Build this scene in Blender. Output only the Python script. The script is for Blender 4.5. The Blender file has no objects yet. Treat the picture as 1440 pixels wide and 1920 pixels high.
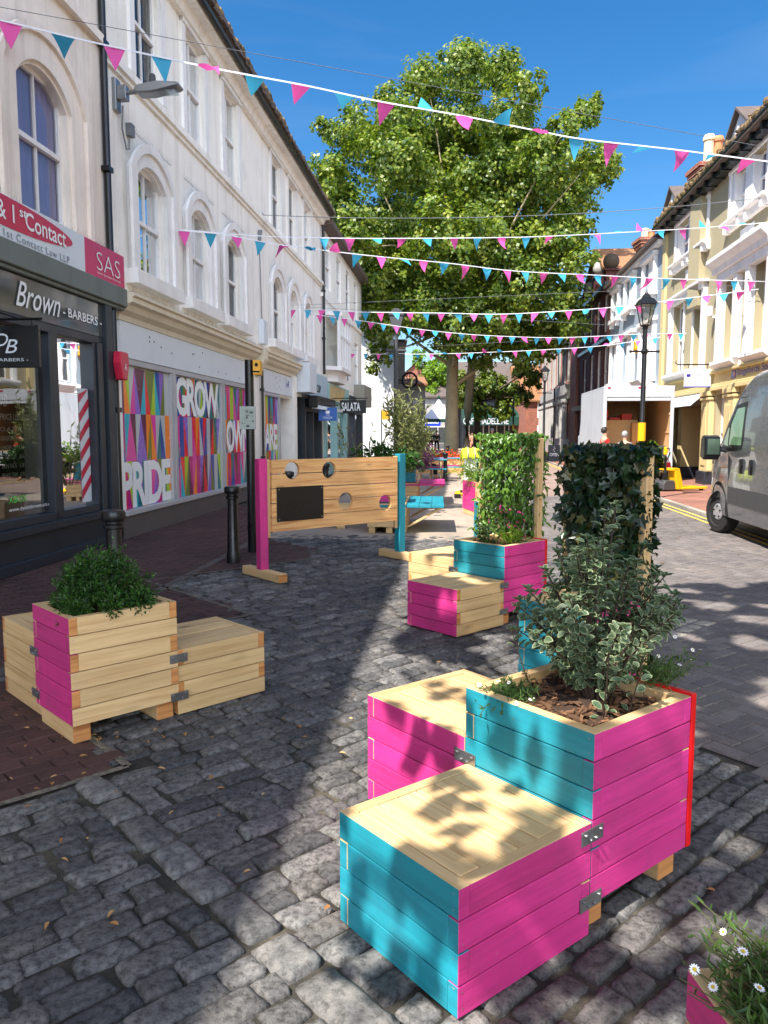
import bpy, bmesh, math, random
from math import sin, cos, pi, radians, atan, atan2, sqrt, hypot
from mathutils import Vector, Matrix, noise

C = bpy.context.scene.collection
scene = bpy.context.scene

# ------------------------------------------------------------------ camera, sky, sun, exposure
EYE = 1.6
TILT = atan(148 / 1442)
cam_data = bpy.data.cameras.new("camera")
cam = bpy.data.objects.new("camera", cam_data)
C.objects.link(cam)
cam.location = (0, 0, EYE)
cam.rotation_euler = (pi / 2 - TILT, 0, 0)
cam_data.sensor_fit = 'VERTICAL'
cam_data.sensor_height = 36.0
cam_data.lens = 36.0 * 1442 / 1920
cam_data.clip_start = 0.05
cam_data.clip_end = 3000
scene.camera = cam

SX, SY = 0.497, 0.553                      # shadow offset per metre of height
SUN_EL = atan(1 / hypot(SX, SY))
world = bpy.data.worlds.new("World")
scene.world = world
world.use_nodes = True
wn = world.node_tree
bgn = wn.nodes["Background"]
sky = wn.nodes.new("ShaderNodeTexSky")
sky.sky_type = 'NISHITA'
sky.sun_disc = False
sky.sun_elevation = SUN_EL
sky.sun_rotation = atan2(-SX, -SY)
sky.altitude = 0
sky.air_density = 1.0
sky.dust_density = 0.3
sky.ozone_density = 3.0
# sky behind right of the viewer boosted as added fill light; deep blue ahead
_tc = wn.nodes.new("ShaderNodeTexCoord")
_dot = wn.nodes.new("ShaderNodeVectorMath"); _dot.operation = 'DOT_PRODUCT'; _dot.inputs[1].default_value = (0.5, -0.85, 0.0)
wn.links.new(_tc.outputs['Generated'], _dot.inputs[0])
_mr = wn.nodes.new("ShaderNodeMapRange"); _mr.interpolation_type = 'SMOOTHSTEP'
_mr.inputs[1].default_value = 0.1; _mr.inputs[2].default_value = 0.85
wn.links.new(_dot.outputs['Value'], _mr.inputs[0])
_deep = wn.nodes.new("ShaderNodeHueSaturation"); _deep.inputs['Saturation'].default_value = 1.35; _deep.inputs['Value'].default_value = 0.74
_fill = wn.nodes.new("ShaderNodeHueSaturation"); _fill.inputs['Saturation'].default_value = 0.45; _fill.inputs['Value'].default_value = 3.0
wn.links.new(sky.outputs[0], _deep.inputs['Color']); wn.links.new(sky.outputs[0], _fill.inputs['Color'])
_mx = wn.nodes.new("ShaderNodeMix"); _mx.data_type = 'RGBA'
wn.links.new(_mr.outputs[0], _mx.inputs[0]); wn.links.new(_deep.outputs[0], _mx.inputs[6]); wn.links.new(_fill.outputs[0], _mx.inputs[7])
# a few thin wisps of cloud
_mp = wn.nodes.new("ShaderNodeMapping"); _mp.inputs['Scale'].default_value = (1.2, 1.2, 7); wn.links.new(_tc.outputs['Generated'], _mp.inputs[0])
_nz = wn.nodes.new("ShaderNodeTexNoise"); _nz.inputs['Scale'].default_value = 2.3; _nz.inputs['Detail'].default_value = 6; _nz.inputs['Distortion'].default_value = 0.8
wn.links.new(_mp.outputs[0], _nz.inputs['Vector'])
_cr = wn.nodes.new("ShaderNodeMapRange"); _cr.inputs[1].default_value = 0.52; _cr.inputs[2].default_value = 0.85; _cr.inputs[4].default_value = 0.1; wn.links.new(_nz.outputs[0], _cr.inputs[0])
_mw = wn.nodes.new("ShaderNodeMix"); _mw.data_type = 'RGBA'; _mw.inputs[7].default_value = (3.2, 3.6, 4.2, 1)
wn.links.new(_cr.outputs[0], _mw.inputs[0]); wn.links.new(_mx.outputs[2], _mw.inputs[6])
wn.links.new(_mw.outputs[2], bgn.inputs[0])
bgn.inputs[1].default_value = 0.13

sun_data = bpy.data.lights.new("sun", 'SUN')
sun_data.energy = 5.0
sun_data.angle = radians(0.53)
sun_data.color = (1.0, 0.95, 0.88)
sun = bpy.data.objects.new("sun", sun_data)
C.objects.link(sun)
sun.rotation_euler = Vector((SX, SY, -1)).to_track_quat('-Z', 'Y').to_euler()

scene.view_settings.view_transform = 'Standard'
scene.view_settings.look = 'None'
scene.view_settings.exposure = 1.03
scene.view_settings.gamma = 1.0
scene.cycles.max_bounces = 6
scene.cycles.diffuse_bounces = 4
scene.cycles.glossy_bounces = 3
scene.cycles.transparent_max_bounces = 8
scene.cycles.use_denoising = True
scene.cycles.sample_clamp_indirect = 6.0

# ------------------------------------------------------------------ frames and pixel measures
def ray(px, py):
    u = (px - 720) / 1442; v = (960 - py) / 1442
    c, s = cos(TILT), sin(TILT)
    return u, c + v * s, -s + v * c
def ground_at(px, py, z=0.0):
    x, y, w = ray(px, py); k = (z - EYE) / w
    return Vector((x * k, y * k, z))
def depth_at(px, py, Y):
    x, y, w = ray(px, py); k = Y / y
    return Vector((x * k, Y, EYE + w * k))

class Facade:
    """street facade: s runs along the street, n out of the wall to the street, z up"""
    def __init__(self, p, az, side):
        a = radians(az); self.p = p; self.d = (sin(a), cos(a))
        self.n = (cos(a) * side, -sin(a) * side); self.side = side
    def __call__(self, q):
        s, n, z = q
        return Vector((self.p[0] + s * self.d[0] + n * self.n[0], self.p[1] + s * self.d[1] + n * self.n[1], z))
    def basis(self, s, n, z):
        o = self((s, n, z)); up = Vector((0, 0, 1))
        r = Vector((self.d[0], self.d[1], 0)) * self.side
        return o, r, up
LF = Facade((-3.98, 11.6), 5.7, 1)
RF = Facade((10.07, 24.1), 5.8, -1)

# ------------------------------------------------------------------ mesh helpers
W = {}
def lin(c):
    return tuple(((v / 255) / 12.92 if v / 255 <= 0.04045 else ((v / 255 + 0.055) / 1.055) ** 2.4) for v in c)

class MB:
    def __init__(self, fn=None, T=None):
        self.v = []; self.f = []; self.m = []; self.u = []; self.fn = fn; self.T = T or Matrix(); self.rng = random.Random(7)
    def P(self, p):
        p = self.T @ Vector(p)
        return self.fn(p) if self.fn else p
    def add(self, pts):
        i = len(self.v)
        self.v.extend(self.P(p) for p in pts)
        return i
    def face(self, idx, mi=0, uv=None):
        self.f.append(tuple(idx)); self.m.append(mi); self.u.append(uv)
    def poly(self, pts, mi=0, uv=None):
        i = self.add(pts)
        self.face(range(i, i + len(pts)), mi, uv)
    def box(self, a, b, mi=0, mats=None):
        """mats: dict of face key x0 x1 y0 y1 z0 z1 -> material index"""
        (x0, y0, z0), (x1, y1, z1) = a, b
        P = [(x0, y0, z0), (x1, y0, z0), (x1, y1, z0), (x0, y1, z0), (x0, y0, z1), (x1, y0, z1), (x1, y1, z1), (x0, y1, z1)]
        i = self.add(P)
        dims = (abs(x1 - x0), abs(y1 - y0), abs(z1 - z0))
        L = dims.index(max(dims)); o = self.rng.random() * 40; o2 = self.rng.random() * 40
        for key, q in (('z0', (0, 3, 2, 1)), ('z1', (4, 5, 6, 7)), ('y0', (0, 1, 5, 4)), ('y1', (2, 3, 7, 6)), ('x0', (3, 0, 4, 7)), ('x1', (1, 2, 6, 5))):
            ax = 'xyz'.index(key[0])
            oth = [k for k in range(3) if k != ax]
            if L in oth: ua, va = L, [k for k in oth if k != L][0]
            else: ua, va = oth
            uv = [(P[k][ua] + o, P[k][va] + o2 + ax * 0.37) for k in q]
            self.face([i + k for k in q], (mats or {}).get(key, mi), uv)
    def prism(self, outline, axis, a, b, mi=0, cap=True, side=None):
        """outline: 2-D points, extruded along axis (0,1,2) from a to b"""
        n = len(outline)
        def mk(p, t):
            q = [p[0], p[1]]; q.insert(axis, t); return q
        i = self.add([mk(p, a) for p in outline] + [mk(p, b) for p in outline])
        for k in range(n):
            k2 = (k + 1) % n
            self.face((i + k, i + k2, i + n + k2, i + n + k), mi if side is None else side)
        if cap:
            self.face([i + k for k in range(n)][::-1], mi); self.face([i + n + k for k in range(n)], mi)
    def tube(self, pts, r, seg=8, mi=0, cap=True):
        pts = [Vector(p) for p in pts]
        rs = r if isinstance(r, (list, tuple)) else [r] * len(pts)
        rings = []
        for k, p in enumerate(pts):
            d = (pts[min(k + 1, len(pts) - 1)] - pts[max(k - 1, 0)])
            d = d.normalized() if d.length > 1e-9 else Vector((0, 0, 1))
            x = d.cross(Vector((0, 0, 1)))
            if x.length < 0.05: x = d.cross(Vector((1, 0, 0)))
            x.normalize(); y = d.cross(x)
            rings.append(self.add([p + (x * cos(2 * pi * j / seg) + y * sin(2 * pi * j / seg)) * rs[k] for j in range(seg)]))
        for k in range(len(pts) - 1):
            a, b = rings[k], rings[k + 1]
            for j in range(seg):
                j2 = (j + 1) % seg
                self.face((a + j, a + j2, b + j2, b + j), mi)
        if cap:
            self.face([rings[0] + j for j in range(seg)][::-1], mi); self.face([rings[-1] + j for j in range(seg)], mi)
    def lathe(self, prof, seg=16, o=(0, 0, 0), mi=0):
        rings = []
        for r, z in prof:
            rings.append(self.add([(o[0] + r * cos(2 * pi * j / seg), o[1] + r * sin(2 * pi * j / seg), o[2] + z) for j in range(seg)]))
        for a, b in zip(rings, rings[1:]):
            for j in range(seg):
                j2 = (j + 1) % seg
                self.face((a + j, a + j2, b + j2, b + j), mi)
        self.face([rings[0] + j for j in range(seg)][::-1], mi); self.face([rings[-1] + j for j in range(seg)], mi)
    def ball(self, c, r, mi=0, seg=10, rings=6, sc=(1, 1, 1)):
        prof = [(max(1e-4, sin(pi * k / rings)) * r, -cos(pi * k / rings) * r) for k in range(rings + 1)]
        rg = []
        for rr, z in prof:
            rg.append(self.add([(c[0] + rr * cos(2 * pi * j / seg) * sc[0], c[1] + rr * sin(2 * pi * j / seg) * sc[1], c[2] + z * sc[2]) for j in range(seg)]))
        for a, b in zip(rg, rg[1:]):
            for j in range(seg):
                j2 = (j + 1) % seg
                self.face((a + j, a + j2, b + j2, b + j), mi)
    def build(self, name, mats, parent=None, smooth=False, bevel=0, loc=None, normals=True, label=None, auto=None):
        if not isinstance(mats, (list, tuple)): mats = [mats]
        if parent is not None:
            M = W[parent.name]
        else:
            M = Matrix.Translation(Vector(loc) if loc is not None else Vector((0, 0, 0)))
        inv = M.inverted()
        me = bpy.data.meshes.new(name)
        me.from_pydata([inv @ v for v in self.v], [], self.f)
        for m in mats: me.materials.append(m)
        me.polygons.foreach_set("material_index", self.m)
        if any(u is not None for u in self.u):
            lay = me.uv_layers.new(name="UVMap")
            k = 0; data = []
            for fi, u in zip(self.f, self.u):
                if u is None: data.extend([0.0, 0.0] * len(fi))
                else:
                    for a in u: data.extend(a)
            lay.data.foreach_set("uv", data)
        if normals:
            bm = bmesh.new(); bm.from_mesh(me)
            bmesh.ops.recalc_face_normals(bm, faces=bm.faces)
            bm.to_mesh(me); bm.free()
        if smooth: me.polygons.foreach_set("use_smooth", [True] * len(me.polygons))
        if auto is not None:
            me.polygons.foreach_set("use_smooth", [True] * len(me.polygons))
            me.set_sharp_from_angle(angle=radians(auto))
        me.update()
        o = bpy.data.objects.new(name, me); C.objects.link(o)
        if parent is not None:
            o.parent = parent; W[o.name] = M
        else:
            o.matrix_basis = M; W[o.name] = M
        if bevel:
            b = o.modifiers.new("bevel", 'BEVEL'); b.width = bevel; b.segments = 1; b.limit_method = 'ANGLE'
        if label: o['label'] = label
        return o

def tag(o, label, cat=None, group=None, kind=None):
    if label: o['label'] = label
    if cat: o['category'] = cat
    if group: o['group'] = group
    if kind: o['kind'] = kind
    return o
def thing(name, label, cat, loc=(0, 0, 0), rz=0.0, group=None):
    o = bpy.data.objects.new(name, None); C.objects.link(o)
    o.empty_display_size = 0.2
    M = Matrix.Translation(Vector(loc)) @ Matrix.Rotation(rz, 4, 'Z')
    o.matrix_basis = M; W[o.name] = M
    return tag(o, label, cat, group)
def dup(root, loc, rz=0.0, label=None, sc=None):
    kids = list(root.children)
    r = root.copy(); C.objects.link(r)
    r.location = loc; r.rotation_euler = (0, 0, rz)
    if sc: r.scale = (sc, sc, sc)
    if label: r['label'] = label
    W[r.name] = Matrix.Translation(Vector(loc)) @ Matrix.Rotation(rz, 4, 'Z')
    for k in kids:
        c = k.copy(); C.objects.link(c); c.parent = r
        for g in list(k.children):
            d = g.copy(); C.objects.link(d); d.parent = c
    return r
def frame(loc, rz):
    return Matrix.Translation(Vector(loc)) @ Matrix.Rotation(rz, 4, 'Z')

def lettering(body, origin, right, up, width, height, mat, parent, extrude=0.004, name="lettering", shear=0.0, spacing=1.0, bold=0.0):
    """text whose lower-left corner is at origin, fitted to width x height, as one mesh"""
    cu = bpy.data.curves.new("t", 'FONT'); cu.body = body; cu.size = 1.0; cu.shear = shear; cu.space_character = spacing
    cu.offset = bold; cu.resolution_u = 3
    ob = bpy.data.objects.new("t", cu); C.objects.link(ob)
    bpy.context.view_layer.update()
    me = bpy.data.meshes.new_from_object(ob.evaluated_get(bpy.context.evaluated_depsgraph_get()))
    bpy.data.objects.remove(ob); bpy.data.curves.remove(cu)
    xs = [v.co.x for v in me.vertices]; ys = [v.co.y for v in me.vertices]
    x0, x1, y0, y1 = min(xs), max(xs), min(ys), max(ys)
    right = Vector(right).normalized(); up = Vector(up).normalized(); nrm = right.cross(up)
    inv = W[parent.name].inverted() if parent is not None else Matrix()
    for v in me.vertices:
        a = (v.co.x - x0) / (x1 - x0) * width; b = (v.co.y - y0) / (y1 - y0) * height
        v.co = inv @ (Vector(origin) + right * a + up * b + nrm * extrude)
    me.name = name; me.materials.clear(); me.materials.append(mat)
    o = bpy.data.objects.new(name, me); C.objects.link(o)
    if parent is not None: o.parent = parent; W[o.name] = W[parent.name]
    return o

# ------------------------------------------------------------------ materials
def nodes_of(name):
    m = bpy.data.materials.new(name); m.use_nodes = True
    nt = m.node_tree; b = nt.nodes["Principled BSDF"]
    return m, nt, b
def mixcol(nt, fac, a, b, mode='MIX'):
    n = nt.nodes.new("ShaderNodeMix"); n.data_type = 'RGBA'; n.blend_type = mode
    for sock, val in ((n.inputs[0], fac), (n.inputs[6], a), (n.inputs[7], b)):
        if hasattr(val, 'is_output'): nt.links.new(val, sock)
        elif isinstance(val, (tuple, list)): sock.default_value = (*val[:3], 1)
        else: sock.default_value = val
    return n.outputs[2]
def ramp(nt, fac, stops):
    r = nt.nodes.new("ShaderNodeValToRGB"); e = r.color_ramp.elements
    while len(e) < len(stops): e.new(0.5)
    for k, (p, c) in enumerate(stops):
        e[k].position = p; e[k].color = (*c, 1) if len(c) == 3 else c
    nt.links.new(fac, r.inputs[0]); return r.outputs[0]
def tex(nt, kind, scale=5.0, detail=4.0, vec=None, **kw):
    t = nt.nodes.new(kind)
    if 'Scale' in t.inputs: t.inputs['Scale'].default_value = scale
    if 'Detail' in t.inputs: t.inputs['Detail'].default_value = detail
    for k, v in kw.items():
        t.inputs[k.replace('_', ' ')].default_value = v
    if vec is not None: nt.links.new(vec, t.inputs['Vector'])
    return t
def coord(nt, which='Object', scale=(1, 1, 1), rot=0.0):
    t = nt.nodes.new("ShaderNodeTexCoord"); mp = nt.nodes.new("ShaderNodeMapping")
    mp.inputs['Scale'].default_value = scale; mp.inputs['Rotation'].default_value = (0, 0, rot)
    nt.links.new(t.outputs[which], mp.inputs[0]); return mp.outputs[0]
def bump(nt, b, height, strength=0.3, dist=0.01):
    n = nt.nodes.new("ShaderNodeBump"); n.inputs['Strength'].default_value = strength; n.inputs['Distance'].default_value = dist
    nt.links.new(height, n.inputs['Height']); nt.links.new(n.outputs[0], b.inputs['Normal'])
G_ = {}
def paint(name, rgb, rough=0.55, var=0.12, scale=2.5, bmp=0.15, bscale=60, metal=0.0, dirt=0.0, spec=0.5, island=0.0, coat=0.0, streak=0.0):
    m, nt, b = nodes_of(name)
    c = lin(rgb); v = coord(nt)
    n1 = tex(nt, "ShaderNodeTexNoise", scale, 5, v)
    col = mixcol(nt, n1.outputs[0], tuple(x * (1 - var) for x in c), tuple(min(1, x * (1 + var)) for x in c))
    if island:
        g = nt.nodes.new("ShaderNodeNewGeometry")
        r = ramp(nt, g.outputs['Random Per Island'], [(0, (1 - island,) * 3), (1, (1 + island,) * 3)])
        col = mixcol(nt, 1.0, col, r, 'MULTIPLY')
    if dirt:
        n2 = tex(nt, "ShaderNodeTexNoise", scale * 0.7, 8, v, Roughness=0.7)
        f = ramp(nt, n2.outputs[0], [(0.5, (0, 0, 0)), (0.75, (dirt,) * 3)])
        col = mixcol(nt, f, col, tuple(x * 0.45 for x in c))
    if streak:
        v2 = coord(nt, 'Object', (6, 6, 0.35))
        n3 = tex(nt, "ShaderNodeTexNoise", 1.0, 6, v2, Roughness=0.65)
        f = ramp(nt, n3.outputs[0], [(0.49, (0, 0, 0)), (0.68, (streak,) * 3)])
        col = mixcol(nt, f, col, tuple(x * k for x, k in zip(c, (0.55, 0.5, 0.45))))
    nt.links.new(col, b.inputs['Base Color'])
    rr = ramp(nt, n1.outputs[0], [(0.3, (max(0.02, rough - 0.08),) * 3), (0.7, (min(1, rough + 0.08),) * 3)])
    nt.links.new(rr, b.inputs['Roughness'])
    b.inputs['Metallic'].default_value = metal; b.inputs['Specular IOR Level'].default_value = spec
    b.inputs['Coat Weight'].default_value = coat
    if bmp:
        n4 = tex(nt, "ShaderNodeTexNoise", bscale, 4, v); bump(nt, b, n4.outputs[0], bmp, 0.004)
    return m
def timber(name, light, dark, knots=True, rough=0.7, painted=None, worn=0.0):
    """planks with grain that runs along their UV length; painted: the colour lies over the grain"""
    m, nt, b = nodes_of(name)
    uv = coord(nt, 'UV', (1.6, 34, 1))
    n1 = tex(nt, "ShaderNodeTexNoise", 1.0, 5, uv, Roughness=0.6, Distortion=0.6)
    uvb = coord(nt, 'UV', (0.5, 2.2, 1))
    n2 = tex(nt, "ShaderNodeTexNoise", 1.0, 3, uvb)
    l, d = lin(light), lin(dark)
    g = ramp(nt, n1.outputs[0], [(0.3, d), (0.55, l), (0.75, tuple(min(1, x * 1.08) for x in l))])
    tone = ramp(nt, n2.outputs[0], [(0.3, (0.78, 0.74, 0.7)), (0.7, (1.08, 1.06, 1.02))])
    col = mixcol(nt, 1.0, g, tone, 'MULTIPLY')
    if knots:
        uvk = coord(nt, 'UV', (2.2, 7.0, 1))
        vo = tex(nt, "ShaderNodeTexVoronoi", 1.0, 0, uvk)
        kf = ramp(nt, vo.outputs['Distance'], [(0.02, (1, 1, 1)), (0.10, (0.25, 0.25, 0.25)), (0.2, (0, 0, 0))])
        col = mixcol(nt, kf, col, tuple(x * 0.35 for x in d))
    if painted:
        c = lin(painted)
        v = coord(nt); n5 = tex(nt, "ShaderNodeTexNoise", 4.0, 5, v)
        pc = mixcol(nt, n5.outputs[0], tuple(x * 0.86 for x in c), tuple(min(1, x * 1.12) for x in c))
        gt = ramp(nt, n1.outputs[0], [(0.25, (0.76, 0.76, 0.78)), (0.55, (1.03, 1.03, 1.03))])
        pc = mixcol(nt, 1.0, pc, gt, 'MULTIPLY')
        pc = mixcol(nt, 1.0, pc, tone, 'MULTIPLY') if worn else pc
        if knots:
            kk = ramp(nt, vo.outputs['Distance'], [(0.015, (0.65, 0.6, 0.65)), (0.06, (1, 1, 1))])
            pc = mixcol(nt, 1.0, pc, kk, 'MULTIPLY')
        gi = nt.nodes.new("ShaderNodeNewGeometry")
        pc = mixcol(nt, 1.0, pc, ramp(nt, gi.outputs['Random Per Island'], [(0, (0.86, 0.88, 0.87)), (1, (1.08, 1.06, 1.07))]), 'MULTIPLY')
        nd = tex(nt, "ShaderNodeTexNoise", 2.6, 8, v, Roughness=0.72)
        pc = mixcol(nt, ramp(nt, nd.outputs[0], [(0.48, (0, 0, 0)), (0.7, (0.5, 0.5, 0.5))]), pc, tuple(x * 0.5 + 0.03 for x in c))
        n6 = tex(nt, "ShaderNodeTexNoise", 13.0, 8, v, Roughness=0.8)
        wf = ramp(nt, n6.outputs[0], [(0.655, (0, 0, 0)), (0.70, (worn,) * 3)])
        col = mixcol(nt, wf, pc, tuple(x * 0.8 for x in l))
    nt.links.new(col, b.inputs['Base Color'])
    b.inputs['Roughness'].default_value = rough
    bump(nt, b, n1.outputs[0], 0.35, 0.004)
    return m
def leafmat(name, cols, rough=0.45, trans=0.35, spec=0.4, patch=0.0):
    m, nt, b = nodes_of(name)
    g = nt.nodes.new("ShaderNodeNewGeometry")
    st = [(k / max(1, len(cols) - 1), lin(c)) for k, c in enumerate(cols)]
    col = ramp(nt, g.outputs['Random Per Island'], st)
    if patch:
        v = coord(nt); n = tex(nt, "ShaderNodeTexNoise", patch, 3, v)
        t = ramp(nt, n.outputs[0], [(0.35, (0.72, 0.8, 0.75)), (0.65, (1.2, 1.12, 1.0))])
        col = mixcol(nt, 1.0, col, t, 'MULTIPLY')
    nt.links.new(col, b.inputs['Base Color'])
    b.inputs['Roughness'].default_value = rough; b.inputs['Specular IOR Level'].default_value = spec
    tr = nt.nodes.new("ShaderNodeBsdfTranslucent")
    tc = mixcol(nt, 1.0, col, (1.25, 1.35, 0.55) if 'flag' not in name else (1, 1, 1), 'MULTIPLY'); nt.links.new(tc, tr.inputs[0])
    mx = nt.nodes.new("ShaderNodeMixShader"); mx.inputs[0].default_value = trans
    out = nt.nodes["Material Output"]
    nt.links.new(b.outputs[0], mx.inputs[1]); nt.links.new(tr.outputs[0], mx.inputs[2]); nt.links.new(mx.outputs[0], out.inputs[0])
    return m
def glassmat(name, tint=(0.85, 0.9, 0.9), base=0.04, through=0.9, refl=0.6):
    m, nt, b = nodes_of(name)
    nt.nodes.remove(b)
    tr = nt.nodes.new("ShaderNodeBsdfTransparent"); tr.inputs[0].default_value = (*[t * through for t in tint], 1)
    gl = nt.nodes.new("ShaderNodeBsdfGlossy"); gl.inputs['Roughness'].default_value = 0.015; gl.inputs[0].default_value = (0.95, 0.97, 1, 1)
    v = coord(nt); n = tex(nt, "ShaderNodeTexNoise", 1.3, 2, v)
    bp = nt.nodes.new("ShaderNodeBump"); bp.inputs['Strength'].default_value = 0.05; bp.inputs['Distance'].default_value = 0.02
    nt.links.new(n.outputs[0], bp.inputs['Height']); nt.links.new(bp.outputs[0], gl.inputs['Normal'])
    fr = nt.nodes.new("ShaderNodeFresnel"); fr.inputs[0].default_value = 1.5
    ma = nt.nodes.new("ShaderNodeMath"); ma.operation = 'MULTIPLY_ADD'; ma.inputs[1].default_value = refl; ma.inputs[2].default_value = base
    ma.use_clamp = True
    nt.links.new(fr.outputs[0], ma.inputs[0])
    mx = nt.nodes.new("ShaderNodeMixShader"); nt.links.new(ma.outputs[0], mx.inputs[0])
    nt.links.new(tr.outputs[0], mx.inputs[1]); nt.links.new(gl.outputs[0], mx.inputs[2])
    nt.links.new(mx.outputs[0], nt.nodes["Material Output"].inputs[0])
    return m
def brickmat(name, c1, c2, mortar, scale=1.0, bw=0.225, bh=0.075):
    m, nt, b = nodes_of(name)
    v = nt.nodes.new("ShaderNodeTexCoord")
    sep = nt.nodes.new("ShaderNodeSeparateXYZ"); nt.links.new(v.outputs['Object'], sep.inputs[0])
    add = nt.nodes.new("ShaderNodeMath"); add.operation = 'ADD'; nt.links.new(sep.outputs[0], add.inputs[0]); nt.links.new(sep.outputs[1], add.inputs[1])
    cmb = nt.nodes.new("ShaderNodeCombineXYZ"); nt.links.new(add.outputs[0], cmb.inputs[0]); nt.links.new(sep.outputs[2], cmb.inputs[1])
    t = nt.nodes.new("ShaderNodeTexBrick"); nt.links.new(cmb.outputs[0], t.inputs[0])
    t.inputs['Color1'].default_value = (*lin(c1), 1); t.inputs['Color2'].default_value = (*lin(c2), 1); t.inputs['Mortar'].default_value = (*lin(mortar), 1)
    t.inputs['Scale'].default_value = scale; t.inputs['Brick Width'].default_value = bw; t.inputs['Row Height'].default_value = bh; t.inputs['Mortar Size'].default_value = 0.009
    n = tex(nt, "ShaderNodeTexNoise", 3, 5, v.outputs['Object'])
    col = mixcol(nt, 1.0, t.outputs[0], ramp(nt, n.outputs[0], [(0.3, (0.75, 0.75, 0.75)), (0.7, (1.15, 1.12, 1.1))]), 'MULTIPLY')
    nt.links.new(col, b.inputs['Base Color']); b.inputs['Roughness'].default_value = 0.85
    bump(nt, b, t.outputs[1], -0.3, 0.008)
    return m
def stone(name, c1, c2, rough=0.75, island=0.35, bscale=45, bs=0.6, mottled=0.5, wet=0.0):
    m, nt, b = nodes_of(name)
    v = coord(nt)
    n1 = tex(nt, "ShaderNodeTexNoise", 9, 6, v, Roughness=0.7)
    col = mixcol(nt, ramp(nt, n1.outputs[0], [(0.35, (0, 0, 0)), (0.65, (1, 1, 1))]), lin(c1), lin(c2))
    n2 = tex(nt, "ShaderNodeTexNoise", bscale, 5, v, Roughness=0.75)
    col = mixcol(nt, mottled, col, ramp(nt, n2.outputs[0], [(0.38, (0.3, 0.3, 0.3)), (0.5, (1, 1, 1)), (0.64, (1.5, 1.5, 1.5))]), 'MULTIPLY')
    g = nt.nodes.new("ShaderNodeNewGeometry")
    col = mixcol(nt, 1.0, col, ramp(nt, g.outputs['Random Per Island'], [(0, (1 - island, 1 - island * .95, 1 - island * .85)), (0.5, (1, 0.97, 0.95)), (1, (1 + island, 1 + island, 1 + island))]), 'MULTIPLY')
    n3 = tex(nt, "ShaderNodeTexNoise", 0.7, 5, v)
    col = mixcol(nt, 1.0, col, ramp(nt, n3.outputs[0], [(0.35, (0.75, 0.75, 0.77)), (0.65, (1.12, 1.1, 1.06))]), 'MULTIPLY')
    nt.links.new(col, b.inputs['Base Color'])
    b.inputs['Roughness'].default_value = rough; b.inputs['Specular IOR Level'].default_value = 0.4
    bump(nt, b, n2.outputs[0], bs, 0.008)
    return m

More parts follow.
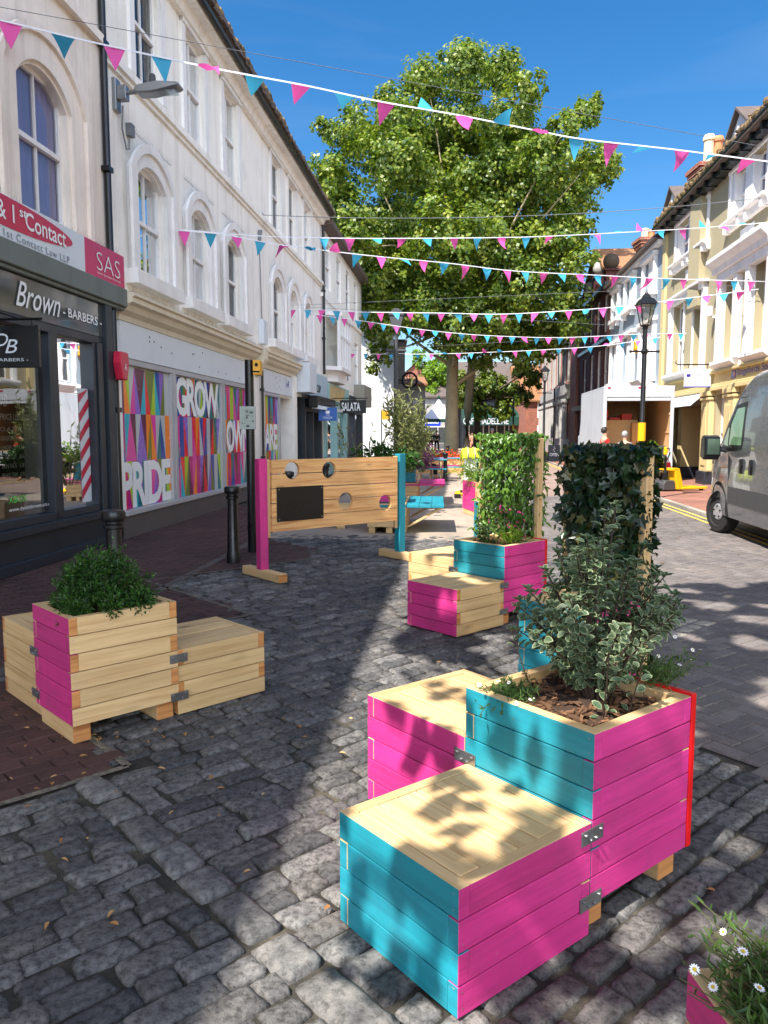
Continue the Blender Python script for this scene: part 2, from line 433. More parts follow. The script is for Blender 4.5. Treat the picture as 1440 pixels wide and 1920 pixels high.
M = dict(
    pink=timber("pink_paint", (225, 190, 150), (190, 150, 110), painted=(212, 54, 138), rough=0.58, worn=0.7),
    teal=timber("teal_paint", (225, 190, 150), (190, 150, 110), painted=(26, 142, 162), rough=0.58, worn=0.7),
    red=paint("red_paint", (225, 12, 18), 0.45),
    pine=timber("fresh_pine", (220, 188, 138), (200, 162, 110)),
    larch=timber("larch", (232, 182, 122), (196, 128, 74)),
    endgrain=timber("end_grain", (214, 150, 88), (170, 105, 55), knots=False),
    render=paint("white_render", (246, 241, 232), 0.85, 0.05, 1.2, 0.25, 25, dirt=0.36, streak=0.36),
    render_warm=paint("warm_render", (243, 230, 217), 0.85, 0.06, 1.0, 0.25, 25, dirt=0.36, streak=0.36),
    trim=paint("white_trim", (240, 236, 232), 0.6, 0.04, 3, 0.1, 40, dirt=0.28, streak=0.25),
    cream=paint("cream_render", (168, 156, 124), 0.85, 0.06, 0.8, 0.2, 25, dirt=0.12, streak=0.1),
    yellowish=paint("pale_yellow_render", (206, 186, 132), 0.8, 0.05, 1, 0.15, 25, dirt=0.1),
    bluegrey=paint("blue_grey_render", (142, 154, 164), 0.85, 0.05, 1, 0.2, 25, dirt=0.1),
    mint=paint("mint_paint", (150, 190, 186), 0.5, 0.05),
    paleblue=paint("pale_blue_board", (176, 198, 210), 0.4, 0.05),
    fascia=paint("white_board", (214, 219, 224), 0.5, 0.05, 1.5, 0.05, 30, dirt=0.2),
    plinth=paint("plinth", (92, 84, 80), 0.85, 0.12, 2, 0.3, 20, dirt=0.4),
    blackpaint=paint("black_paint", (17, 18, 20), 0.32, 0.2, 4, 0.1, 60),
    charcoal=paint("charcoal_joinery", (40, 45, 54), 0.42, 0.2, 2, 0.15, 30, dirt=0.4, streak=0.2),
    greywood=paint("weathered_grey_board", (112, 118, 112), 0.8, 0.15, 3, 0.3, 30, streak=0.5),
    steel=paint("galvanised_steel", (150, 152, 154), 0.4, 0.1, 20, 0.05, 80, metal=0.9),
    dark=paint("dark_interior", (26, 24, 24), 0.8, 0.3, 1),
    room=paint("room_interior", (70, 66, 62), 0.9, 0.3, 0.8),
    curtain=paint("grey_curtain", (104, 102, 108), 0.9, 0.15, 3),
    lilac=paint("lilac_curtain", (168, 160, 205), 0.9, 0.2, 3),
    glass=glassmat("window_glass"),
    shopglass=glassmat("shop_glass", base=0.14, through=0.85, refl=1.1),
    gloss=paint("gloss_panel", (70, 74, 72), 0.06, 0.15, 1.5, 0.0),
    white=paint("plain_white", (238, 238, 238), 0.5, 0.02),
    greytext=paint("grey_lettering", (120, 128, 134), 0.5, 0.02),
    crimson=paint("crimson_panel", (196, 36, 66), 0.3, 0.05),
    sas=paint("magenta_red_panel", (196, 44, 96), 0.28, 0.3, 0.9),
    mauve=paint("mauve_panel", (120, 74, 130), 0.28, 0.2, 1.1),
    tile=paint("slate_tile", (96, 84, 78), 0.85, 0.25, 3, 0.4, 20, dirt=0.5),
    moss=paint("brown_moss", (112, 92, 62), 0.95, 0.5, 9, 0.9, 60, island=0.5),
    chimney_pot=paint("terracotta", (206, 130, 84), 0.8, 0.15),
    buffpot=paint("buff_pot", (226, 204, 160), 0.8, 0.1),
    brick=brickmat("red_brick", (160, 74, 48), (130, 56, 40), (170, 150, 130)),
    darkbrick=brickmat("dark_red_brick", (88, 34, 30), (70, 26, 24), (96, 62, 54)),
    brown_tile=paint("brown_roof_tiles", (150, 104, 70), 0.9, 0.25, 4, 0.4, 14, dirt=0.4),
    stonework=paint("pale_stone", (170, 166, 160), 0.85, 0.15, 2, 0.3, 20, dirt=0.4),
    yellow=paint("yellow_paint", (240, 178, 16), 0.4, 0.06),
    amber=paint("amber_sign", (232, 166, 30), 0.45, 0.08),
    rubber=paint("rubber", (30, 29, 29), 0.85, 0.2, 10, 0.3, 60),
    hub=paint("silver_hub", (188, 188, 190), 0.35, 0.08, 10, 0.0, metal=0.6),
    vangrey=paint("grey_metallic_paint", (116, 118, 121), 0.26, 0.06, 3, 0.0, metal=0.5, coat=0.7, dirt=0.25),
    vanplastic=paint("grey_plastic", (66, 66, 68), 0.6, 0.1),
    truckwhite=paint("truck_white", (186, 191, 197), 0.45, 0.05, 2, 0.05, dirt=0.3, streak=0.25),
    ply=paint("plywood", (196, 160, 116), 0.75, 0.08, 3),
    cardboard=paint("cardboard", (190, 140, 88), 0.85, 0.08),
    redthing=paint("red_plastic", (214, 48, 30), 0.45, 0.1),
    blue=paint("blue_sign", (52, 100, 176), 0.45, 0.06),
    navy=paint("navy_lettering", (48, 40, 140), 0.4, 0.04),
    royal=paint("royal_blue", (20, 60, 190), 0.45, 0.1),
    green=paint("dark_green_canvas", (14, 66, 54), 0.8, 0.15),
    marquee=paint("marquee_canvas", (226, 228, 236), 0.8, 0.05, 1),
    bark=paint("plane_bark", (176, 158, 122), 0.9, 0.3, 2.2, 0.5, 12, dirt=0.6),
    darkbark=paint("dark_bark", (84, 70, 56), 0.95, 0.3, 4, 0.6, 16),
    stem=paint("green_stem", (92, 96, 60), 0.7, 0.2),
    twig=paint("brown_twig", (66, 50, 40), 0.8, 0.2),
    mulch=paint("bark_mulch", (58, 40, 28), 0.95, 0.4, 30, 0.8, 90),
    chip=paint("bark_chips", (98, 68, 44), 0.9, 0.2, 12, 0.4, 60, island=0.6),
    flagpink=leafmat("pink_flag", [(238, 88, 170), (244, 104, 182)], 0.6, 0.35, 0.3),
    flagblue=leafmat("blue_flag", [(62, 168, 208), (78, 184, 218)], 0.6, 0.35, 0.3),
    tape=paint("white_tape", (232, 232, 236), 0.6, 0.03),
    wire=paint("grey_wire", (120, 122, 126), 0.5, 0.1),
    petal=paint("white_petals", (240, 236, 236), 0.6, 0.04),
    pollen=paint("yellow_pollen", (206, 170, 40), 0.8, 0.1),
    skin=paint("skin", (206, 156, 130), 0.6, 0.05),
    hair_dark=paint("dark_hair", (36, 28, 24), 0.6, 0.2),
    hair_blonde=paint("blonde_hair", (190, 146, 92), 0.6, 0.2),
    hair_grey=paint("grey_hair", (150, 150, 152), 0.7, 0.2),
    cloth_black=paint("black_cloth", (24, 24, 28), 0.9, 0.2),
    cloth_blue=paint("teal_blue_cloth", (24, 96, 130), 0.9, 0.1),
    cloth_white=paint("white_cloth", (222, 224, 224), 0.9, 0.05),
    cloth_red=paint("red_cloth", (206, 30, 30), 0.9, 0.1),
    cloth_pink=paint("salmon_cloth", (206, 140, 112), 0.9, 0.1),
    cloth_grey=paint("grey_cloth", (120, 116, 120), 0.9, 0.1),
    hivis=paint("hi_vis_yellow", (214, 232, 40), 0.7, 0.08),
    leaf_plane=leafmat("plane_leaves", [(60, 90, 28), (90, 114, 36), (118, 138, 46), (148, 154, 62), (76, 104, 32)], 0.42, 0.36, 0.5, patch=0.35),
    leaf_lime=leafmat("lime_leaves", [(84, 120, 24), (116, 148, 34), (138, 164, 44)], 0.45, 0.4),
    leaf_dark=leafmat("dark_small_leaves", [(30, 58, 22), (44, 80, 28), (70, 108, 40), (24, 48, 22)], 0.4, 0.2),
    leaf_ivy=leafmat("ivy_leaves", [(14, 32, 16), (22, 46, 20), (34, 60, 26), (16, 36, 22), (28, 50, 22), (20, 42, 20), (92, 88, 42)], 0.32, 0.12, 0.5),
    leaf_laurel=leafmat("laurel_leaves", [(58, 96, 34), (88, 124, 44), (116, 150, 56), (46, 80, 36)], 0.35, 0.25, 0.6),
    leaf_grey=leafmat("grey_green_leaves", [(78, 98, 72), (64, 84, 58), (92, 110, 80)], 0.45, 0.15),
    leaf_margin=leafmat("cream_leaf_margins", [(132, 144, 106), (150, 158, 122)], 0.45, 0.15),
    leaf_olive=leafmat("olive_shrub_leaves", [(104, 112, 66), (132, 138, 84), (154, 154, 104), (80, 92, 56)], 0.45, 0.25),
    leaf_daisy=leafmat("daisy_leaves", [(70, 98, 44), (92, 120, 56), (52, 80, 40)], 0.5, 0.25),
    leaf_red=leafmat("red_petals", [(226, 40, 30), (240, 80, 40), (240, 150, 40)], 0.5, 0.2),
    leaf_purple=leafmat("purple_leaves", [(96, 52, 84), (130, 80, 112)], 0.5, 0.2),
    leaf_dry=leafmat("dry_leaves", [(190, 150, 96), (160, 110, 64), (210, 178, 120)], 0.7, 0.1),
)
MUR = [(226, 60, 158), (20, 170, 190), (240, 30, 40), (250, 130, 10), (168, 200, 20), (30, 70, 160), (140, 96, 196), (20, 110, 116), (186, 190, 192), (190, 10, 120), (96, 20, 60), (110, 120, 40)]
MURM = [paint("mural_%s" % n, c, 0.22, 0.02, 2, 0, spec=0.3) for n, c in zip("rose cyan scarlet orange lime cobalt violet petrol silver plum wine olive".split(), MUR)]
# ground points (x, y, clump radius) that the overhead crown must shade
SHADE = [(1.15, 1.5, .45), (1.7, 2.1, .6), (2.4, 2.2, .7), (1.2, 2.7, .34), (1.8, 3.1, .6), (2.6, 3.3, .7), (3.5, 3.6, .8), (1.15, 3.6, .36), (1.6, 4.1, .5), (2.2, 4.4, .6), (3.0, 4.8, .7), (4.0, 5.0, .8), (1.2, 4.9, .42), (1.75, 5.4, .5), (2.5, 5.9, .55), (3.4, 6.2, .6), (4.4, 6.4, .7), (5.2, 6.0, .7), (.95, 5.9, .3), (1.3, 6.5, .4), (.85, 6.9, .26), (2.0, 6.9, .42), (3.0, 7.2, .4), (4.0, 7.5, .5), (.86, 2.2, .16), (.82, 3.0, .17), (.8, 3.5, .16), (.85, 4.4, .22), (.35, 6.3, .13), (.62, 6.5, .16), (.42, 2.35, .09), (.55, 2.62, .08), (.28, 2.7, .06), (.2, 2.2, .07), (.45, 3.75, .1), (.3, 3.45, .08), (.1, 5.1, .12), (.55, 5.4, .14), (.6, 2.9, .09), (.02, 2.45, .05), (.3, 6.2, .28), (.6, 6.7, .3), (.5, 5.9, .25), (.95, 6.4, .3), (.9, 7.0, .25), (1.2, 5.9, .3), (1.5, 6.9, .35), (.2, 5.7, .18), (.35, 6.0, .3), (.55, 6.3, .3), (.9, 6.8, .3), (1.1, 6.6, .35), (.7, 5.5, .3), (1.0, 7.2, .25), (1.6, 6.3, .4), (2.6, 6.6, .5), (3.6, 7.0, .5), (3.0, 5.5, .6), (4.6, 5.6, .7), (2.2, 5.2, .5), (5.4, 7.0, .7), (3.8, 5.8, .6), (4.9, 7.4, .5), (2.5, 7.4, .35), (3.4, 7.8, .3), (1.8, 7.3, .35)]
# ------------------------------------------------------------------ the ground
AZ = radians(48)
PA = Vector((sin(AZ), cos(AZ), 0)); QA = Vector((-cos(AZ), sin(AZ), 0))
def pq(x, y): return x * PA.x + y * PA.y, x * QA.x + y * QA.y
def across(x, y): return (x + 3.98) * LF.n[0] + (y - 11.6) * LF.n[1]
def zone(x, y):
    n = across(x, y); p, q = pq(x, y)
    if n > 6.3 and p > 3.72: return 'road' if n < 9.85 else 'walk'
    if n < 2.05: return 'brick'
    if 5.75 < q < 7.86 and p < 3.6: return 'brick'
    if 3.5 < q < 5.3 and p < 1.46: return 'brick'
    if q >= 7.86 and n < 3.1 and p < 6.4: return 'brick'
    return 'sett'

def ground_material(name, c1, c2, c3, sc=1.0):
    m, nt, b = nodes_of(name)
    v = coord(nt)
    n1 = tex(nt, "ShaderNodeTexNoise", 2.2 * sc, 8, v, Roughness=0.7)
    n2 = tex(nt, "ShaderNodeTexNoise", 60, 4, v, Roughness=0.7)
    col = ramp(nt, n1.outputs[0], [(0.35, lin(c1)), (0.5, lin(c2)), (0.68, lin(c3))])
    col = mixcol(nt, 0.5, col, ramp(nt, n2.outputs[0], [(0.3, (0.5, 0.5, 0.5)), (0.7, (1.3, 1.3, 1.3))]), 'MULTIPLY')
    nt.links.new(col, b.inputs['Base Color']); b.inputs['Roughness'].default_value = 0.95
    bump(nt, b, n2.outputs[0], 0.6, 0.01)
    return m
def far_paving(name, c1, c2, mortar, rot, bw=0.3, bh=0.15):
    m, nt, b = nodes_of(name)
    v = coord(nt, 'Object', (1, 1, 1), rot)
    t = nt.nodes.new("ShaderNodeTexBrick"); nt.links.new(v, t.inputs[0])
    t.inputs['Color1'].default_value = (*lin(c1), 1); t.inputs['Color2'].default_value = (*lin(c2), 1); t.inputs['Mortar'].default_value = (*lin(mortar), 1)
    t.inputs['Scale'].default_value = 1; t.inputs['Brick Width'].default_value = bw; t.inputs['Row Height'].default_value = bh; t.inputs['Mortar Size'].default_value = 0.008
    n = tex(nt, "ShaderNodeTexNoise", 1.1, 6, v)
    col = mixcol(nt, 1.0, t.outputs[0], ramp(nt, n.outputs[0], [(0.3, (0.78, 0.77, 0.76)), (0.7, (1.16, 1.14, 1.12))]), 'MULTIPLY')
    nt.links.new(col, b.inputs['Base Color']); b.inputs['Roughness'].default_value = 0.85
    return m
M['mortar'] = ground_material("sandy_joints", (30, 28, 25), (58, 54, 46), (104, 95, 78))
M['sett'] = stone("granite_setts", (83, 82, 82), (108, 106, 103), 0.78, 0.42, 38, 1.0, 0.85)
M['block'] = stone("grey_blocks", (104, 99, 98), (120, 113, 109), 0.8, 0.18, 70, 0.3, 0.25)
M['pavebrick'] = stone("red_brown_pavers", (70, 50, 48), (84, 60, 56), 0.8, 0.2, 70, 0.3, 0.25)
M['edging'] = stone('edging_mortar', (96, 92, 82), (126, 120, 106), .9, .1, 30, .6, .8)
M['kerb'] = stone("kerb_stone", (150, 144, 134), (170, 164, 152), 0.8, 0.15, 40, 0.4, 0.4)
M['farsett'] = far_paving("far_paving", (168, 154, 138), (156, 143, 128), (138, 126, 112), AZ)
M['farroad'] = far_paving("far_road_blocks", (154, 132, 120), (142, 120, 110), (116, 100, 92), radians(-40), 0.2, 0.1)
M['walk'] = far_paving("red_pavement", (156, 108, 92), (140, 94, 80), (110, 84, 74), radians(-5.7), 0.2, 0.1)

mb = MB(); S = 1500
mb.poly([(-S, -S, -0.035), (S, -S, -0.035), (S, S, -0.035), (-S, S, -0.035)])
GROUND = mb
tag(mb.build("ground", M['mortar']), "sandy dirty ground under and beyond the paving", kind='structure')

def street_strip(n0, n1, s0, s1, z, mat, name, label):
    mb = MB(LF)
    mb.poly([(s0, n0, z), (s1, n0, z), (s1, n1, z), (s0, n1, z)])
    tag(mb.build(name, mat), label, kind='structure')
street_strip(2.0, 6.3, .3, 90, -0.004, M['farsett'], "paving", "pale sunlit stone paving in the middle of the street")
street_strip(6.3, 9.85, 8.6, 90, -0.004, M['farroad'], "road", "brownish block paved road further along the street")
street_strip(9.95, 13.5, -14, 90, 0.03, M['walk'], "pavement", "red brick pavement along the cream building")
street_strip(-0.3, 2.05, 8.6, 90, -0.006, M['pavebrick'], "footpath", "red brown footpath under the shopfronts further on")

rng = random.Random(11)
def sett(mb, c, ax, ay, L, Wd, nu, nv, seed, h=0.018, zt=0.0):
    """one rounded, uneven stone"""
    tl = (rng.uniform(-.05, .05), rng.uniform(-.06, .06)); dz = rng.uniform(-.007, .006)
    j = [(rng.uniform(-.014, .014), rng.uniform(-.01, .01)) for _ in range(4)]
    pts = []
    for a in range(nu + 1):
        for b in range(nv + 1):
            u = -1 + 2 * a / nu; v = -1 + 2 * b / nv
            r = max(abs(u), abs(v))
            # round the corners
            k = 1 - 0.05 * (abs(u) ** 6) * (abs(v) ** 6)
            wu = (1 - u) / 2; wv = (1 - v) / 2
            jx = wu * (wv * j[0][0] + (1 - wv) * j[1][0]) + (1 - wu) * (wv * j[2][0] + (1 - wv) * j[3][0])
            jy = wu * (wv * j[0][1] + (1 - wv) * j[1][1]) + (1 - wu) * (wv * j[2][1] + (1 - wv) * j[3][1])
            x = u * L / 2 * k + jx; y = v * Wd / 2 * k + jy
            e = noise.noise(Vector((c.x * 9 + x * 14, c.y * 9 + y * 14, seed)))
            e2 = noise.noise(Vector((c.x * 5 + x * 45, c.y * 5 + y * 45, seed)))
            if r > 0.99: x += e * .007; y += e2 * .007
            z = zt + dz - h * (r ** 12) + e * .0025 + e2 * .003 + u * tl[0] * L * .5 + v * tl[1] * Wd * .5
            pts.append(c + ax * x + ay * y + Vector((0, 0, z)))
    i = mb.add(pts)
    for a in range(nu):
        for b in range(nv):
            q = i + a * (nv + 1) + b
            mb.face((q, q + nv + 1, q + nv + 2, q + 1))
    # skirt
    edge = [i + a * (nv + 1) for a in range(nu + 1)] + [i + nu * (nv + 1) + b for b in range(1, nv + 1)] + [i + a * (nv + 1) + nv for a in range(nu - 1, -1, -1)] + [i + b for b in range(nv - 1, 0, -1)]
    base = len(mb.v)
    for k in edge:
        p = mb.v[k]; mb.v.append(Vector((p.x, p.y, -0.034)))
    n = len(edge)
    for k in range(n): mb.face((edge[k], base + k, base + (k + 1) % n, edge[(k + 1) % n]))

mb = MB(LF); mb.poly([(-14, 2.02, -.018), (9, 2.02, -.018), (9, 7.6, -.018), (-14, 7.6, -.018)])
tag(mb.build("joint_sand", M['mortar']), "sandy joints packed between the granite setts", kind='structure')
mb = MB()
pitch = 0.116
qv = -6.0
row = 0
while qv < 14:
    pv = -4.0 + rng.random() * .2
    while pv < 17:
        L = rng.choice((.13, .17, .2, .22, .25, .28))
        if qv < 3.5 and pv < 1.345 and pv + L > 1.195:       # the channel line
            if pv < 1.12: L = 1.195 - pv
            else: pv = 1.345
        pc = pv + L / 2; pv += L
        x, y = PA.x * pc + QA.x * qv, PA.y * pc + QA.y * qv
        if y < 1.2 or (x * LF.d[0] + (y - 11.6) * LF.d[1] + 3.98 * LF.d[0]) > .75 or zone(x, y) != 'sett': continue
        if abs(x) > 0.60 * y + .5: continue
        near = y < 4.2
        g = .009 if across(x, y) > 5 else .004
        nu, nv = ((12, 8) if y < 3.6 else (8, 6)) if y < 6 else (4, 4)
        sett(mb, Vector((x, y, 0)), PA, QA, L - g - rng.random() * .008, pitch - g - rng.random() * .008, nu, nv, row, .014 if near else .012)
    qv += pitch; row += 1
tag(mb.build("cobbles", M['sett'], smooth=True), "grey granite setts laid in diagonal rows across the street", kind='structure')
# the line of larger channel stones
M['channel'] = stone("channel_stones", (90, 90, 90), (122, 120, 116), 0.75, .3, 30, .7, .7)
mb = MB()
q0 = -1.0
while q0 < 3.5:
    L = rng.uniform(.2, .34); c = PA * 1.27 + QA * (q0 + L / 2)
    sett(mb, Vector((c.x, c.y, 0)), QA, PA, L - .02, .14, 8, 6, 99, .016, .012); q0 += L
tag(mb.build("channel_stones", M['channel'], smooth=True), "diagonal line of longer paler channel stones between the setts", kind='structure')

def flat_block(mb, c, ax, ay, L, Wd, ch=.006, gap=.004):
    z = rng.uniform(-.0025, .0025); hx, hy = L / 2 - gap / 2, Wd / 2 - gap / 2
    top = [c + ax * (sx * (hx - ch)) + ay * (sy * (hy - ch)) + Vector((0, 0, z + rng.uniform(-.001, .001))) for sx, sy in ((-1, -1), (1, -1), (1, 1), (-1, 1))]
    low = [c + ax * (sx * hx) + ay * (sy * hy) + Vector((0, 0, z - .012)) for sx, sy in ((-1, -1), (1, -1), (1, 1), (-1, 1))]
    i = mb.add(top + low); mb.face((i, i + 1, i + 2, i + 3))
    for k in range(4): mb.face((i + k, i + 4 + k, i + 4 + (k + 1) % 4, i + (k + 1) % 4))
mb = MB(); w = .104
H1, H2 = Vector((sin(AZ + .12), cos(AZ + .12), 0)), Vector((-cos(AZ + .12), sin(AZ + .12), 0))
for i in range(-10, 230):
    for j in range(-130, 130):
        d = (i - j) % 4
        if d == 0: ci, cj, hor = i + 1, j + .5, True
        elif d == 3: ci, cj, hor = i + .5, j + 1, False
        else: continue
        c = H1 * (ci * w) + H2 * (cj * w)
        if c.y < 2.2 or c.y > 21 or c.x > .62 * c.y + .4 or zone(c.x, c.y) != 'road': continue
        flat_block(mb, c, H1 if hor else H2, H2 if hor else H1, 2 * w, w)
tag(mb.build("road", M['block']), "grey herringbone block paved road on the right", kind='structure')
mb = MB(); w = .104; qv = -3; row = 0
while qv < 19:
    pv = -12.0 + (row % 2) * w
    while pv < 9:
        pc = pv + w; pv += 2 * w
        c = PA * pc + QA * qv
        if c.y < 1.5 or c.y > 20.5 or abs(c.x) > .62 * c.y + .5 or across(c.x, c.y) < -.4 or zone(c.x, c.y) != 'brick': continue
        flat_block(mb, c, PA, QA, 2 * w, w)
    qv += w; row += 1
tag(mb.build("pavement", M['pavebrick']), "dark red brown brick pavement on the left", kind='structure')

# pale edging strips where setts meet brick, slot drain, kerb, yellow lines, patch of pale stones
def strip(mb, a, b, wd, z):
    a, b = Vector((*a, 0)), Vector((*b, 0)); d = (b - a).normalized(); n = Vector((-d.y, d.x, 0)) * wd / 2
    mb.poly([a - n + Vector((0, 0, z)), b - n + Vector((0, 0, z)), b + n + Vector((0, 0, z)), a + n + Vector((0, 0, z))])
def from_pq(p, q):
    v = PA * p + QA * q; return (v.x, v.y)
mb = MB()
for a, b in (((3.6, 5.75), (3.6, 7.86)), ((3.6, 7.86), (6.4, 7.86)), ((.2, 3.48), (1.47, 3.48)), ((1.47, 3.48), (1.47, 5.3)), ((2.6, 5.75), (3.6, 5.75))):
    strip(mb, from_pq(*a), from_pq(*b), .04, .002)
tag(mb.build("mortar_line", M['edging']), "pale mortar edging between setts and brick", kind='structure')
mb = MB(LF); mb.box((-7, 2.0, -.03), (9, 2.1, .002)); mb.box((-7, 2.04, -.02), (9, 2.06, .0045))
tag(mb.build("drain", M['plinth']), "narrow slot drain along the brick pavement", kind='structure')
mb = MB(LF); s = -14
while s < 60:
    mb.box((s, 9.85, -.03), (s + .89, 9.97, .05)); s += .9
tag(mb.build("kerb", M['kerb']), "pale stone kerb beside the road", kind='structure')
mb = MB(LF)
for n in (9.48, 9.66): mb.poly([(-14, n, .006), (60, n, .006), (60, n + .06, .006), (-14, n + .06, .006)])
tag(mb.build("yellow_lines", paint("road_marking_yellow", (226, 190, 80), 0.8, 0.15, 4, .2, 40, dirt=.6)), "double yellow lines painted along the road edge", kind='structure')
mb = MB(); c0 = ground_at(1262, 1172)
for a in range(4):
    for b in range(3):
        c = c0 + PA * (a - 1.5) * .17 + QA * (b - 1) * .15
        sett(mb, Vector((c.x, c.y, 0)), PA, QA, .155, .135, 4, 4, 5, .006, .008)
tag(mb.build("stone_patch", M['kerb'], smooth=True), "pale square patch of stones set in the block road", kind='structure')

# ------------------------------------------------------------------ facade parts
def arc_pts(a, b, zs, rise, k=12):
    """segmental arch from (a, zs) to (b, zs)"""
    w = (b - a) / 2; R = (w * w + rise * rise) / (2 * rise); cz = zs + rise - R; t0 = math.asin(min(1, w / R))
    if rise > w * .999: t0 = pi / 2
    return [((a + b) / 2 + R * sin(-t0 + 2 * t0 * i / k), cz + R * cos(-t0 + 2 * t0 * i / k)) for i in range(k + 1)]
def wall_sheet(mb, s0, s1, z0, z1, ops, rec=.25, mi=0, rmi=None, n0=0.0):
    """front of a wall with real openings (a, b, c, d, rise) and their reveals"""
    if rmi is None: rmi = mi
    ss = sorted({s0, s1, *[o[0] for o in ops], *[o[1] for o in ops]}); zs = sorted({z0, z1, *[o[2] for o in ops], *[o[3] for o in ops]})
    ss = [x for x in ss if s0 <= x <= s1]; zs = [x for x in zs if z0 <= x <= z1]
    for a, b in zip(ss, ss[1:]):
        run = None
        for c, d in zip(zs, zs[1:]):
            hole = any(o[0] <= a + 1e-6 and b <= o[1] + 1e-6 and o[2] <= c + 1e-6 and d <= o[3] + 1e-6 for o in ops)
            if hole:
                if run: mb.poly([(a, n0, run[0]), (b, n0, run[0]), (b, n0, run[1]), (a, n0, run[1])], mi)
                run = None
            else: run = (run[0], d) if run else (c, d)
        if run: mb.poly([(a, n0, run[0]), (b, n0, run[0]), (b, n0, run[1]), (a, n0, run[1])], mi)
    for o in ops:
        a, b, c, d = o[:4]; rise = o[4] if len(o) > 4 else 0
        n1 = n0 - rec
        for (p, q) in (((a, c), (b, c)), ((a, c), (a, d)), ((b, c), (b, d)), ((a, d), (b, d))):
            mb.poly([(p[0], n0, p[1]), (q[0], n0, q[1]), (q[0], n1, q[1]), (p[0], n1, p[1])], rmi)
        if rise:
            ar = arc_pts(a, b, d - rise, rise)
            for (x0, y0), (x1, y1) in zip(ar, ar[1:]):
                mb.poly([(x0, n0, y0), (x1, n0, y1), (x1, n0, d), (x0, n0, d)], mi)
                mb.poly([(x0, n0, y0), (x1, n0, y1), (x1, n1, y1), (x0, n1, y0)], rmi)
    for s in (s0, s1): mb.poly([(s, n0, z0), (s, n0, z1), (s, n0 - rec - .06, z1), (s, n0 - rec - .06, z0)], mi)
def band(mb, inner, outer, n0, n1, mi=0):
    """raised moulding between two open lines of points"""
    for k in range(len(inner) - 1):
        a, b, c, d = inner[k], inner[k + 1], outer[k + 1], outer[k]
        mb.poly([(a[0], n1, a[1]), (b[0], n1, b[1]), (c[0], n1, c[1]), (d[0], n1, d[1])], mi)
        mb.poly([(a[0], n0, a[1]), (b[0], n0, b[1]), (b[0], n1, b[1]), (a[0], n1, a[1])], mi)
        mb.poly([(d[0], n0, d[1]), (c[0], n0, c[1]), (c[0], n1, c[1]), (d[0], n1, d[1])], mi)
    for a, d in ((inner[0], outer[0]), (inner[-1], outer[-1])):
        mb.poly([(a[0], n0, a[1]), (d[0], n0, d[1]), (d[0], n1, d[1]), (a[0], n1, a[1])], mi)
def sash(F, parent, s0, s1, z0, z1, n=-.2, fr='trim', fw=.06, vbars=1, mid=True, curtain=None, glass='glass', sill=None, hbars=0, arch=0):
    mb = MB(F); mb.poly([(s0, n, z0), (s1, n, z0), (s1, n, z1), (s0, n, z1)])
    w = mb.build("window", M[glass], parent)
    mb = MB(F)
    f = n + .035
    mb.box((s0, n - .02, z0), (s0 + fw, f, z1)); mb.box((s1 - fw, n - .02, z0), (s1, f, z1))
    mb.box((s0 + fw, n - .02, z0), (s1 - fw, f - .003, z0 + fw)); mb.box((s0 + fw, n - .02, z1 - fw - arch), (s1 - fw, f - .003, z1))
    if mid:
        zm = (z0 + z1) / 2; mb.box((s0 + fw, n - .02, zm - .03), (s1 - fw, f + .02, zm + .03))
    for k in range(vbars):
        x = s0 + (s1 - s0) * (k + 1) / (vbars + 1); mb.box((x - .014, n - .015, z0 + fw), (x + .014, f - .008, z1 - fw))
    for k in range(hbars):
        z = z0 + (z1 - z0) * (k + 1) / (hbars + 1); mb.box((s0 + fw, n - .015, z - .014), (s1 - fw, f - .01, z + .014))
    mb.build("frame", M[fr], w)
    if curtain:
        mb = MB(F); k = 0; x = s0
        span = (s1 - s0)
        while x < s1 - .001:
            x2 = min(s1, x + .07)
            if curtain != 'curtain' or abs((x + x2) / 2 - (s0 + s1) / 2) > span * .16:
                o = .02 * (k % 2)
                mb.poly([(x, n - .03 - o, z0), (x2, n - .03 - .02 + o, z0), (x2, n - .03 - .02 + o, z1), (x, n - .03 - o, z1)])
            x = x2; k += 1
        if mb.v: mb.build("curtain", M[curtain], w, normals=False)
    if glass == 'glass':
        mb = MB(F); mb.poly([(s0, n - .085, z0), (s1, n - .085, z0), (s1, n - .085, z1), (s0, n - .085, z1)]); mb.build("dark_backing", M['dark'], w)  # flat dark sheet behind the pane stands in for the unlit room
    if sill:
        a, b, c, d, pr = sill
        mb = MB(F); mb.box((a, -.02, c), (b, pr, d)); mb.build("sill", M['trim'], w, bevel=.008)
    return w
def spikes(F, parent, s0, s1, n, z, step=.09, h=.12):
    mb = MB(F); r = random.Random(3); s = s0
    while s < s1:
        for k in (-1, 0, 1):
            t = h * r.uniform(.8, 1.1); e = (s + r.uniform(-.03, .03), n + k * .07, z + t)
            mb.poly([(s - .0025, n, z), (s + .0025, n, z), e])
            mb.poly([(s, n - .0025, z), (s, n + .0025, z), e])
        s += step
    return mb.build("bird_spikes", M['steel'], parent, normals=False)
def downpipe(F, name, label, s, n, z0, z1, r=.055, bend=None):
    mb = MB(F)
    pts = [(s, n, z1)] + (bend or []) + [(s if not bend else bend[-1][0], n if not bend else bend[-1][1], z0)]
    mb.tube(pts, r, 10)
    z = z1 - .6
    while z > z0 + .3:
        ss, nn = (s, n)
        if bend and z < bend[-1][2]: ss, nn = bend[-1][0], bend[-1][1]
        mb.box((ss - r * 1.5, nn - r * 1.3, z), (ss + r * 1.5, nn + r * 1.15, z + .07)); z -= 1.7
    return tag(mb.build(name, M['blackpaint'], None, loc=F((s, n, z0)), auto=40), label, "drainpipe")

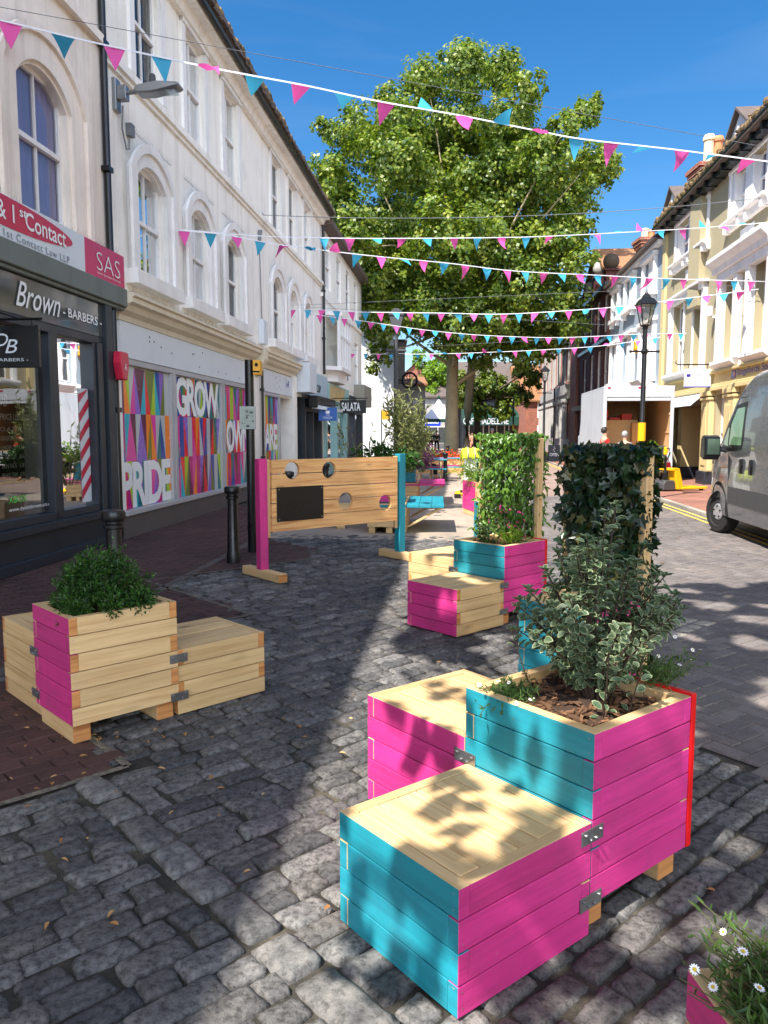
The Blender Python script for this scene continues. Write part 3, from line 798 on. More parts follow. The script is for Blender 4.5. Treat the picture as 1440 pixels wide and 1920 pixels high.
# ------------------------------------------------------------------ left: law office and barber building (s -26 .. -0.22)
A = thing("corner_building", "warm white rendered building with barber shop below and arched window over the signs", "building", LF((-3, 0, 0)))
mb = MB(LF)
ops = [(-2.38, -1.2, 4.25, 5.98, .3), (-5.8, -4.6, 4.25, 5.98, .3), (-9.2, -8.0, 4.25, 5.98, .3)]
wall_sheet(mb, -26, -.2, 3.7, 9.35, ops, .26)
mb.box((-26, -9, 0), (-5.6, -.001, 3.7)); mb.box((-26, -9, 3.7), (-.2, -.375, 9.35)); mb.box((-5.6, -9, 3.42), (-.2, -.33, 3.7))
mb.box((-5.6, -9, 0), (-.2, -4, 3.42)); mb.box((-.42, -4, 0), (-.2, .05, 3.42)); mb.box((-5.6, -4, 0), (-5.4, .0, 3.42))
mb.box((-26, -.02, 7.0), (-.25, .1, 7.12))
mb.build("wall", M['render_warm'], A)
for (a, b, c, d, r) in ops[:2]:
    m2 = MB(LF); ih = arc_pts(a - .05, b + .05, d - r, r + .05); oh = arc_pts(a - .38, b + .38, d - r + .05, r + .32)
    band(m2, [(a - .05, c - .2)] + ih + [(b + .05, c - .2)], [(a - .38, c - .2)] + oh + [(b + .38, c - .2)], 0, .05)
    oh2 = arc_pts(a - .46, b + .46, d - r + .05, r + .4); ih2 = arc_pts(a - .36, b + .36, d - r + .05, r + .3)
    band(m2, [(a - .36, c - .2)] + ih2 + [(b + .36, c - .2)], [(a - .46, c - .2)] + oh2 + [(b + .46, c - .2)], .05, .1)
    m2.build("window_surround", M['render_warm'], A)
    sash(LF, A, a, b, c, d, -.13, curtain='lilac', vbars=1)
mb = MB(LF); mb.prism([(-.1, 9.2), (.3, 9.28), (.3, 9.42), (-9, 12.8), (-9, 9.2)], 0, -26, -.2); mb.build("roof", M['tile'], A)
# shop joinery
mb = MB(LF)
mb.box((-5.6, -.05, 3.44), (.02, .2, 3.7)); mb.box((-5.6, .02, 3.39), (.0, .16, 3.44))
mb.build("shop_cornice", M['greywood'], A, bevel=.012)
spikes(LF, A, -5.2, .05, .07, 4.18, .11, .13)
mb = MB(LF)
for a, b in ((-2.06, -1.86), (-.92, -.62), (-4.3, -4.1)): mb.box((a, -.06, .5), (b, .1, 2.86))
mb.box((-.62, -.02, .0), (-.42, .16, 3.39)); mb.box((-.84, .1, .5), (-.7, .13, 2.84))
mb.box((-5.4, -.06, 2.82), (-.62, .1, 2.93)); mb.box((-5.4, -.08, .42), (-.62, .16, .52))
mb.box((-5.4, -.08, .52), (-.62, .1, .62)); mb.box((-5.4, -.3, 0), (-.62, .06, .42)); mb.box((-5.4, .06, .0), (-.62, .12, .13))
mb.build("shop_frame", M['charcoal'], A, bevel=.008)
for a, b in ((-5.4, -4.3), (-4.1, -2.06), (-1.86, -.92)):
    m2 = MB(LF); m2.poly([(a, 0, .62), (b, 0, .62), (b, 0, 2.82), (a, 0, 2.82)]); m2.build("shop_window", M['shopglass'], A)
mb = MB(LF); mb.box((-5.4, -3.99, .02), (-.43, -3.9, 3.4)); mb.box((-5.38, -3.9, .0), (-.43, -.3, .05)); mb.box((-5.38, -3.9, 2.95), (-.43, -.1, 3.0))
mb.build("room", M['room'], A)
mb = MB(LF)
for s in (-4.6, -3.4, -2.3): mb.box((s, -3.0, .05), (s + .6, -2.4, .55)); mb.box((s, -3.1, .5), (s + .6, -2.95, 1.2)); mb.box((s + .2, -2.8, .05), (s + .4, -2.6, .3))
mb.build("barber_chairs", M['dark'], A, bevel=.03)
# striped pole poster inside the right pane
mb = MB(LF); z = .7; k = 0
mb.poly([(-1.2, .004, .66), (-.93, .004, .66), (-.93, .004, 2.2), (-1.2, .004, 2.2)], 1)
while z < 2.15:
    mb.poly([(-1.2, .007, z), (-.93, .007, min(2.2, z + .22)), (-.93, .007, min(2.2, z + .34)), (-1.2, .007, min(2.2, z + .12))], 0); z += .26
mb.build("striped_poster", [M['crimson'], M['fascia']], A, normals=False)

# signs on it
def board(F, name, label, s0, s1, z0, z1, n0, n1, mat, cat="sign"):
    t = thing(name, label, cat, F(((s0 + s1) / 2, n0, z0)))
    mb = MB(F); mb.box((s0, n0, z0), (s1, n1, z1)); mb.build("panel", mat if not isinstance(mat, str) else M[mat], t, bevel=.006)
    return t
def face_text(F, t, body, s0, z0, wd, h, n, mat, **kw):
    """text on a facade; s0 is the end where reading starts"""
    o, r, u = F.basis(s0, n, z0)
    return lettering(body, o, r, u, wd, h, M[mat], t, **kw)
t = board(LF, "fascia_sign", "white solicitors sign with red oval and grey lettering above the barber", -5.2, -1.15, 3.7, 4.18, .1, .15, 'fascia')
mb = MB(LF); c, rx = (-3.0, .33, 4.0), 1.52
mb.poly([(c[0] + rx * cos(2 * pi * k / 40), .156, 4.005 + .165 * sin(2 * pi * k / 40)) for k in range(40)]); mb.build("oval", M['crimson'], t, normals=False)
face_text(LF, t, "& 1  Contact", -3.12, 3.91, 1.46, .2, .159, 'white', bold=.012)
face_text(LF, t, "st", -2.68, 4.02, .15, .09, .159, 'white', bold=.012)
face_text(LF, t, "1st Contact Law LLP", -3.0, 3.73, 1.42, .085, .154, 'greytext', spacing=1.15)
t = board(LF, "fascia_sign", "magenta red sign with thin white letters SAS beside the drainpipe", -1.145, .05, 3.7, 4.18, .1, .15, 'sas')
face_text(LF, t, "SAS", -.84, 3.82, .72, .24, .156, 'white', bold=-.018)
face_text(LF, t, "Senior Secretary Services", -.84, 3.76, .72, .035, .156, 'white')
t = board(LF, "fascia_sign", "glossy grey barber fascia with white script and capitals under grey timber cornice", -5.4, -.62, 2.93, 3.385, .06, .1, 'gloss')
face_text(LF, t, "Brown", -2.76, 3.03, .98, .29, .106, 'white', shear=.45, bold=.004, extrude=.01)
face_text(LF, t, "- BARBERS -", -1.72, 3.07, 1.05, .115, .106, 'white', bold=.012, extrude=.01)
# hanging sign, seen face-on along the street
t = thing("hanging_sign", "square black barber sign hanging from a bracket by the barber window", "sign", LF((-3.4, .4, 2.28)))
mb = MB(LF); mb.box((-3.42, .08, 2.28), (-3.38, .74, 2.71)); mb.build("panel", M['blackpaint'], t, bevel=.004)
mb = MB(LF); mb.tube([(-3.4, .0, 2.78), (-3.4, .78, 2.78)], .014, 8); mb.tube([(-3.4, .16, 2.7), (-3.4, .16, 2.78)], .006, 6); mb.tube([(-3.4, .66, 2.7), (-3.4, .66, 2.78)], .006, 6)
mb.tube([(-3.4, .0, 2.95), (-3.4, .5, 2.79)], .009, 6); mb.build("bracket", M['blackpaint'], t)
nr = Vector((LF.n[0], LF.n[1], 0)); upv = Vector((0, 0, 1))
lettering("D", LF((-3.424, .26, 2.5)), nr, upv, .15, .13, M['fascia'], t, shear=.3)
lettering("B", LF((-3.424, .37, 2.43)), nr, upv, .14, .14, M['fascia'], t, shear=.3)
lettering("- BARBERS -", LF((-3.424, .2, 2.345)), nr, upv, .42, .032, M['fascia'], t)
# price list and window lettering
t = board(LF, "price_board", "dark price list board with white prices inside the barber window", -2.98, -2.45, 1.0, 2.14, -.08, -.05, 'dark', "price list")
for k, (a, b) in enumerate((("O.A.P", "£12"), ("GRADE CUT", "£12"), ("UNDER 13", "£12"), ("STYLE CUT", "£16"), ("SKIN FADE", "£18"), ("BEARD TRIM", "£8"))):
    z = 1.62 - k * .105
    face_text(LF, t, a, -2.93, z, .3, .05, -.046, 'white'); face_text(LF, t, b, -2.57, z, .09, .05, -.046, 'white')
face_text(LF, t, "PRICE LIST", -2.92, 1.75, .42, .07, -.046, 'white', bold=.01)
face_text(LF, t, "DB", -2.96, 1.9, .2, .14, -.046, 'white', shear=.3); face_text(LF, t, "- BARBERS -", -2.74, 1.95, .26, .03, -.046, 'white')
t = thing("window_lettering", "green and white web address lettering on the barber window", "lettering", LF((-2.6, .01, .7)))
M['xgreen'] = paint("green_lettering", (70, 190, 50), .5)
face_text(LF, t, "XBOX", -2.92, .8, .38, .08, .006, 'xgreen', bold=.01); face_text(LF, t, "www.dysonbrown.co.uk", -2.92, .69, .92, .06, .006, 'white')
# alarm box
t = thing("alarm_box", "red hexagonal alarm box beside the black drainpipe", "alarm", LF((-.32, .2, 2.45)))
mb = MB(LF); h = [(-.47, 2.6), (-.44, 2.76), (-.2, 2.76), (-.17, 2.6), (-.24, 2.36), (-.4, 2.36)]
mb.prism(h, 1, .16, .28); mb.build("cover", M['crimson'], t, bevel=.015)
face_text(LF, t, "A", -.36, 2.5, .08, .1, .284, 'white')
downpipe(LF, "drainpipe", "long black drainpipe between the barber building and the white building", -.2, .06, .05, 9.3, .05, [(-.2, .06, 3.46), (-.32, .12, 3.2)])

# ------------------------------------------------------------------ left: long white building (s -0.2 .. 17.05)
B = thing("long_building", "long white rendered building with arched first floor windows and mural shop windows", "building", LF((8, 0, 0)))
arched = [(.88, 2.0, 4.1, 5.83, .22), (3.28, 4.34, 4.1, 5.83, .22), (5.5, 6.55, 4.1, 5.83, .22), (9.62, 10.7, 4.1, 5.83, .3), (11.7, 12.65, 4.1, 5.83, .3), (13.9, 14.85, 4.1, 5.83, .3)]
upper = [(.98, 2.02, 7.12, 8.95), (3.25, 4.27, 7.12, 8.95), (5.56, 6.6, 7.12, 8.95), (9.7, 10.75, 7.12, 8.95), (11.72, 12.75, 7.12, 8.95), (13.95, 15.0, 7.12, 8.95)]
mb = MB(LF)
wall_sheet(mb, -.2, 17.05, 3.45, 9.3, arched + upper, .3)
mb.box((-.2, -9, 3.45), (17.05, -.365, 9.3)); mb.box((-.2, -9, 0), (12.2, -1.45, 3.45)); mb.box((12.2, -9, 0), (17.05, -2.2, 3.45))
mb.box((-.2, -.3, 6.93), (17.05, .1, 7.05)); mb.box((-.2, -.25, 6.86), (17.05, .05, 6.93))
mb.box((-.2, -1.45, 2.62), (12.2, -.02, 3.45)); mb.box((12.2, -2.2, 2.75), (17.05, -.02, 3.45))
mb.box((-.2, -1.45, 0), (.02, .06, 2.62)); mb.box((7.35, -1.45, 0), (8.45, .06, 3.3)); mb.box((11.85, -1.45, 0), (12.25, .1, 3.3))
mb.box((.02, -1.45, 0), (7.35, -.4, 2.62)); mb.box((8.45, -1.45, 0), (10.2, -.4, 2.62))
mb.build("wall", M['render'], B)
for k, (a, b, c, d, r) in enumerate(arched):
    m2 = MB(LF); e = .3
    ih = arc_pts(a - .03, b + .03, d - r, r + .03); oh = arc_pts(a - e, b + e, d - r + .05, r + e - .05)
    band(m2, [(a - .03, c)] + ih + [(b + .03, c)], [(a - e, c)] + oh + [(b + e, c)], 0, .07)
    ih2 = arc_pts(a - e + .07, b + e - .07, d - r + .05, r + e - .12); oh2 = arc_pts(a - e - .07, b + e + .07, d - r + .05, r + e + .02)
    band(m2, [(a - e + .07, c)] + ih2 + [(b + e - .07, c)], [(a - e - .07, c)] + oh2 + [(b + e + .07, c)], .07, .12)
    m2.build("window_surround", M['trim'], B)
    sash(LF, B, a, b, c, d, -.11, curtain='curtain' if k != 1 else None, vbars=1 if k < 3 else 0, sill=(a - .45, b + .45, 3.88, 4.1, .2))
    if k < 3: spikes(LF, B, a - .3, b + .3, .06, d + .36, .07, .11)
for k, (a, b, c, d) in enumerate(upper):
    m2 = MB(LF)
    m2.box((a - .2, 0, c), (a - .02, .05, 9.12)); m2.box((b + .02, 0, c), (b + .2, .05, 9.12)); m2.box((a - .2, 0, 8.97), (b + .2, .08, 9.12))
    m2.build("window_surround", M['trim'], B)
    sash(LF, B, a, b, c, d, -.11, vbars=1, curtain='curtain' if k % 2 else None)
mb = MB(LF); mb.prism([(-.3, 9.2), (.36, 9.2), (.36, 9.3), (-.3, 9.3)], 0, -.2, 17.05)
mb.prism([(.0, 9.05), (.12, 9.05), (.2, 9.2), (.0, 9.2)], 0, -.2, 17.05); mb.build("soffit", M['render'], B)
mb = MB(LF); r2 = random.Random(4)
mb.prism([(.3, 9.31), (.47, 9.31), (.47, 9.43), (-9, 13.6), (-9, 9.31)], 0, -.2, 17.05)
s = -.2
while s < 17:
    mb.box((s, .2, 9.36 + r2.uniform(0, .04)), (s + .16, .52 + r2.uniform(0, .04), 9.46 + r2.uniform(0, .03))); s += .165
mb.build("roof", M['tile'], B)
mb = MB(LF)
for k in range(160):
    s = r2.choice((r2.uniform(3, 10), r2.uniform(5, 8.5), r2.uniform(0, 17))); mb.ball((s, .46 + r2.uniform(-.05, .05), 9.5 + r2.uniform(-.05, .04)), r2.uniform(.03, .1), 0, 6, 4, (1.4, 1, 1))
mb.build("roof_moss", M['moss'], B)
mb = MB(LF); mb.tube([(-.2, .43, 9.3), (17.05, .43, 9.3)], .065, 8); mb.build("gutter", M['blackpaint'], B)
# shop cornice, fascia, mullions, plinth
mb = MB(LF)
prof = [(0, 3.28), (.05, 3.28), (.07, 3.36), (.16, 3.42), (.2, 3.5), (.27, 3.53), (.27, 3.6), (.31, 3.62), (.31, 3.66), (0, 3.72)]
mb.prism(prof, 0, .02, 7.45); mb.prism(prof, 0, 7.85, 12.2)
mb.prism([(0, 2.9), (.18, 3.1), (.34, 3.4), (.34, 3.68), (0, 3.74)], 0, 7.5, 7.8)
mb.build("shop_cornice", paint("cream_stone", (222, 210, 186), .8, .08, 2, .2, 30, dirt=.25, streak=.2), B)
spikes(LF, B, .1, 7.3, .24, 3.66, .07, .12)
for (a, b, z0, z1, nm) in ((.04, 7.33, 2.74, 3.27, 'fascia'), (8.5, 11.82, 2.68, 3.24, 'fascia')):
    m2 = MB(LF); m2.box((a, -.02, z0), (b, .05, z1)); fb = m2.build("fascia", M[nm], B)
    m3 = MB(LF)
    for k in range(12):
        s = a + .2 + r2.random() * (b - a - .4); z = z0 + .08 + r2.random() * (z1 - z0 - .16)
        m3.box((s, .048, z), (s + .03, .0525, z + .03))
    m3.build("fixing_holes", M['dark'], fb)
lettering("6-8", LF((11.0, .054, 2.92)), Vector((LF.d[0], LF.d[1], 0)), upv, .34, .2, M['navy'], B)
mb = MB(LF)
for a, b in ((2.08, 2.36), (4.95, 5.22), (7.2, 7.35), (.02, .06)): mb.box((a, -.38, .42), (b, .03, 2.66))
for a, b in ((2.19, 2.25), (5.06, 5.12)): mb.box((a, .03, .42), (b, .045, 2.66))
mb.box((.02, -.38, 2.64), (7.35, .04, 2.735)); mb.box((.02, -.38, .34), (7.35, .1, .42))
mb.box((8.47, -.38, 2.58), (10.3, .04, 2.67)); mb.box((10.15, -.38, .3), (10.3, .04, 2.58)); mb.box((8.47, -.38, .3), (8.6, .04, 2.58)); mb.box((8.6, -.38, .3), (10.15, .05, .4))
mb.build("shop_frame", paint("grey_shop_frame", (176, 174, 176), .5, .05, 2, .1, 30, dirt=.3), B, bevel=.01)
mb = MB(LF); mb.box((-.2, -.4, 0), (7.36, .07, .34)); mb.box((8.44, -.4, 0), (10.3, .07, .3)); mb.build("plinth", M['plinth'], B)
mb = MB(LF); mb.box((10.3, -1.46, 0), (11.85, -1.4, 2.5)); mb.build("recess_door", paint("taupe_door", (150, 136, 124), .7, .05), B)

# mural panels: rows of sharp triangles and narrow white letters
def mural(s0, s1, z0, z1, rows, seed, words):
    r = random.Random(seed); mb = MB(LF); h = (z1 - z0) / rows; n = -.02
    for row in range(rows):
        zb, zt = z0 + row * h, z0 + (row + 1) * h
        k = max(3, int((s1 - s0) / .4)); w = (s1 - s0) / k; last = -1
        def pick():
            nonlocal last
            c = r.randrange(len(MUR))
            while c == last: c = r.randrange(len(MUR))
            last = c; return c
        for i in range(k):
            a, b = s0 + i * w, s0 + (i + 1) * w; m_ = (a + b) / 2
            c1, c2, c3, c4 = pick(), pick(), pick(), pick()
            if row % 2 == 0:
                mb.poly([(a, n, zb), (m_, n, zb), (m_, n, zt)], c1); mb.poly([(m_, n, zb), (b, n, zb), (m_, n, zt)], c2)
                mb.poly([(a, n, zb), (m_, n, zt), (a, n, zt)], c3); mb.poly([(b, n, zb), (b, n, zt), (m_, n, zt)], c4)
            else:
                mb.poly([(a, n, zt), (m_, n, zb), (m_, n, zt)], c1); mb.poly([(m_, n, zt), (m_, n, zb), (b, n, zt)], c2)
                mb.poly([(a, n, zt), (a, n, zb), (m_, n, zb)], c3); mb.poly([(b, n, zt), (m_, n, zb), (b, n, zb)], c4)
    p = mb.build("mural_panel", MURM, B, normals=False)
    for body, row, a, b in words:
        lettering(body, LF((a, n + .004, z0 + row * h + .01)), Vector((LF.d[0], LF.d[1], 0)), upv, b - a, h - .02, M['white'], p, extrude=0, bold=.035, spacing=.85)
    return p
mural(.06, 2.08, .42, 2.64, 3, 1, [("PRIDE", 0, .07, 2.07)])
mural(2.36, 4.95, .42, 2.64, 3, 2, [("GROW", 2, 2.42, 4.9)])
mural(5.22, 7.2, .42, 2.64, 3, 3, [("OWN", 1, 5.4, 7.2)])
mural(8.6, 10.15, .4, 2.58, 3, 4, [("ARE", 1, 8.7, 10.1)])
# tea shop front
mb = MB(LF); mb.box((13.45, -.3, .0), (13.6, .1, 2.75)); mb.box((16.3, -.3, .0), (16.6, .1, 2.75)); mb.box((14.9, -.3, 0), (15.05, .08, 2.6)); mb.box((13.6, -.3, 0), (16.3, .06, .45)); mb.box((13.6, -.3, 2.3), (16.3, .1, 2.75))
mb.build("shop_frame", M['charcoal'], B, bevel=.01)
for a, b in ((13.6, 14.9), (15.05, 16.3)):
    m2 = MB(LF); m2.poly([(a, -.05, .45), (b, -.05, .45), (b, -.05, 2.3), (a, -.05, 2.3)]); m2.build("shop_window", M['shopglass'], B)
mb = MB(LF); mb.box((13.5, -2.15, 0), (16.5, -2.1, 2.7)); mb.build("room", M['room'], B)
t = board(LF, "fascia_sign", "pale blue teashop fascia board with small brown lettering", 13.55, 17.0, 2.82, 3.62, .0, .22, 'paleblue')
face_text(LF, t, "The", 14.2, 3.3, .5, .16, .226, 'dark', shear=.2, bold=.02); face_text(LF, t, "TEACUP", 14.1, 2.98, 1.5, .26, .226, 'dark', bold=.02)
t = thing("awning_box", "black awning box with grey underside over the teashop door", "awning", LF((15, .3, 2.45)))
mb = MB(LF); mb.box((13.4, .22, 2.42), (17.0, .52, 2.8)); mb.build("box", M['blackpaint'], t, bevel=.02)
mb = MB(LF); mb.prism([(.3, 2.4), (.78, 2.34), (.8, 2.44), (.5, 2.5)], 0, 13.5, 16.95); mb.build("canopy", M['fascia'], t)
def blade_sign(F, name, label, s, n0, n1, z0, z1, mat, bar=True, th=.05):
    t = thing(name, label, "sign", F((s, (n0 + n1) / 2, z0)))
    mb = MB(F); mb.box((s - th / 2, n0, z0), (s + th / 2, n1, z1)); mb.build("panel", M[mat], t, bevel=.008)
    if bar:
        mb = MB(F); mb.tube([(s, .0, z1 + .07), (s, n1 + .05, z1 + .07)], .018, 8)
        for n in (n0 + .08, n1 - .08): mb.tube([(s, n, z1 - .01), (s, n, z1 + .07)], .008, 6)
        mb.build("bracket", M['blackpaint'], t)
    return t
t = blade_sign(LF, "hanging_sign", "blue teashop sign with white teacup hanging over the door", 13.7, .5, 1.1, 2.0, 2.42, 'blue')
lettering("TEACUP", LF((13.67, .65, 2.06)), nr, upv, .3, .07, M['white'], t); lettering("THE", LF((13.67, .74, 2.15)), nr, upv, .12, .04, M['white'], t)
mb = MB(LF); mb.prism([(.72, 2.32), (.75, 2.22), (.85, 2.22), (.88, 2.32)], 0, 13.668, 13.672); mb.build("cup", M['white'], t)
# projecting white end panel where the cornices stop
t = board(LF, "projecting_panel", "plain white projecting panel at the end of the mural shop cornice", 12.3, 13.4, 2.85, 3.75, 0, .5, 'fascia', "panel")
downpipe(LF, "drainpipe", "thin black drainpipe on the far end of the long white building", 17.1, .09, 3.75, 9.0, .05)
downpipe(LF, "drainpipe", "thin black drainpipe behind the map pole on the white pilaster", 8.0, .13, .1, 3.25, .035)
t = thing("junction_box", "grey metal junction box on white wall with cable above it", "electric box", LF((8.35, 0, 3.85)))
mb = MB(LF); mb.box((8.2, 0, 3.85), (8.6, .14, 4.45)); mb.build("box", M['fascia'], t, bevel=.01)
mb = MB(LF); mb.tube([(8.45, .03, 4.45), (8.4, .03, 5.2), (8.3, .03, 6.4)], .012, 6); mb.tube([(8.3, .03, 6.35), (8.3, .06, 6.65)], .05, 8); mb.build("cable", M['wire'], t)
# wall lamp
t = thing("wall_floodlight", "grey street light head on a wall bracket beside the drainpipe", "street light", LF((.5, 0, 6.4)))
mb = MB(LF); mb.box((.16, 0, 6.3), (.34, .06, 6.75)); mb.box((.18, .06, 6.45), (.32, .2, 6.65)); mb.tube([(.25, .1, 6.55), (.25, .38, 6.57)], .035, 8); mb.build("bracket", M['steel'], t, bevel=.008)
mb = MB(LF); mb.prism([(.34, 6.53), (.4, 6.51), (.6, 6.51), (.98, 6.58), (1.02, 6.62), (.97, 6.64), (.66, 6.67), (.4, 6.63), (.34, 6.6)], 0, .14, .38); mb.build("lamp_head", M['steel'], t, bevel=.02)
mb = MB(LF); mb.lathe([(.045, 6.7), (.05, 6.74), (.045, 6.84), (.02, 6.86)], 10, (.26, .58, -.05)); mb.build("sensor", M['vanplastic'], t)
mb = MB(LF); mb.box((.17, .66, 6.525), (.35, .94, 6.545)); mb.build("lens", M['glass'], t)
mb = MB(LF); mb.tube([(.3, .1, 6.4), (.34, .06, 6.1), (.5, .05, 5.85), (.62, .04, 5.9), (.66, .03, 6.1)], .014, 6); mb.box((.6, 0, 6.1), (.74, .09, 6.28)); mb.build("cable", M['wire'], t)

# ------------------------------------------------------------------ left: end building (s 17.05 .. 28.5)
E_ = thing("end_building", "white building with oriel window above the mint green shopfront", "building", LF((22.5, 0, 0)))
mb = MB(LF)
ops = [(18.0, 19.2, 7.05, 8.75), (20.6, 21.8, 7.05, 8.75), (23.2, 24.3, 7.05, 8.75), (25.8, 26.9, 7.05, 8.75), (23.4, 24.6, 3.9, 5.9), (25.9, 27.1, 3.9, 5.9)]
wall_sheet(mb, 17.05, 28.5, 3.5, 9.15, ops, .26); mb.box((17.05, -9, 3.5), (28.5, -.325, 9.15)); mb.box((17.05, -9, 0), (28.5, -1.5, 3.5)); mb.box((28.2, -1.5, 0), (28.5, .02, 3.5)); mb.box((17.05, -1.5, 3.3), (28.2, -.02, 3.5)); mb.box((17.05, -1.5, 0), (17.3, .0, 3.3))
mb.box((17.05, -.2, 6.55), (28.5, .08, 6.7)); mb.build("wall", M['render'], E_)
for (a, b, c, d) in ops: sash(LF, E_, a, b, c, d, -.1, vbars=0, curtain='curtain')
mb = MB(LF); mb.prism([(-.2, 9.05), (.42, 9.08), (.44, 9.26), (-9, 12.2), (-9, 9.05)], 0, 17.05, 28.6); mb.build("roof", M['tile'], E_)
orl = [(17.5, 0), (18.0, .55), (20.6, .55), (21.1, 0)]
mb = MB(LF); mb.prism([(17.4, 0), (17.95, .62), (20.65, .62), (21.2, 0)], 2, 5.95, 6.1); mb.prism([(17.4, 0), (17.95, .62), (20.65, .62), (21.2, 0)], 2, 3.95, 4.1); mb.prism([(17.9, 0), (18.3, .4), (20.3, .4), (20.7, 0)], 2, 3.55, 3.95)
for s_, n_ in orl[1:3] + [(19.3, .55), (18.65, .55), (19.95, .55)]: mb.box((s_ - .07, n_ - .1, 4.1), (s_ + .07, n_ + .03, 5.95))
for s_, n_ in (orl[0], orl[3]): mb.box((s_ - .06, 0, 4.1), (s_ + .06, .08, 5.95))
mb.box((18.05, .47, 5.2), (20.55, .57, 5.3)); mb.build("oriel_frame", M['trim'], E_)
mb = MB(LF)
for (a, b) in zip(orl, orl[1:]): mb.poly([(a[0], a[1] - .04, 4.1), (b[0], b[1] - .04, 4.1), (b[0], b[1] - .04, 5.95), (a[0], a[1] - .04, 5.95)])
mb.build("oriel_window", M['glass'], E_)
mb = MB(LF)
for a, b in ((17.3, 17.7), (20.0, 20.3), (22.4, 22.8)): mb.box((a, -.3, 0), (b, .1, 2.75))
mb.box((17.7, -.3, 0), (22.4, .06, .5)); mb.box((17.3, -.3, 2.55), (22.8, .12, 2.75)); mb.box((17.3, -.1, 2.75), (22.8, .1, 3.5)); mb.build("shop_frame", M['mint'], E_, bevel=.01)
mb = MB(LF)
for a, b in ((22.8, 23.1), (25.2, 25.4), (27.8, 28.2)): mb.box((a, -.3, 0), (b, .1, 3.3))
mb.box((23.1, -.3, 2.5), (27.8, .1, 3.3)); mb.box((23.1, -.3, 0), (27.8, .1, .5)); mb.build("shop_frame", M['charcoal'], E_)
for a, b in ((17.7, 20.0), (20.3, 22.4), (23.1, 25.2), (25.4, 27.8)):
    m2 = MB(LF); m2.poly([(a, -.05, .5), (b, -.05, .5), (b, -.05, 2.55), (a, -.05, 2.55)]); m2.build("shop_window", M['shopglass'], E_)
t = board(LF, "fascia_sign", "mint shop fascia with scalloped picture panel under the oriel window", 17.5, 22.6, 2.8, 3.45, .12, .2, 'mint')
mb = MB(LF); mb.prism([(17.6, 2.85), (20.8, 2.85), (20.9, 3.0), (21.2, 3.05), (21.2, 3.25), (21.5, 3.3), (21.5, 3.4), (17.6, 3.4)], 1, .2, .206); mb.build("picture", [paint("salad_picture", (206, 176, 120), .4, .7, 2.2, 0)], t)
t = blade_sign(LF, "hanging_sign", "black projecting sign with white word SALATA", 18.2, .5, 1.5, 2.35, 2.85, 'blackpaint')
lettering("SALATA", LF((18.17, .56, 2.44)), nr, upv, .72, .32, M['white'], t, bold=.02)
t = board(LF, "projecting_panel", "olive grey boxy shop sign at the far end of the white building", 25.6, 28.6, 2.9, 3.9, .0, .5, paint("olive_grey_board", (150, 146, 132), .6), "sign")
# ------------------------------------------------------------------ right: cream building (s -26 .. 6.1)
def rtext(t, body, s0, z0, wd, h, n, mat, **kw): return face_text(RF, t, body, s0, z0, wd, h, n, mat, **kw)
D_ = thing("cream_building", "cream rendered building with white windows, dormers and pale yellow pilasters", "building", RF((0, 0, 0)))
up_ops = [(.75, 4.3, 7.6, 8.9), (-4.1, -1.4, 7.6, 8.9), (-9, -6, 7.6, 8.9)]
lo_ops = [(3.05, 4.35, 3.72, 6.1), (.75, 1.85, 3.72, 6.1), (-2.35, -1.25, 3.75, 6.1), (-4.7, -3.55, 3.75, 6.1), (-9, -8, 3.75, 6.1)]
gr_ops = [(.25, 4.4, .0, 2.5), (-1.85, -.75, .5, 2.75), (-4.9, -2.9, .5, 2.75)]
mb = MB(RF)
wall_sheet(mb, -26, 6.1, 0, 9.25, up_ops + lo_ops + gr_ops, .34)
mb.box((-26, -9, 2.5), (6.1, -.405, 9.25)); mb.box((-26, -9, 0), (.25, -.405, 2.5)); mb.box((4.4, -9, 0), (6.1, -.405, 2.5)); mb.box((.25, -9, 0), (4.4, -2.4, 2.5))
mb.build("wall", M['cream'], D_)
mb = MB(RF)
for (a, b, c, d) in up_ops[:2]:
    mb.box((a - .16, 0, c), (a - .02, .07, d + .05)); mb.box((b + .02, 0, c), (b + .16, .07, d + .05)); mb.box((a - .2, 0, d + .02), (b + .2, .08, d + .16))
    m_ = (a + b) / 2
    mb.box((m_ - .28, -.25, c), (m_ + .28, .03, d)); mb.box((a, -.25, c), (a + .22, .02, d)); mb.box((b - .22, -.25, c), (b, .02, d))
    mb.prism([(0, c - .32), (.1, c - .3), (.16, c - .14), (.26, c - .1), (.26, c - .02), (0, c - .01)], 0, a - .3, b + .3)
    for s_ in (a - .1, m_ - .35, m_ + .2, b - .05): mb.box((s_, .0, c - .34), (s_ + .14, .22, c - .12))
    mb.box((m_ - .5, 0, c - .85), (m_ + .5, .03, c - .45))
# frame round the paired window, bay cornice and its posts
mb.box((4.37, 0, 3.6), (4.62, .14, 6.3)); mb.box((.5, 0, 3.6), (.73, .14, 6.3)); mb.box((.5, 0, 6.12), (4.62, .2, 6.3)); mb.box((.4, 0, 6.3), (4.72, .3, 6.38))
mb.box((2.96, -.28, 3.72), (3.04, .05, 6.1)); mb.box((1.87, -.28, 3.72), (1.96, .05, 6.1))
mb.prism([(0, 6.2), (.3, 6.2), (.34, 6.35), (.5, 6.5), (.5, 6.62), (0, 6.7)], 0, -5.1, -.85)
for s_ in (-1.23, -2.62, -3.53, -4.98): mb.box((s_, 0, 3.6), (s_ + .26, .2, 6.2))
mb.box((-5.0, 0, 5.95), (-.97, .22, 6.2))
for a, b in ((-2.7, -.9), (-5.05, -3.3), (.45, 4.7)): mb.prism([(0, 3.42), (.12, 3.45), (.3, 3.58), (.3, 3.68), (0, 3.7)], 0, a, b)
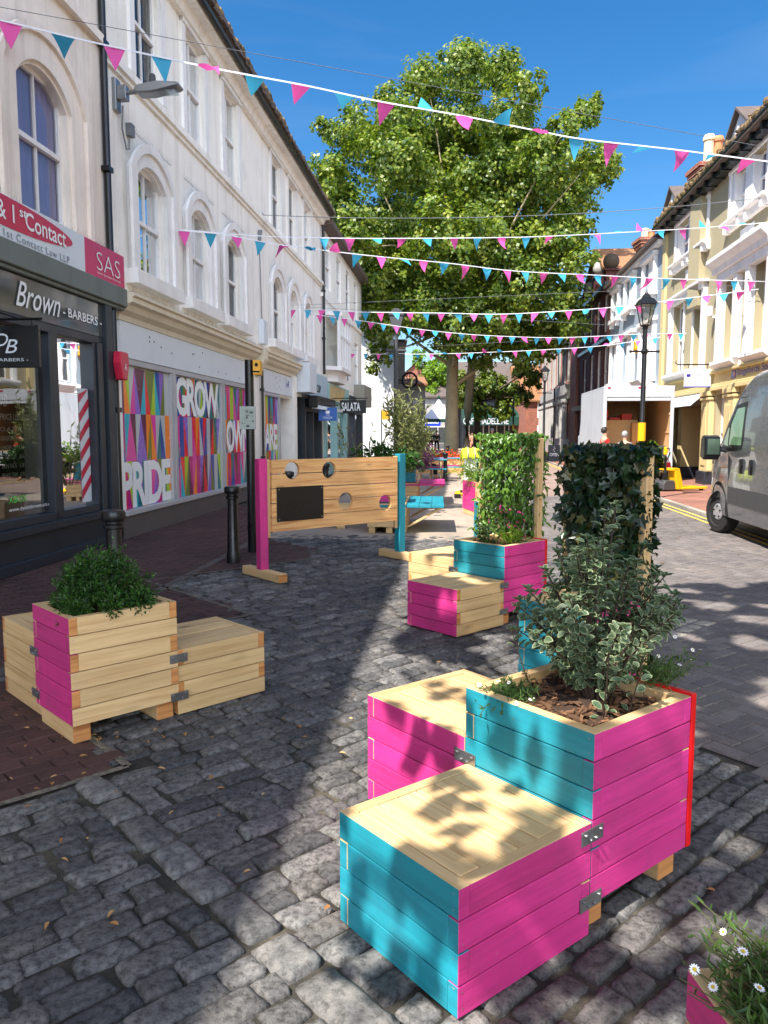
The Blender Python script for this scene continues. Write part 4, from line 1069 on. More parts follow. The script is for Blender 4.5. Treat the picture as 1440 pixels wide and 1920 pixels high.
mb.build("window_trim", M['trim'], D_, bevel=.01)
for (a, b, c, d) in up_ops:
    m_ = (a + b) / 2
    for p, q in ((a + .22, m_ - .28), (m_ + .28, b - .22)): sash(RF, D_, p, q, c, d, -.2, vbars=0, curtain='lilac')
for (a, b, c, d) in lo_ops: sash(RF, D_, a, b, c, d, -.24, vbars=1, curtain='curtain')
for (a, b, c, d) in gr_ops[1:]: sash(RF, D_, a, b, c, d, -.2, vbars=1, curtain='curtain', hbars=1)
# shopfront
mb = MB(RF)
mb.box((-5.2, 0, 2.98), (4.6, .12, 3.06)); mb.box((-5.2, 0, 3.06), (4.6, .06, 3.4)); mb.box((-5.2, 0, 3.36), (4.6, .2, 3.44)); mb.box((-5.2, 0, 2.86), (4.6, .16, 2.98))
for a in (-.62, -2.72, -5.2): 
    mb.box((a, 0, .42), (a + .78, .16, 2.6)); mb.box((a - .04, 0, 2.6), (a + .82, .2, 2.68)); mb.box((a - .02, 0, 2.72), (a + .8, .22, 2.86)); mb.box((a + .2, .16, .6), (a + .6, .185, 2.4))
mb.box((4.42, 0, .42), (5.1, .12, 2.86)); mb.box((3.05, -2.4, .42), (3.5, -.05, 2.5)); mb.box((4.38, -2.4, 0), (4.41, -.32, 2.5))
mb.box((5.5, 0, 0), (5.95, .1, 9.0))
mb.build("pilaster", M['yellowish'], D_, bevel=.012)
mb = MB(RF)
for a in (-.66, -2.76, -5.24): mb.box((a, 0, 0), (a + .86, .24, .42))
mb.box((4.4, 0, 0), (5.15, .18, .42)); mb.box((3.0, -2.4, 0), (3.55, -.0, .42)); mb.box((.25, -2.42, 0), (3.0, -2.36, .45))
mb.build("plinth", M['charcoal'], D_, bevel=.01)
mb = MB(RF); mb.box((1.0, -2.39, 1.05), (1.75, -2.34, 1.25)); mb.box((.95, -2.39, .75), (1.8, -2.33, .98)); mb.build("letter_box", M['stonework'], D_)
mb = MB(RF); mb.prism([(.02, 2.86), (.5, 2.44), (.52, 2.46), (.06, 2.9)], 0, .2, 4.5); mb.build("blind", M['fascia'], D_)
# eaves
mb = MB(RF); mb.prism([(-.2, 9.14), (.42, 9.22), (.42, 9.34), (-9, 14.2), (-9, 9.14)], 0, -26, 6.1); mb.build("roof", M['tile'], D_)
mb = MB(RF); mb.box((-26, .02, 9.02), (6.1, .3, 9.14)); mb.tube([(-26, .45, 9.28), (6.1, .45, 9.28)], .07, 8)
s = -25.5
while s < 6: mb.box((s, .0, 9.0), (s + .12, .38, 9.2)); s += .75
mb.build("gutter", M['blackpaint'], D_)
mb = MB(RF); r2 = random.Random(9)
for k in range(1100):
    s = r2.uniform(-9, 6); mb.ball((s, .38 + r2.uniform(-.12, .08), 9.4 + abs(r2.gauss(0, .07))), r2.uniform(.02, .085), 0, 6, 4, (1.3, 1, r2.uniform(.7, 1.6)))
mb.build("roof_moss", M['moss'], D_)
# dormers
for s0 in (-1.9, 5.2):
    mb = MB(RF); mb.box((s0, -2.5, 9.4), (s0 + 1.5, -.25, 10.1)); mb.prism([(s0 - .15, 10.1), (s0 + 1.65, 10.1), (s0 + .75, 10.72)], 1, -2.6, -.2)
    d = mb.build("dormer", M['trim'], D_)
    mb = MB(RF)
    for a, b in (((s0 - .25, 10.03), (s0 + .75, 10.76)), ((s0 + 1.75, 10.03), (s0 + .75, 10.76))):
        mb.poly([(a[0], -.05, a[1]), (b[0], -.05, b[1]), (b[0], -2.9, b[1]), (a[0], -2.9, a[1])]); mb.poly([(a[0], -.05, a[1] + .08), (b[0], -.05, b[1] + .08), (b[0], -2.9, b[1] + .08), (a[0], -2.9, a[1] + .08)])
        mb.poly([(a[0], -.05, a[1]), (b[0], -.05, b[1]), (b[0], -.05, b[1] + .08), (a[0], -.05, a[1] + .08)])
    mb.build("dormer_roof", M['tile'], d)
    mb = MB(RF); mb.poly([(s0 + .4, -.24, 9.5), (s0 + 1.1, -.24, 9.5), (s0 + 1.1, -.24, 10.0), (s0 + .4, -.24, 10.0)]); mb.build("dormer_window", M['glass'], d)
# chimney stacks
def chimney(px0, px1, pyb, pyt, Y, pots, parent, brickm, name="chimney"):
    a = depth_at(px0, pyb, Y); b = depth_at(px1, pyt, Y); w = b.x - a.x
    mb = MB(); zt = b.z
    mb.box((a.x, Y, a.z - 2.5), (b.x, Y + w * 1.2, zt - .5), 0)
    for k in range(3): mb.box((a.x - .06 - k * .05, Y - .06 - k * .05, zt - .5 + k * .13), (b.x + .06 + k * .05, Y + w * 1.2 + .06 + k * .05, zt - .37 + k * .13), 1)
    o = mb.build(name, [brickm, M['brick']], parent)
    for k, (f, h, mt) in enumerate(pots):
        m2 = MB(); m2.lathe([(.16, 0), (.15, h * .8), (.19, h * .82), (.19, h * .9), (.15, h)], 12, (a.x + w * f, Y + w * .5, zt - .11)); m2.build("chimney_pot", M[mt], o, auto=40)
chimney(1313, 1360, 420, 298, 25, [(.45, .95, 'buffpot'), (.85, .9, 'chimney_pot')], D_, M['cream'])
chimney(1203, 1236, 500, 440, 34.5, [(.3, .45, 'buffpot'), (.7, .4, 'chimney_pot')], D_, M['brick'])
# signs and lamps on it
t = thing("lettering_sign", "purple solicitors lettering on cream fascia with small logo", "sign", RF((-3.5, .06, 3.1)))
rtext(t, "Kingsfords Solicitors", -2.62, 3.12, 3.3, .24, .07, 'navy', bold=.015, extrude=.02)
mb = MB(RF); mb.box((-2.5, .06, 3.12), (-2.2, .08, 3.34)); mb.build("logo", M['navy'], t); mb = MB(RF); mb.prism([(-2.5, 3.14), (-2.38, 3.23), (-2.5, 3.32)], 1, .08, .085); mb.build("logo_arrow", M['crimson'], t)
t = thing("hanging_sign", "white solicitors sign with blue logo hanging from a long bracket", "sign", RF((-.6, .5, 2.98)))
q = -.6
mb = MB(RF); mb.box((q - .02, .14, 2.98), (q + .02, .92, 3.52)); mb.build("panel", M['white'], t, bevel=.006)
mb = MB(RF); mb.box((q - .025, .14, 2.975), (q + .025, .92, 3.01)); mb.build("stripe", M['navy'], t)
mb = MB(RF); mb.tube([(q, .0, 3.66), (q, 1.12, 3.66)], .02, 8); mb.tube([(q, .02, 3.5), (q, .02, 4.0)], .02, 8); mb.tube([(q, .25, 3.52), (q, .25, 3.66)], .008, 6); mb.tube([(q, .8, 3.52), (q, .8, 3.66)], .008, 6); mb.tube([(q, 1.12, 3.66), (q, 1.2, 3.72), (q, 1.16, 3.78)], .016, 6); mb.build("bracket", M['blackpaint'], t)
rr_ = Vector((-RF.n[0], -RF.n[1], 0))
lettering("Kingsfords", RF((q - .022, .7, 3.29)), rr_, upv, .53, .11, M['greytext'], t)
mb = MB(RF); mb.box((q - .026, .74, 3.29), (q - .019, .86, 3.38)); mb.build("logo", M['navy'], t)
mb = MB(RF)
for a, b, z in ((.2, .4, 3.06), (.45, .6, 3.1), (.62, .8, 3.06)): mb.box((q - .0235, a, z), (q - .019, b, z + .012))
mb.build("small_print", M['greytext'], t)
for (s_, z_) in ((-.45, 5.05), (.0, 4.95)):
    t = thing("wall_lamp", "small cream wall lamp between the first floor windows" if s_ < -.1 else "", "lamp", RF((s_, 0, z_))) if s_ < -.1 else None
    if t is None: continue
    mb = MB(RF); mb.box((s_ - .05, 0, z_), (s_ + .05, .16, z_ + .08)); mb.lathe([(.04, 0), (.09, .02), (.1, .26), (.04, .3)], 10, (s_, .2, z_ + .05)); mb.build("lamp_shade", M['trim'], t, auto=40)

# ------------------------------------------------------------------ right: blue grey building (s 6.1 .. 16.6)
F_ = thing("blue_grey_building", "pale blue grey building with white tall windows beyond the cream one", "building", RF((11, 0, 0)))
ops = [(7.1, 9.3, 3.95, 6.05), (10.9, 13.2, 3.95, 6.05), (7.3, 9.1, 7.35, 8.6), (11.0, 12.8, 7.35, 8.6), (14.4, 15.8, 7.35, 8.6), (14.3, 15.9, 4.2, 6.0)]
mb = MB(RF); wall_sheet(mb, 6.1, 16.6, 0, 9.0, ops, .25); mb.box((6.1, -9, 0), (16.6, -.32, 9.0)); mb.build("wall", M['bluegrey'], F_)
mb = MB(RF)
for (a, b, c, d) in ops:
    mb.box((a - .2, 0, c - .1), (a, .14, d + .15)); mb.box((b, 0, c - .1), (b + .2, .14, d + .15)); mb.box((a - .3, 0, d), (b + .3, .22, d + .16)); mb.box((a - .3, 0, c - .28), (b + .3, .26, c - .1))
    m_ = (a + b) / 2; mb.box((m_ - .3, -.24, c), (m_ + .3, .02, d))
    for s_ in (a - .1, b - .05): mb.box((s_, 0, c - .5), (s_ + .16, .2, c - .28))
mb.box((6.1, 0, 3.2), (16.6, .3, 3.4)); mb.box((6.1, 0, 2.8), (16.6, .1, 3.2)); mb.build("window_trim", M['trim'], F_)
for (a, b, c, d) in ops:
    m_ = (a + b) / 2
    for p, q in ((a, m_ - .3), (m_ + .3, b)): sash(RF, F_, p, q, c, d, -.16, vbars=0, curtain='curtain')
mb = MB(RF); mb.prism([(-.2, 8.9), (.4, 8.98), (.42, 9.1), (-9, 13.8), (-9, 8.9)], 0, 6.1, 16.7); mb.build("roof", M['tile'], F_)
mb = MB(RF); mb.box((6.1, 0, 8.82), (16.6, .25, 8.95)); mb.build("eaves_board", M['trim'], F_)
t = thing("wall_box", "orange box on the blue grey wall between two windows", "alarm", RF((10.1, 0, 5.2)))
mb = MB(RF); mb.box((9.9, 0, 5.2), (10.3, .16, 5.65)); mb.prism([(9.98, 5.2), (10.22, 5.2), (10.1, 5.05)], 1, 0, .12); mb.build("cover", M['amber'], t, bevel=.02)
t = thing("wall_clock_bracket", "white scrolled bracket at the foot of the blue grey facade", "bracket", RF((7.5, .3, 3.3)))
mb = MB(RF); mb.prism([(0, 3.2), (.5, 3.45), (.7, 3.7), (.5, 3.75), (0, 3.5)], 0, 6.6, 8.4); mb.build("scroll", M['trim'], t)

# ------------------------------------------------------------------ right: dark red brick gabled building (s 16.6 .. 27.5)
H_ = thing("gabled_brick_building", "dark red brick building with stone balls on its gable coping", "building", RF((22, 0, 0)))
ops = [(17.3, 18.5, 3.6, 6.2), (19.4, 20.6, 3.6, 6.2), (21.8, 23.0, 3.6, 6.2), (24.4, 25.6, 3.6, 6.2), (17.6, 18.8, 7.0, 9.0), (20.0, 21.2, 7.0, 9.0), (22.4, 23.6, 7.0, 9.0), (24.8, 26.0, 7.0, 8.8)]
mb = MB(RF); wall_sheet(mb, 16.6, 27.5, 0, 9.4, ops, .25); mb.box((16.6, -9, 0), (27.5, -.32, 9.4)); mb.build("wall", M['darkbrick'], H_)
for (a, b, c, d) in ops: sash(RF, H_, a, b, c, d, -.12, vbars=1, fw=.1, curtain='curtain')
mb = MB(RF); mb.prism([(16.6, 9.4), (27.5, 9.4), (22.05, 12.0)], 1, -9, -.05); mb.build("gable", M['darkbrick'], H_)
mb = MB(RF)
for (a, za), (b, zb) in (((16.4, 9.3), (22.05, 12.1)), ((27.7, 9.3), (22.05, 12.1))):
    for n0, n1 in ((-9, .12),): mb.poly([(a, n0, za + .15), (b, n0, zb + .15), (b, n1, zb + .15), (a, n1, za + .15)]); mb.poly([(a, n1, za - .05), (b, n1, zb - .05), (b, n1, zb + .15), (a, n1, za + .15)])
mb.build("roof", M['brown_tile'], H_)
mb = MB(RF); mb.box((16.6, 0, 9.2), (27.5, .35, 9.4)); mb.box((16.6, 0, 6.5), (27.5, .12, 6.7)); mb.box((16.6, 0, 3.0), (27.5, .4, 3.3)); mb.build("string_course", M['blackpaint'], H_)
mb = MB(RF)
for (s_, n_, z_) in ((17.0, 0, 10.3), (20.2, 0, 10.6), (23.5, 0, 10.2), (26.5, .0, 9.9)):
    mb.box((s_ - .3, n_ - .3, 9.2), (s_ + .3, n_ + .3, z_ - .35)); mb.box((s_ - .38, n_ - .38, z_ - .35), (s_ + .38, n_ + .38, z_ - .25)); mb.lathe([(.12, 0), (.2, .05), (.1, .15)], 10, (s_, n_, z_ - .25))
mb.build("pedestal", M['darkbrick'], H_)
for (s_, n_, z_, r_, mt) in ((17.0, 0, 10.45, .42, 'darkbark'), (20.2, 0, 10.75, .42, 'stonework'), (23.5, 0, 10.3, .36, 'stonework'), (26.5, 0, 9.98, .34, 'stonework')):
    m2 = MB(RF); m2.ball((s_, n_, z_), r_, 0, 16, 10); m2.build("ball_finial", M[mt], H_, smooth=True)

# ------------------------------------------------------------------ right: stone fronted red brick bank (s 27.5 .. 52)
I_ = thing("stone_front_building", "red brick building with grey stone columns on its ground floor", "building", RF((38, 0, 0)))
mb = MB(RF)
ops = [(31 + k * 3.2, 32.6 + k * 3.2, 5.4, 8.4) for k in range(6)]
wall_sheet(mb, 27.5, 52, 0, 9.6, ops, .3, n0=.15); mb.box((27.5, -9, 0), (52, -.22, 9.6)); mb.build("wall", M['brick'], I_)
for (a, b, c, d) in ops: sash(RF, I_, a, b, c, d, .0, vbars=0, curtain='curtain', fw=.14)
mb = MB(RF)
mb.box((30.2, .15, 4.3), (50.5, .5, 5.0)); mb.box((30.2, .15, 4.0), (50.5, .36, 4.3)); mb.box((30.2, .15, 0), (50.5, .3, 1.2))
for k in range(12): mb.lathe([(.2, 1.2), (.17, 3.6), (.28, 3.75), (.28, 4.0)], 10, (31 + k * 1.7, .4, 0))
for (a, b, c, d) in ops: mb.box((a - .3, .15, c - .2), (a, .26, d + .2)); mb.box((b, .15, c - .2), (b + .3, .26, d + .2)); mb.box((a - .3, .15, d), (b + .3, .3, d + .3))
mb.box((27.6, .15, 0), (30.0, .3, .9))
mb.build("stone_trim", M['stonework'], I_)
mb = MB(RF)
for k in range(11): mb.box((31.3 + k * 1.7, .15, 1.2), (32.4 + k * 1.7, .2, 3.9))
mb.build("window", M['gloss'], I_)
mb = MB(RF); mb.prism([(-.2, 9.5), (.6, 9.6), (.6, 9.8), (-9, 14), (-9, 9.5)], 0, 27.5, 52); mb.build("roof", M['tile'], I_)
mb = MB(RF); mb.tube([(36, .25, 5.2), (36, .3, 9.5)], .06, 8); mb.tube([(36, .56, .0), (36, .56, 5.0), (36, .25, 5.3)], .06, 8); mb.build("downpipe", M['blackpaint'], I_)

# ------------------------------------------------------------------ beyond the end of the street
def block_building(name, label, px0, px1, pyt, Y, depth, wm, roofm, win=(), gable=None, ridge=.38, rz=0.0, cat="building"):
    a = depth_at(px0, 812, Y); b = depth_at(px1, 812, Y); zt = depth_at(px0, pyt, Y).z
    t = thing(name, label, cat, ((a.x + b.x) / 2, Y, 0), rz)
    T = W[t.name]; w = (b.x - a.x) / 2
    mb = MB(T=T); mb.box((-w, 0, 0), (w, depth, zt)); mb.build("wall", M[wm], t)
    mb = MB(T=T)
    if gable == 'front':
        mb.prism([(-w - .3, zt), (w + .3, zt), (0, zt + w * 1.0)], 1, -.02, depth); 
        m2 = MB(T=T)
        for sg in (-1, 1): m2.poly([(sg * (w + .4), -.25, zt - .1), (0, -.25, zt + w + .1), (0, depth, zt + w + .1), (sg * (w + .4), depth, zt - .1)])
        mb.build("gable", M[wm], t); m2.build("roof", M[roofm], t)
    else:
        mb.prism([(-.35, zt - .05), (-.35, zt + .1), (depth / 2, zt + depth * ridge), (depth + .35, zt + .1), (depth + .35, zt - .05)], 0, -w - .15, w + .15); mb.build("roof", M[roofm], t)
    for (x0, x1, z0, z1) in win:
        m2 = MB(T=T); m2.box((-w + x0 * 2 * w, -.03, z0), (-w + x1 * 2 * w, -.012, z1)); wo = m2.build("window", M['gloss'], t)
        m2 = MB(T=T); x0, x1 = -w + x0 * 2 * w, -w + x1 * 2 * w
        for q in ((x0 - .1, z0 - .1, x1 + .1, z0), (x0 - .1, z1, x1 + .1, z1 + .1), (x0 - .1, z0, x0, z1), (x1, z0, x1 + .1, z1), ((x0 + x1) / 2 - .03, z0, (x0 + x1) / 2 + .03, z1)): m2.box((q[0], -.08, q[1]), (q[2], -.0, q[3]))
        m2.build("frame", M['trim'], wo)
    return t
t = block_building("white_gable_building", "tall plain white side wall lit by sun beyond the left terrace", 672, 738, 600, 52, 9, 'white', 'tile', ridge=.05)
Wt = W[t.name]
tt = thing("floodlight", "grey floodlight fixed on the sunlit white wall", "floodlight", depth_at(684, 736, 51.95))
p = depth_at(684, 731, 51.98); mb = MB(); mb.box((p.x - .18, p.y - .3, p.z - .16), (p.x + .2, p.y - .05, p.z + .12)); mb.box((p.x - .08, p.y - .05, p.z - .06), (p.x + .08, p.y + .0, p.z + .05)); mb.build("housing", M['vanplastic'], tt, bevel=.03)
mb = MB(); mb.box((p.x - .14, p.y - .31, p.z - .12), (p.x + .16, p.y - .3, p.z + .08)); mb.build("lens", M['fascia'], tt)
block_building("grey_building", "shaded grey building behind the lamp post by the white wall", 737, 759, 640, 54, 8, 'stonework', 'tile', ridge=.05)
block_building("low_cream_building", "low pale building with brown gutter left of the white marquee", 752, 797, 722, 60, 10, 'stonework', 'brown_tile', win=((.55, .62, 3.2, 4.0), (.2, .35, 1, 2.6)), ridge=.1)
block_building("brick_gable_house", "distant brick gable with grey slate roof left of the tree", 756, 800, 705, 82, 8, 'brick', 'tile', gable='front')
block_building("cafe_building", "dark cafe front under green awning behind the trees", 868, 992, 742, 78, 10, 'charcoal', 'tile', win=((.1, .3, 1, 2.4), (.4, .62, 1, 2.4), (.7, .9, 1, 2.4)))
block_building("white_shop_building", "white narrow building between the cafe and red brick house", 972, 986, 745, 76.5, 9, 'white', 'brown_tile')
block_building("red_brick_house", "red brick house with white shop window and brown tiled roof at the street end", 984, 1024, 752, 72, 10, 'brick', 'brown_tile', win=((.62, .95, 3.1, 4.6), (.62, .95, .8, 2.2)))
block_building("shop_building", "pale shop with blue sign behind the marquee", 792, 850, 745, 80, 8, 'stonework', 'tile', win=((.1, .9, .6, 2.2),))
block_building("terrace_building", "pale row of buildings closing the street behind the plane tree", 700, 1100, 770, 105, 12, 'stonework', 'brown_tile', win=tuple((.05 + .09 * k, .09 + .09 * k, 1.5, 3.2) for k in range(10)))
# cafe awning with lettering
a = depth_at(868, 800, 76); b = depth_at(990, 800, 76)
t = thing("cafe_awning", "long dark green cafe awning with white lettering", "awning", ((a.x + b.x) / 2, 76.5, 2.2))
mb = MB(); mb.prism([(75.2, 2.35), (75.2, 3.15), (75.5, 3.5), (77.9, 4.1), (77.9, 2.9)], 0, a.x, b.x); mb.build("canopy", M['green'], t)
lettering("CAFE MADELEINE", Vector((depth_at(868.5, 800, 75.2).x, 75.18, 2.45)), Vector((1, 0, 0)), upv, 4.4, .62, M['fascia'], t, bold=.01)
# blue shop sign
a = depth_at(794, 800, 78.5); b = depth_at(826, 800, 78.5)
t = thing("shop_sign", "bright blue shop sign with white lettering left of the tree trunk", "sign", ((a.x + b.x) / 2, 78.5, 2.2))
mb = MB(); mb.box((a.x, 78.4, 2.3), (b.x, 78.6, 3.1)); mb.build("panel", M['royal'], t); lettering("LADBROKES", Vector((a.x + .2, 78.38, 2.55)), Vector((1, 0, 0)), upv, b.x - a.x - .4, .35, M['white'], t, bold=.03)
# marquee
c = depth_at(822, 812, 70)
t = thing("marquee", "white peaked marquee with green valance left of the trunk", "marquee", (c.x, 70, 0))
mb = MB(); w = 1.62; zt, zb = 4.7, 2.85
ring = [[(c.x + sx * w * f, 70 + sy * w * f, zb + (zt - zb) * (1 - f) ** 1.5) for sx, sy in ((-1, -1), (1, -1), (1, 1), (-1, 1))] for f in (1, .75, .5, .25, .04)]
for q0_, q1_ in zip(ring, ring[1:]):
    for k in range(4): mb.poly([q0_[k], q0_[(k + 1) % 4], q1_[(k + 1) % 4], q1_[k]])
mb.build("canopy", M['marquee'], t)
mb = MB()
for k in range(4):
    p0, p1 = ring[0][k], ring[0][(k + 1) % 4]; mb.poly([p0, p1, (p1[0], p1[1], zb - .25), (p0[0], p0[1], zb - .25)])
mb.lathe([(.1, 0), (.14, .15), (.03, .35)], 8, (c.x, 70, zt - .05)); mb.build("valance", M['green'], t)
for sx in (-1, 1):
    for sy in (-1, 1): m2 = MB(); m2.tube([(c.x + sx * w, 70 + sy * w, 0), (c.x + sx * w, 70 + sy * w, zb)], .05, 6); m2.build("pole", M['steel'], t)
# round iron wheel sign on the grey building
p = depth_at(768, 713, 53.4)
t = thing("wheel_sign", "black iron wheel sign projecting from the grey building", "sign", p)
mb = MB(); R_ = .5
ringp = [(p.x + R_ * cos(2 * pi * k / 24), p.y, p.z + R_ * sin(2 * pi * k / 24)) for k in range(25)]; mb.tube(ringp, .08, 6)
for k in range(4): mb.tube([(p.x - R_ * cos(pi * k / 4), p.y, p.z - R_ * sin(pi * k / 4)), (p.x + R_ * cos(pi * k / 4), p.y, p.z + R_ * sin(pi * k / 4))], .025, 5)
mb.build("wheel", M['blackpaint'], t)
mb = MB(); mb.tube([(p.x - R_, p.y, p.z), (p.x - 1.3, p.y, p.z + .05), (p.x - 1.6, p.y + .7, p.z)], .05, 6); mb.tube([(p.x - R_, p.y, p.z - .2), (p.x - 1.5, p.y, p.z - .1)], .04, 6); mb.build("bracket", M['blackpaint'], t)
p = depth_at(724, 778, 50); t = thing("square_sign", "amber square sign on a thin pole before the white wall", "sign", (p.x, 50, 0))
mb = MB(); mb.box((p.x - .28, 49.95, p.z - .3), (p.x + .28, 49.98, p.z + .3)); mb.build("panel", M['amber'], t); mb = MB(); mb.tube([(p.x - .3, 50, 0), (p.x - .3, 50, p.z + .3)], .04, 6); mb.box((p.x - .32, 49.98, p.z - .05), (p.x, 50.02, p.z + .05)); mb.build("pole", M['blackpaint'], t)
# ------------------------------------------------------------------ timber planter benches
WOOD = ['pine', 'endgrain', 'pink', 'teal', 'red', 'steel']
def plank_box(parent, x0, y0, x1, y1, z0, rows, cols, lid=None, rh=.095, th=.042):
    """box of interlocking boards; cols: colour name of each side x0 x1 y0 y1"""
    mats = [M[k] for k in WOOD]
    T = W[parent.name]
    sides = {k: MB(T=T) for k in ('x0', 'x1', 'y0', 'y1')}
    for m_ in sides.values(): m_.rng = random.Random(rng.random())
    def fm(key, end):
        c = cols.get(key, 'pine')
        if c == 'pine': return 1 if end else 0
        return WOOD.index(c)
    for r in range(rows):
        a, b = z0 + r * rh + .0023, z0 + (r + 1) * rh - .0023
        yfull = (r % 2 == 0)
        xs = (x0, x1) if yfull else (x0 + th + .001, x1 - th - .001)
        ys = (y0 + th + .001, y1 - th - .001) if yfull else (y0, y1)
        for k, (p, q) in (('y0', (y0, y0 + th)), ('y1', (y1 - th, y1))):
            e_ = fm(k, False); top_ = 0 if r == rows - 1 else e_
            sides[k].box((xs[0], p, a), (xs[1], q, b), e_, {'z0': e_, 'z1': top_, ('y1' if k == 'y0' else 'y0'): 0, **({'x0': fm('x0', True), 'x1': fm('x1', True)} if yfull else {})})
        for k, (p, q) in (('x0', (x0, x0 + th)), ('x1', (x1 - th, x1))):
            e_ = fm(k, False); top_ = 0 if r == rows - 1 else e_
            sides[k].box((p, ys[0], a), (q, ys[1], b), e_, {'z0': e_, 'z1': top_, ('x1' if k == 'x0' else 'x0'): 0, **({} if yfull else {'y0': fm('y0', True), 'y1': fm('y1', True)})})
    for r in range(rows):        # screw heads near the board ends
        zc = z0 + (r + .5) * rh
        for zz in (zc - rh * .25, zc + rh * .25):
            for xx in (x0 + th * .5, x1 - th * .5):
                xx += rng.uniform(-.005, .005)
                if r % 2 == 0 and rng.random() < .75: sides['y0'].box((xx - .003, y0 - .0006, zz - .003), (xx + .003, y0 + .002, zz + .003), 5)
            for yy in (y0 + th * .5, y1 - th * .5):
                if r % 2 == 1 and rng.random() < .75: sides['x0'].box((x0 - .0006, yy - .003, zz - .003), (x0 + .002, yy + .003, zz + .003), 5)
    NAMES = {'pink': 'bright pink painted side', 'teal': 'turquoise painted side', 'pine': 'bare pine side'}
    for k, m_ in sides.items(): m_.build("side_panel", mats, parent, bevel=.0022, label=NAMES.get(cols.get(k, 'pine')))
    zt = z0 + rows * rh
    if lid:
        m_ = MB(T=T); n = lid[1]; r3 = random.Random(rng.random()); m_.rng = r3
        i0, i1 = (x0 + th + .003, x1 - th - .003), (y0 + th + .003, y1 - th - .003)
        for k in range(n):
            dz = r3.uniform(-.0015, .0015)
            if lid[0] == 'y': wd = (i0[1] - i0[0]) / n; m_.box((i0[0] + k * wd + .002, i1[0], zt - .035), (i0[0] + (k + 1) * wd - .002, i1[1], zt - .003 + dz))
            else: wd = (i1[1] - i1[0]) / n; m_.box((i0[0], i1[0] + k * wd + .002, zt - .035), (i0[1], i1[0] + (k + 1) * wd - .002, zt - .003 + dz))
        m_.build("seat_top", M['pine'], parent, bevel=.003)
    return zt
def bracket(parent, T, c, along, outn):
    c, along, outn = Vector(c), Vector(along), Vector(outn)
    m_ = MB(T=T @ Matrix.Translation(c) @ Matrix((( along.x, outn.x, 0, 0), (along.y, outn.y, 0, 0), (0, 0, 1, 0), (0, 0, 0, 1))))
    m_.box((-.055, 0, -.024), (.055, .004, .024))
    for x in (-.038, -.014, .014, .038): m_.lathe([(.008, -.003), (.008, .004)], 6, (x, .006, .012 if abs(x) > .02 else -.01))
    m_.build("bracket", M['steel'], parent, bevel=.001)
def mulch(parent, x0, y0, x1, y1, z, chips, seed):
    T = W[parent.name]; r = random.Random(seed); m_ = MB(T=T); n = 12
    idx = [[None] * (n + 1) for _ in range(n + 1)]
    pts = []
    for a in range(n + 1):
        for b in range(n + 1):
            x, y = x0 + (x1 - x0) * a / n, y0 + (y1 - y0) * b / n
            pts.append((x, y, z + .02 * noise.noise(Vector((x * 9, y * 9, seed))) + .012 * (1 - abs(2 * a / n - 1))))
    i = m_.add(pts)
    for a in range(n):
        for b in range(n):
            q = i + a * (n + 1) + b; m_.face((q, q + n + 1, q + n + 2, q + 1))
    o = m_.build("bark_mulch", M['mulch'], parent, smooth=True, normals=True)
    if chips:
        m_ = MB(T=T)
        for k in range(chips):
            c = Vector((r.uniform(x0 + .01, x1 - .01), r.uniform(y0 + .01, y1 - .01), z + r.uniform(.0, .028)))
            e = Matrix.Rotation(r.uniform(0, 6.3), 4, 'Z') @ Matrix.Rotation(r.gauss(0, .35), 4, 'X') @ Matrix.Rotation(r.gauss(0, .3), 4, 'Y')
            L, wd, t = r.uniform(.015, .055), r.uniform(.006, .016), r.uniform(.002, .006)
            m2T = Matrix.Translation(c) @ e; save = m_.T; m_.T = T @ m2T
            m_.box((-L / 2, -wd / 2, -t / 2), (L / 2, wd / 2, t / 2)); m_.T = save
        ch = m_.build("bark_chips", M['chip'], o); ch['kind'] = "stuff"
    return o
def planter_set(label, F, az, w1, w2, cols, low=None, tall=None, red=False, chips=260, rows=6, group=None, name="planter_bench", cat="planter bench"):
    t = thing(name, label, cat, (F[0], F[1], 0), pi / 2 - radians(az), group)
    T = W[t.name]
    zt = plank_box(t, 0, 0, w1, w2, .1, rows, cols)
    m_ = MB(T=T); m_.box((.012, .03, 0), (.105, w2 - .03, .0985), 0, {'y0': 1}); m_.build("foot", [M['pine'], M['endgrain']], t, bevel=.004)
    m_ = MB(T=T); m_.box((w1 - .12, .03, 0), (w1 - .02, w2 - .03, .0985), 0, {'y0': 1}); m_.build("foot", [M['pine'], M['endgrain']], t, bevel=.004)
    if red:
        m_ = MB(T=T); m_.box((w1 + .002, -.004, .1), (w1 + .03, w2, zt + .004)); m_.build("end_board", M['red'], t, bevel=.003, label="red painted end board")
    mulch(t, .04, .04, w1 - .04, w2 - .04, zt - .05, chips, int(F[0] * 100))
    if low:
        x0, x1, y0, y1, c, ld = low
        z = plank_box(t, x0, y0, x1, y1, .004, 4, c, lid=ld)
        xj = x1 + .002 if x1 <= .01 else x0
        for zz in (.12, .34): bracket(t, T, (xj, min(y0, 0) - .0005, zz), (1, 0, 0), (0, -1, 0))
    if tall:
        x0, x1, y0, y1, c, ld = tall
        z = plank_box(t, x0, y0, x1, y1, .004, 5, c, lid=ld)
        for zz in (.16, .4): bracket(t, T, (min(x0, 0) - .0005, w2, zz), (0, 1, 0), (-1, 0, 0))
    return t
S1 = planter_set("turquoise and pink planter with two plank topped seats, nearest the camera", (.657, 2.31), 51.5, .56, .57, dict(x0='teal', y0='pink'),
    low=(-.582, -.004, 0, .556, dict(x0='teal', y0='pink'), ('y', 6)), tall=(.0, .58, .574, 1.17, dict(x0='pink'), ('y', 5)), red=True, chips=420, group="planter benches down the street")
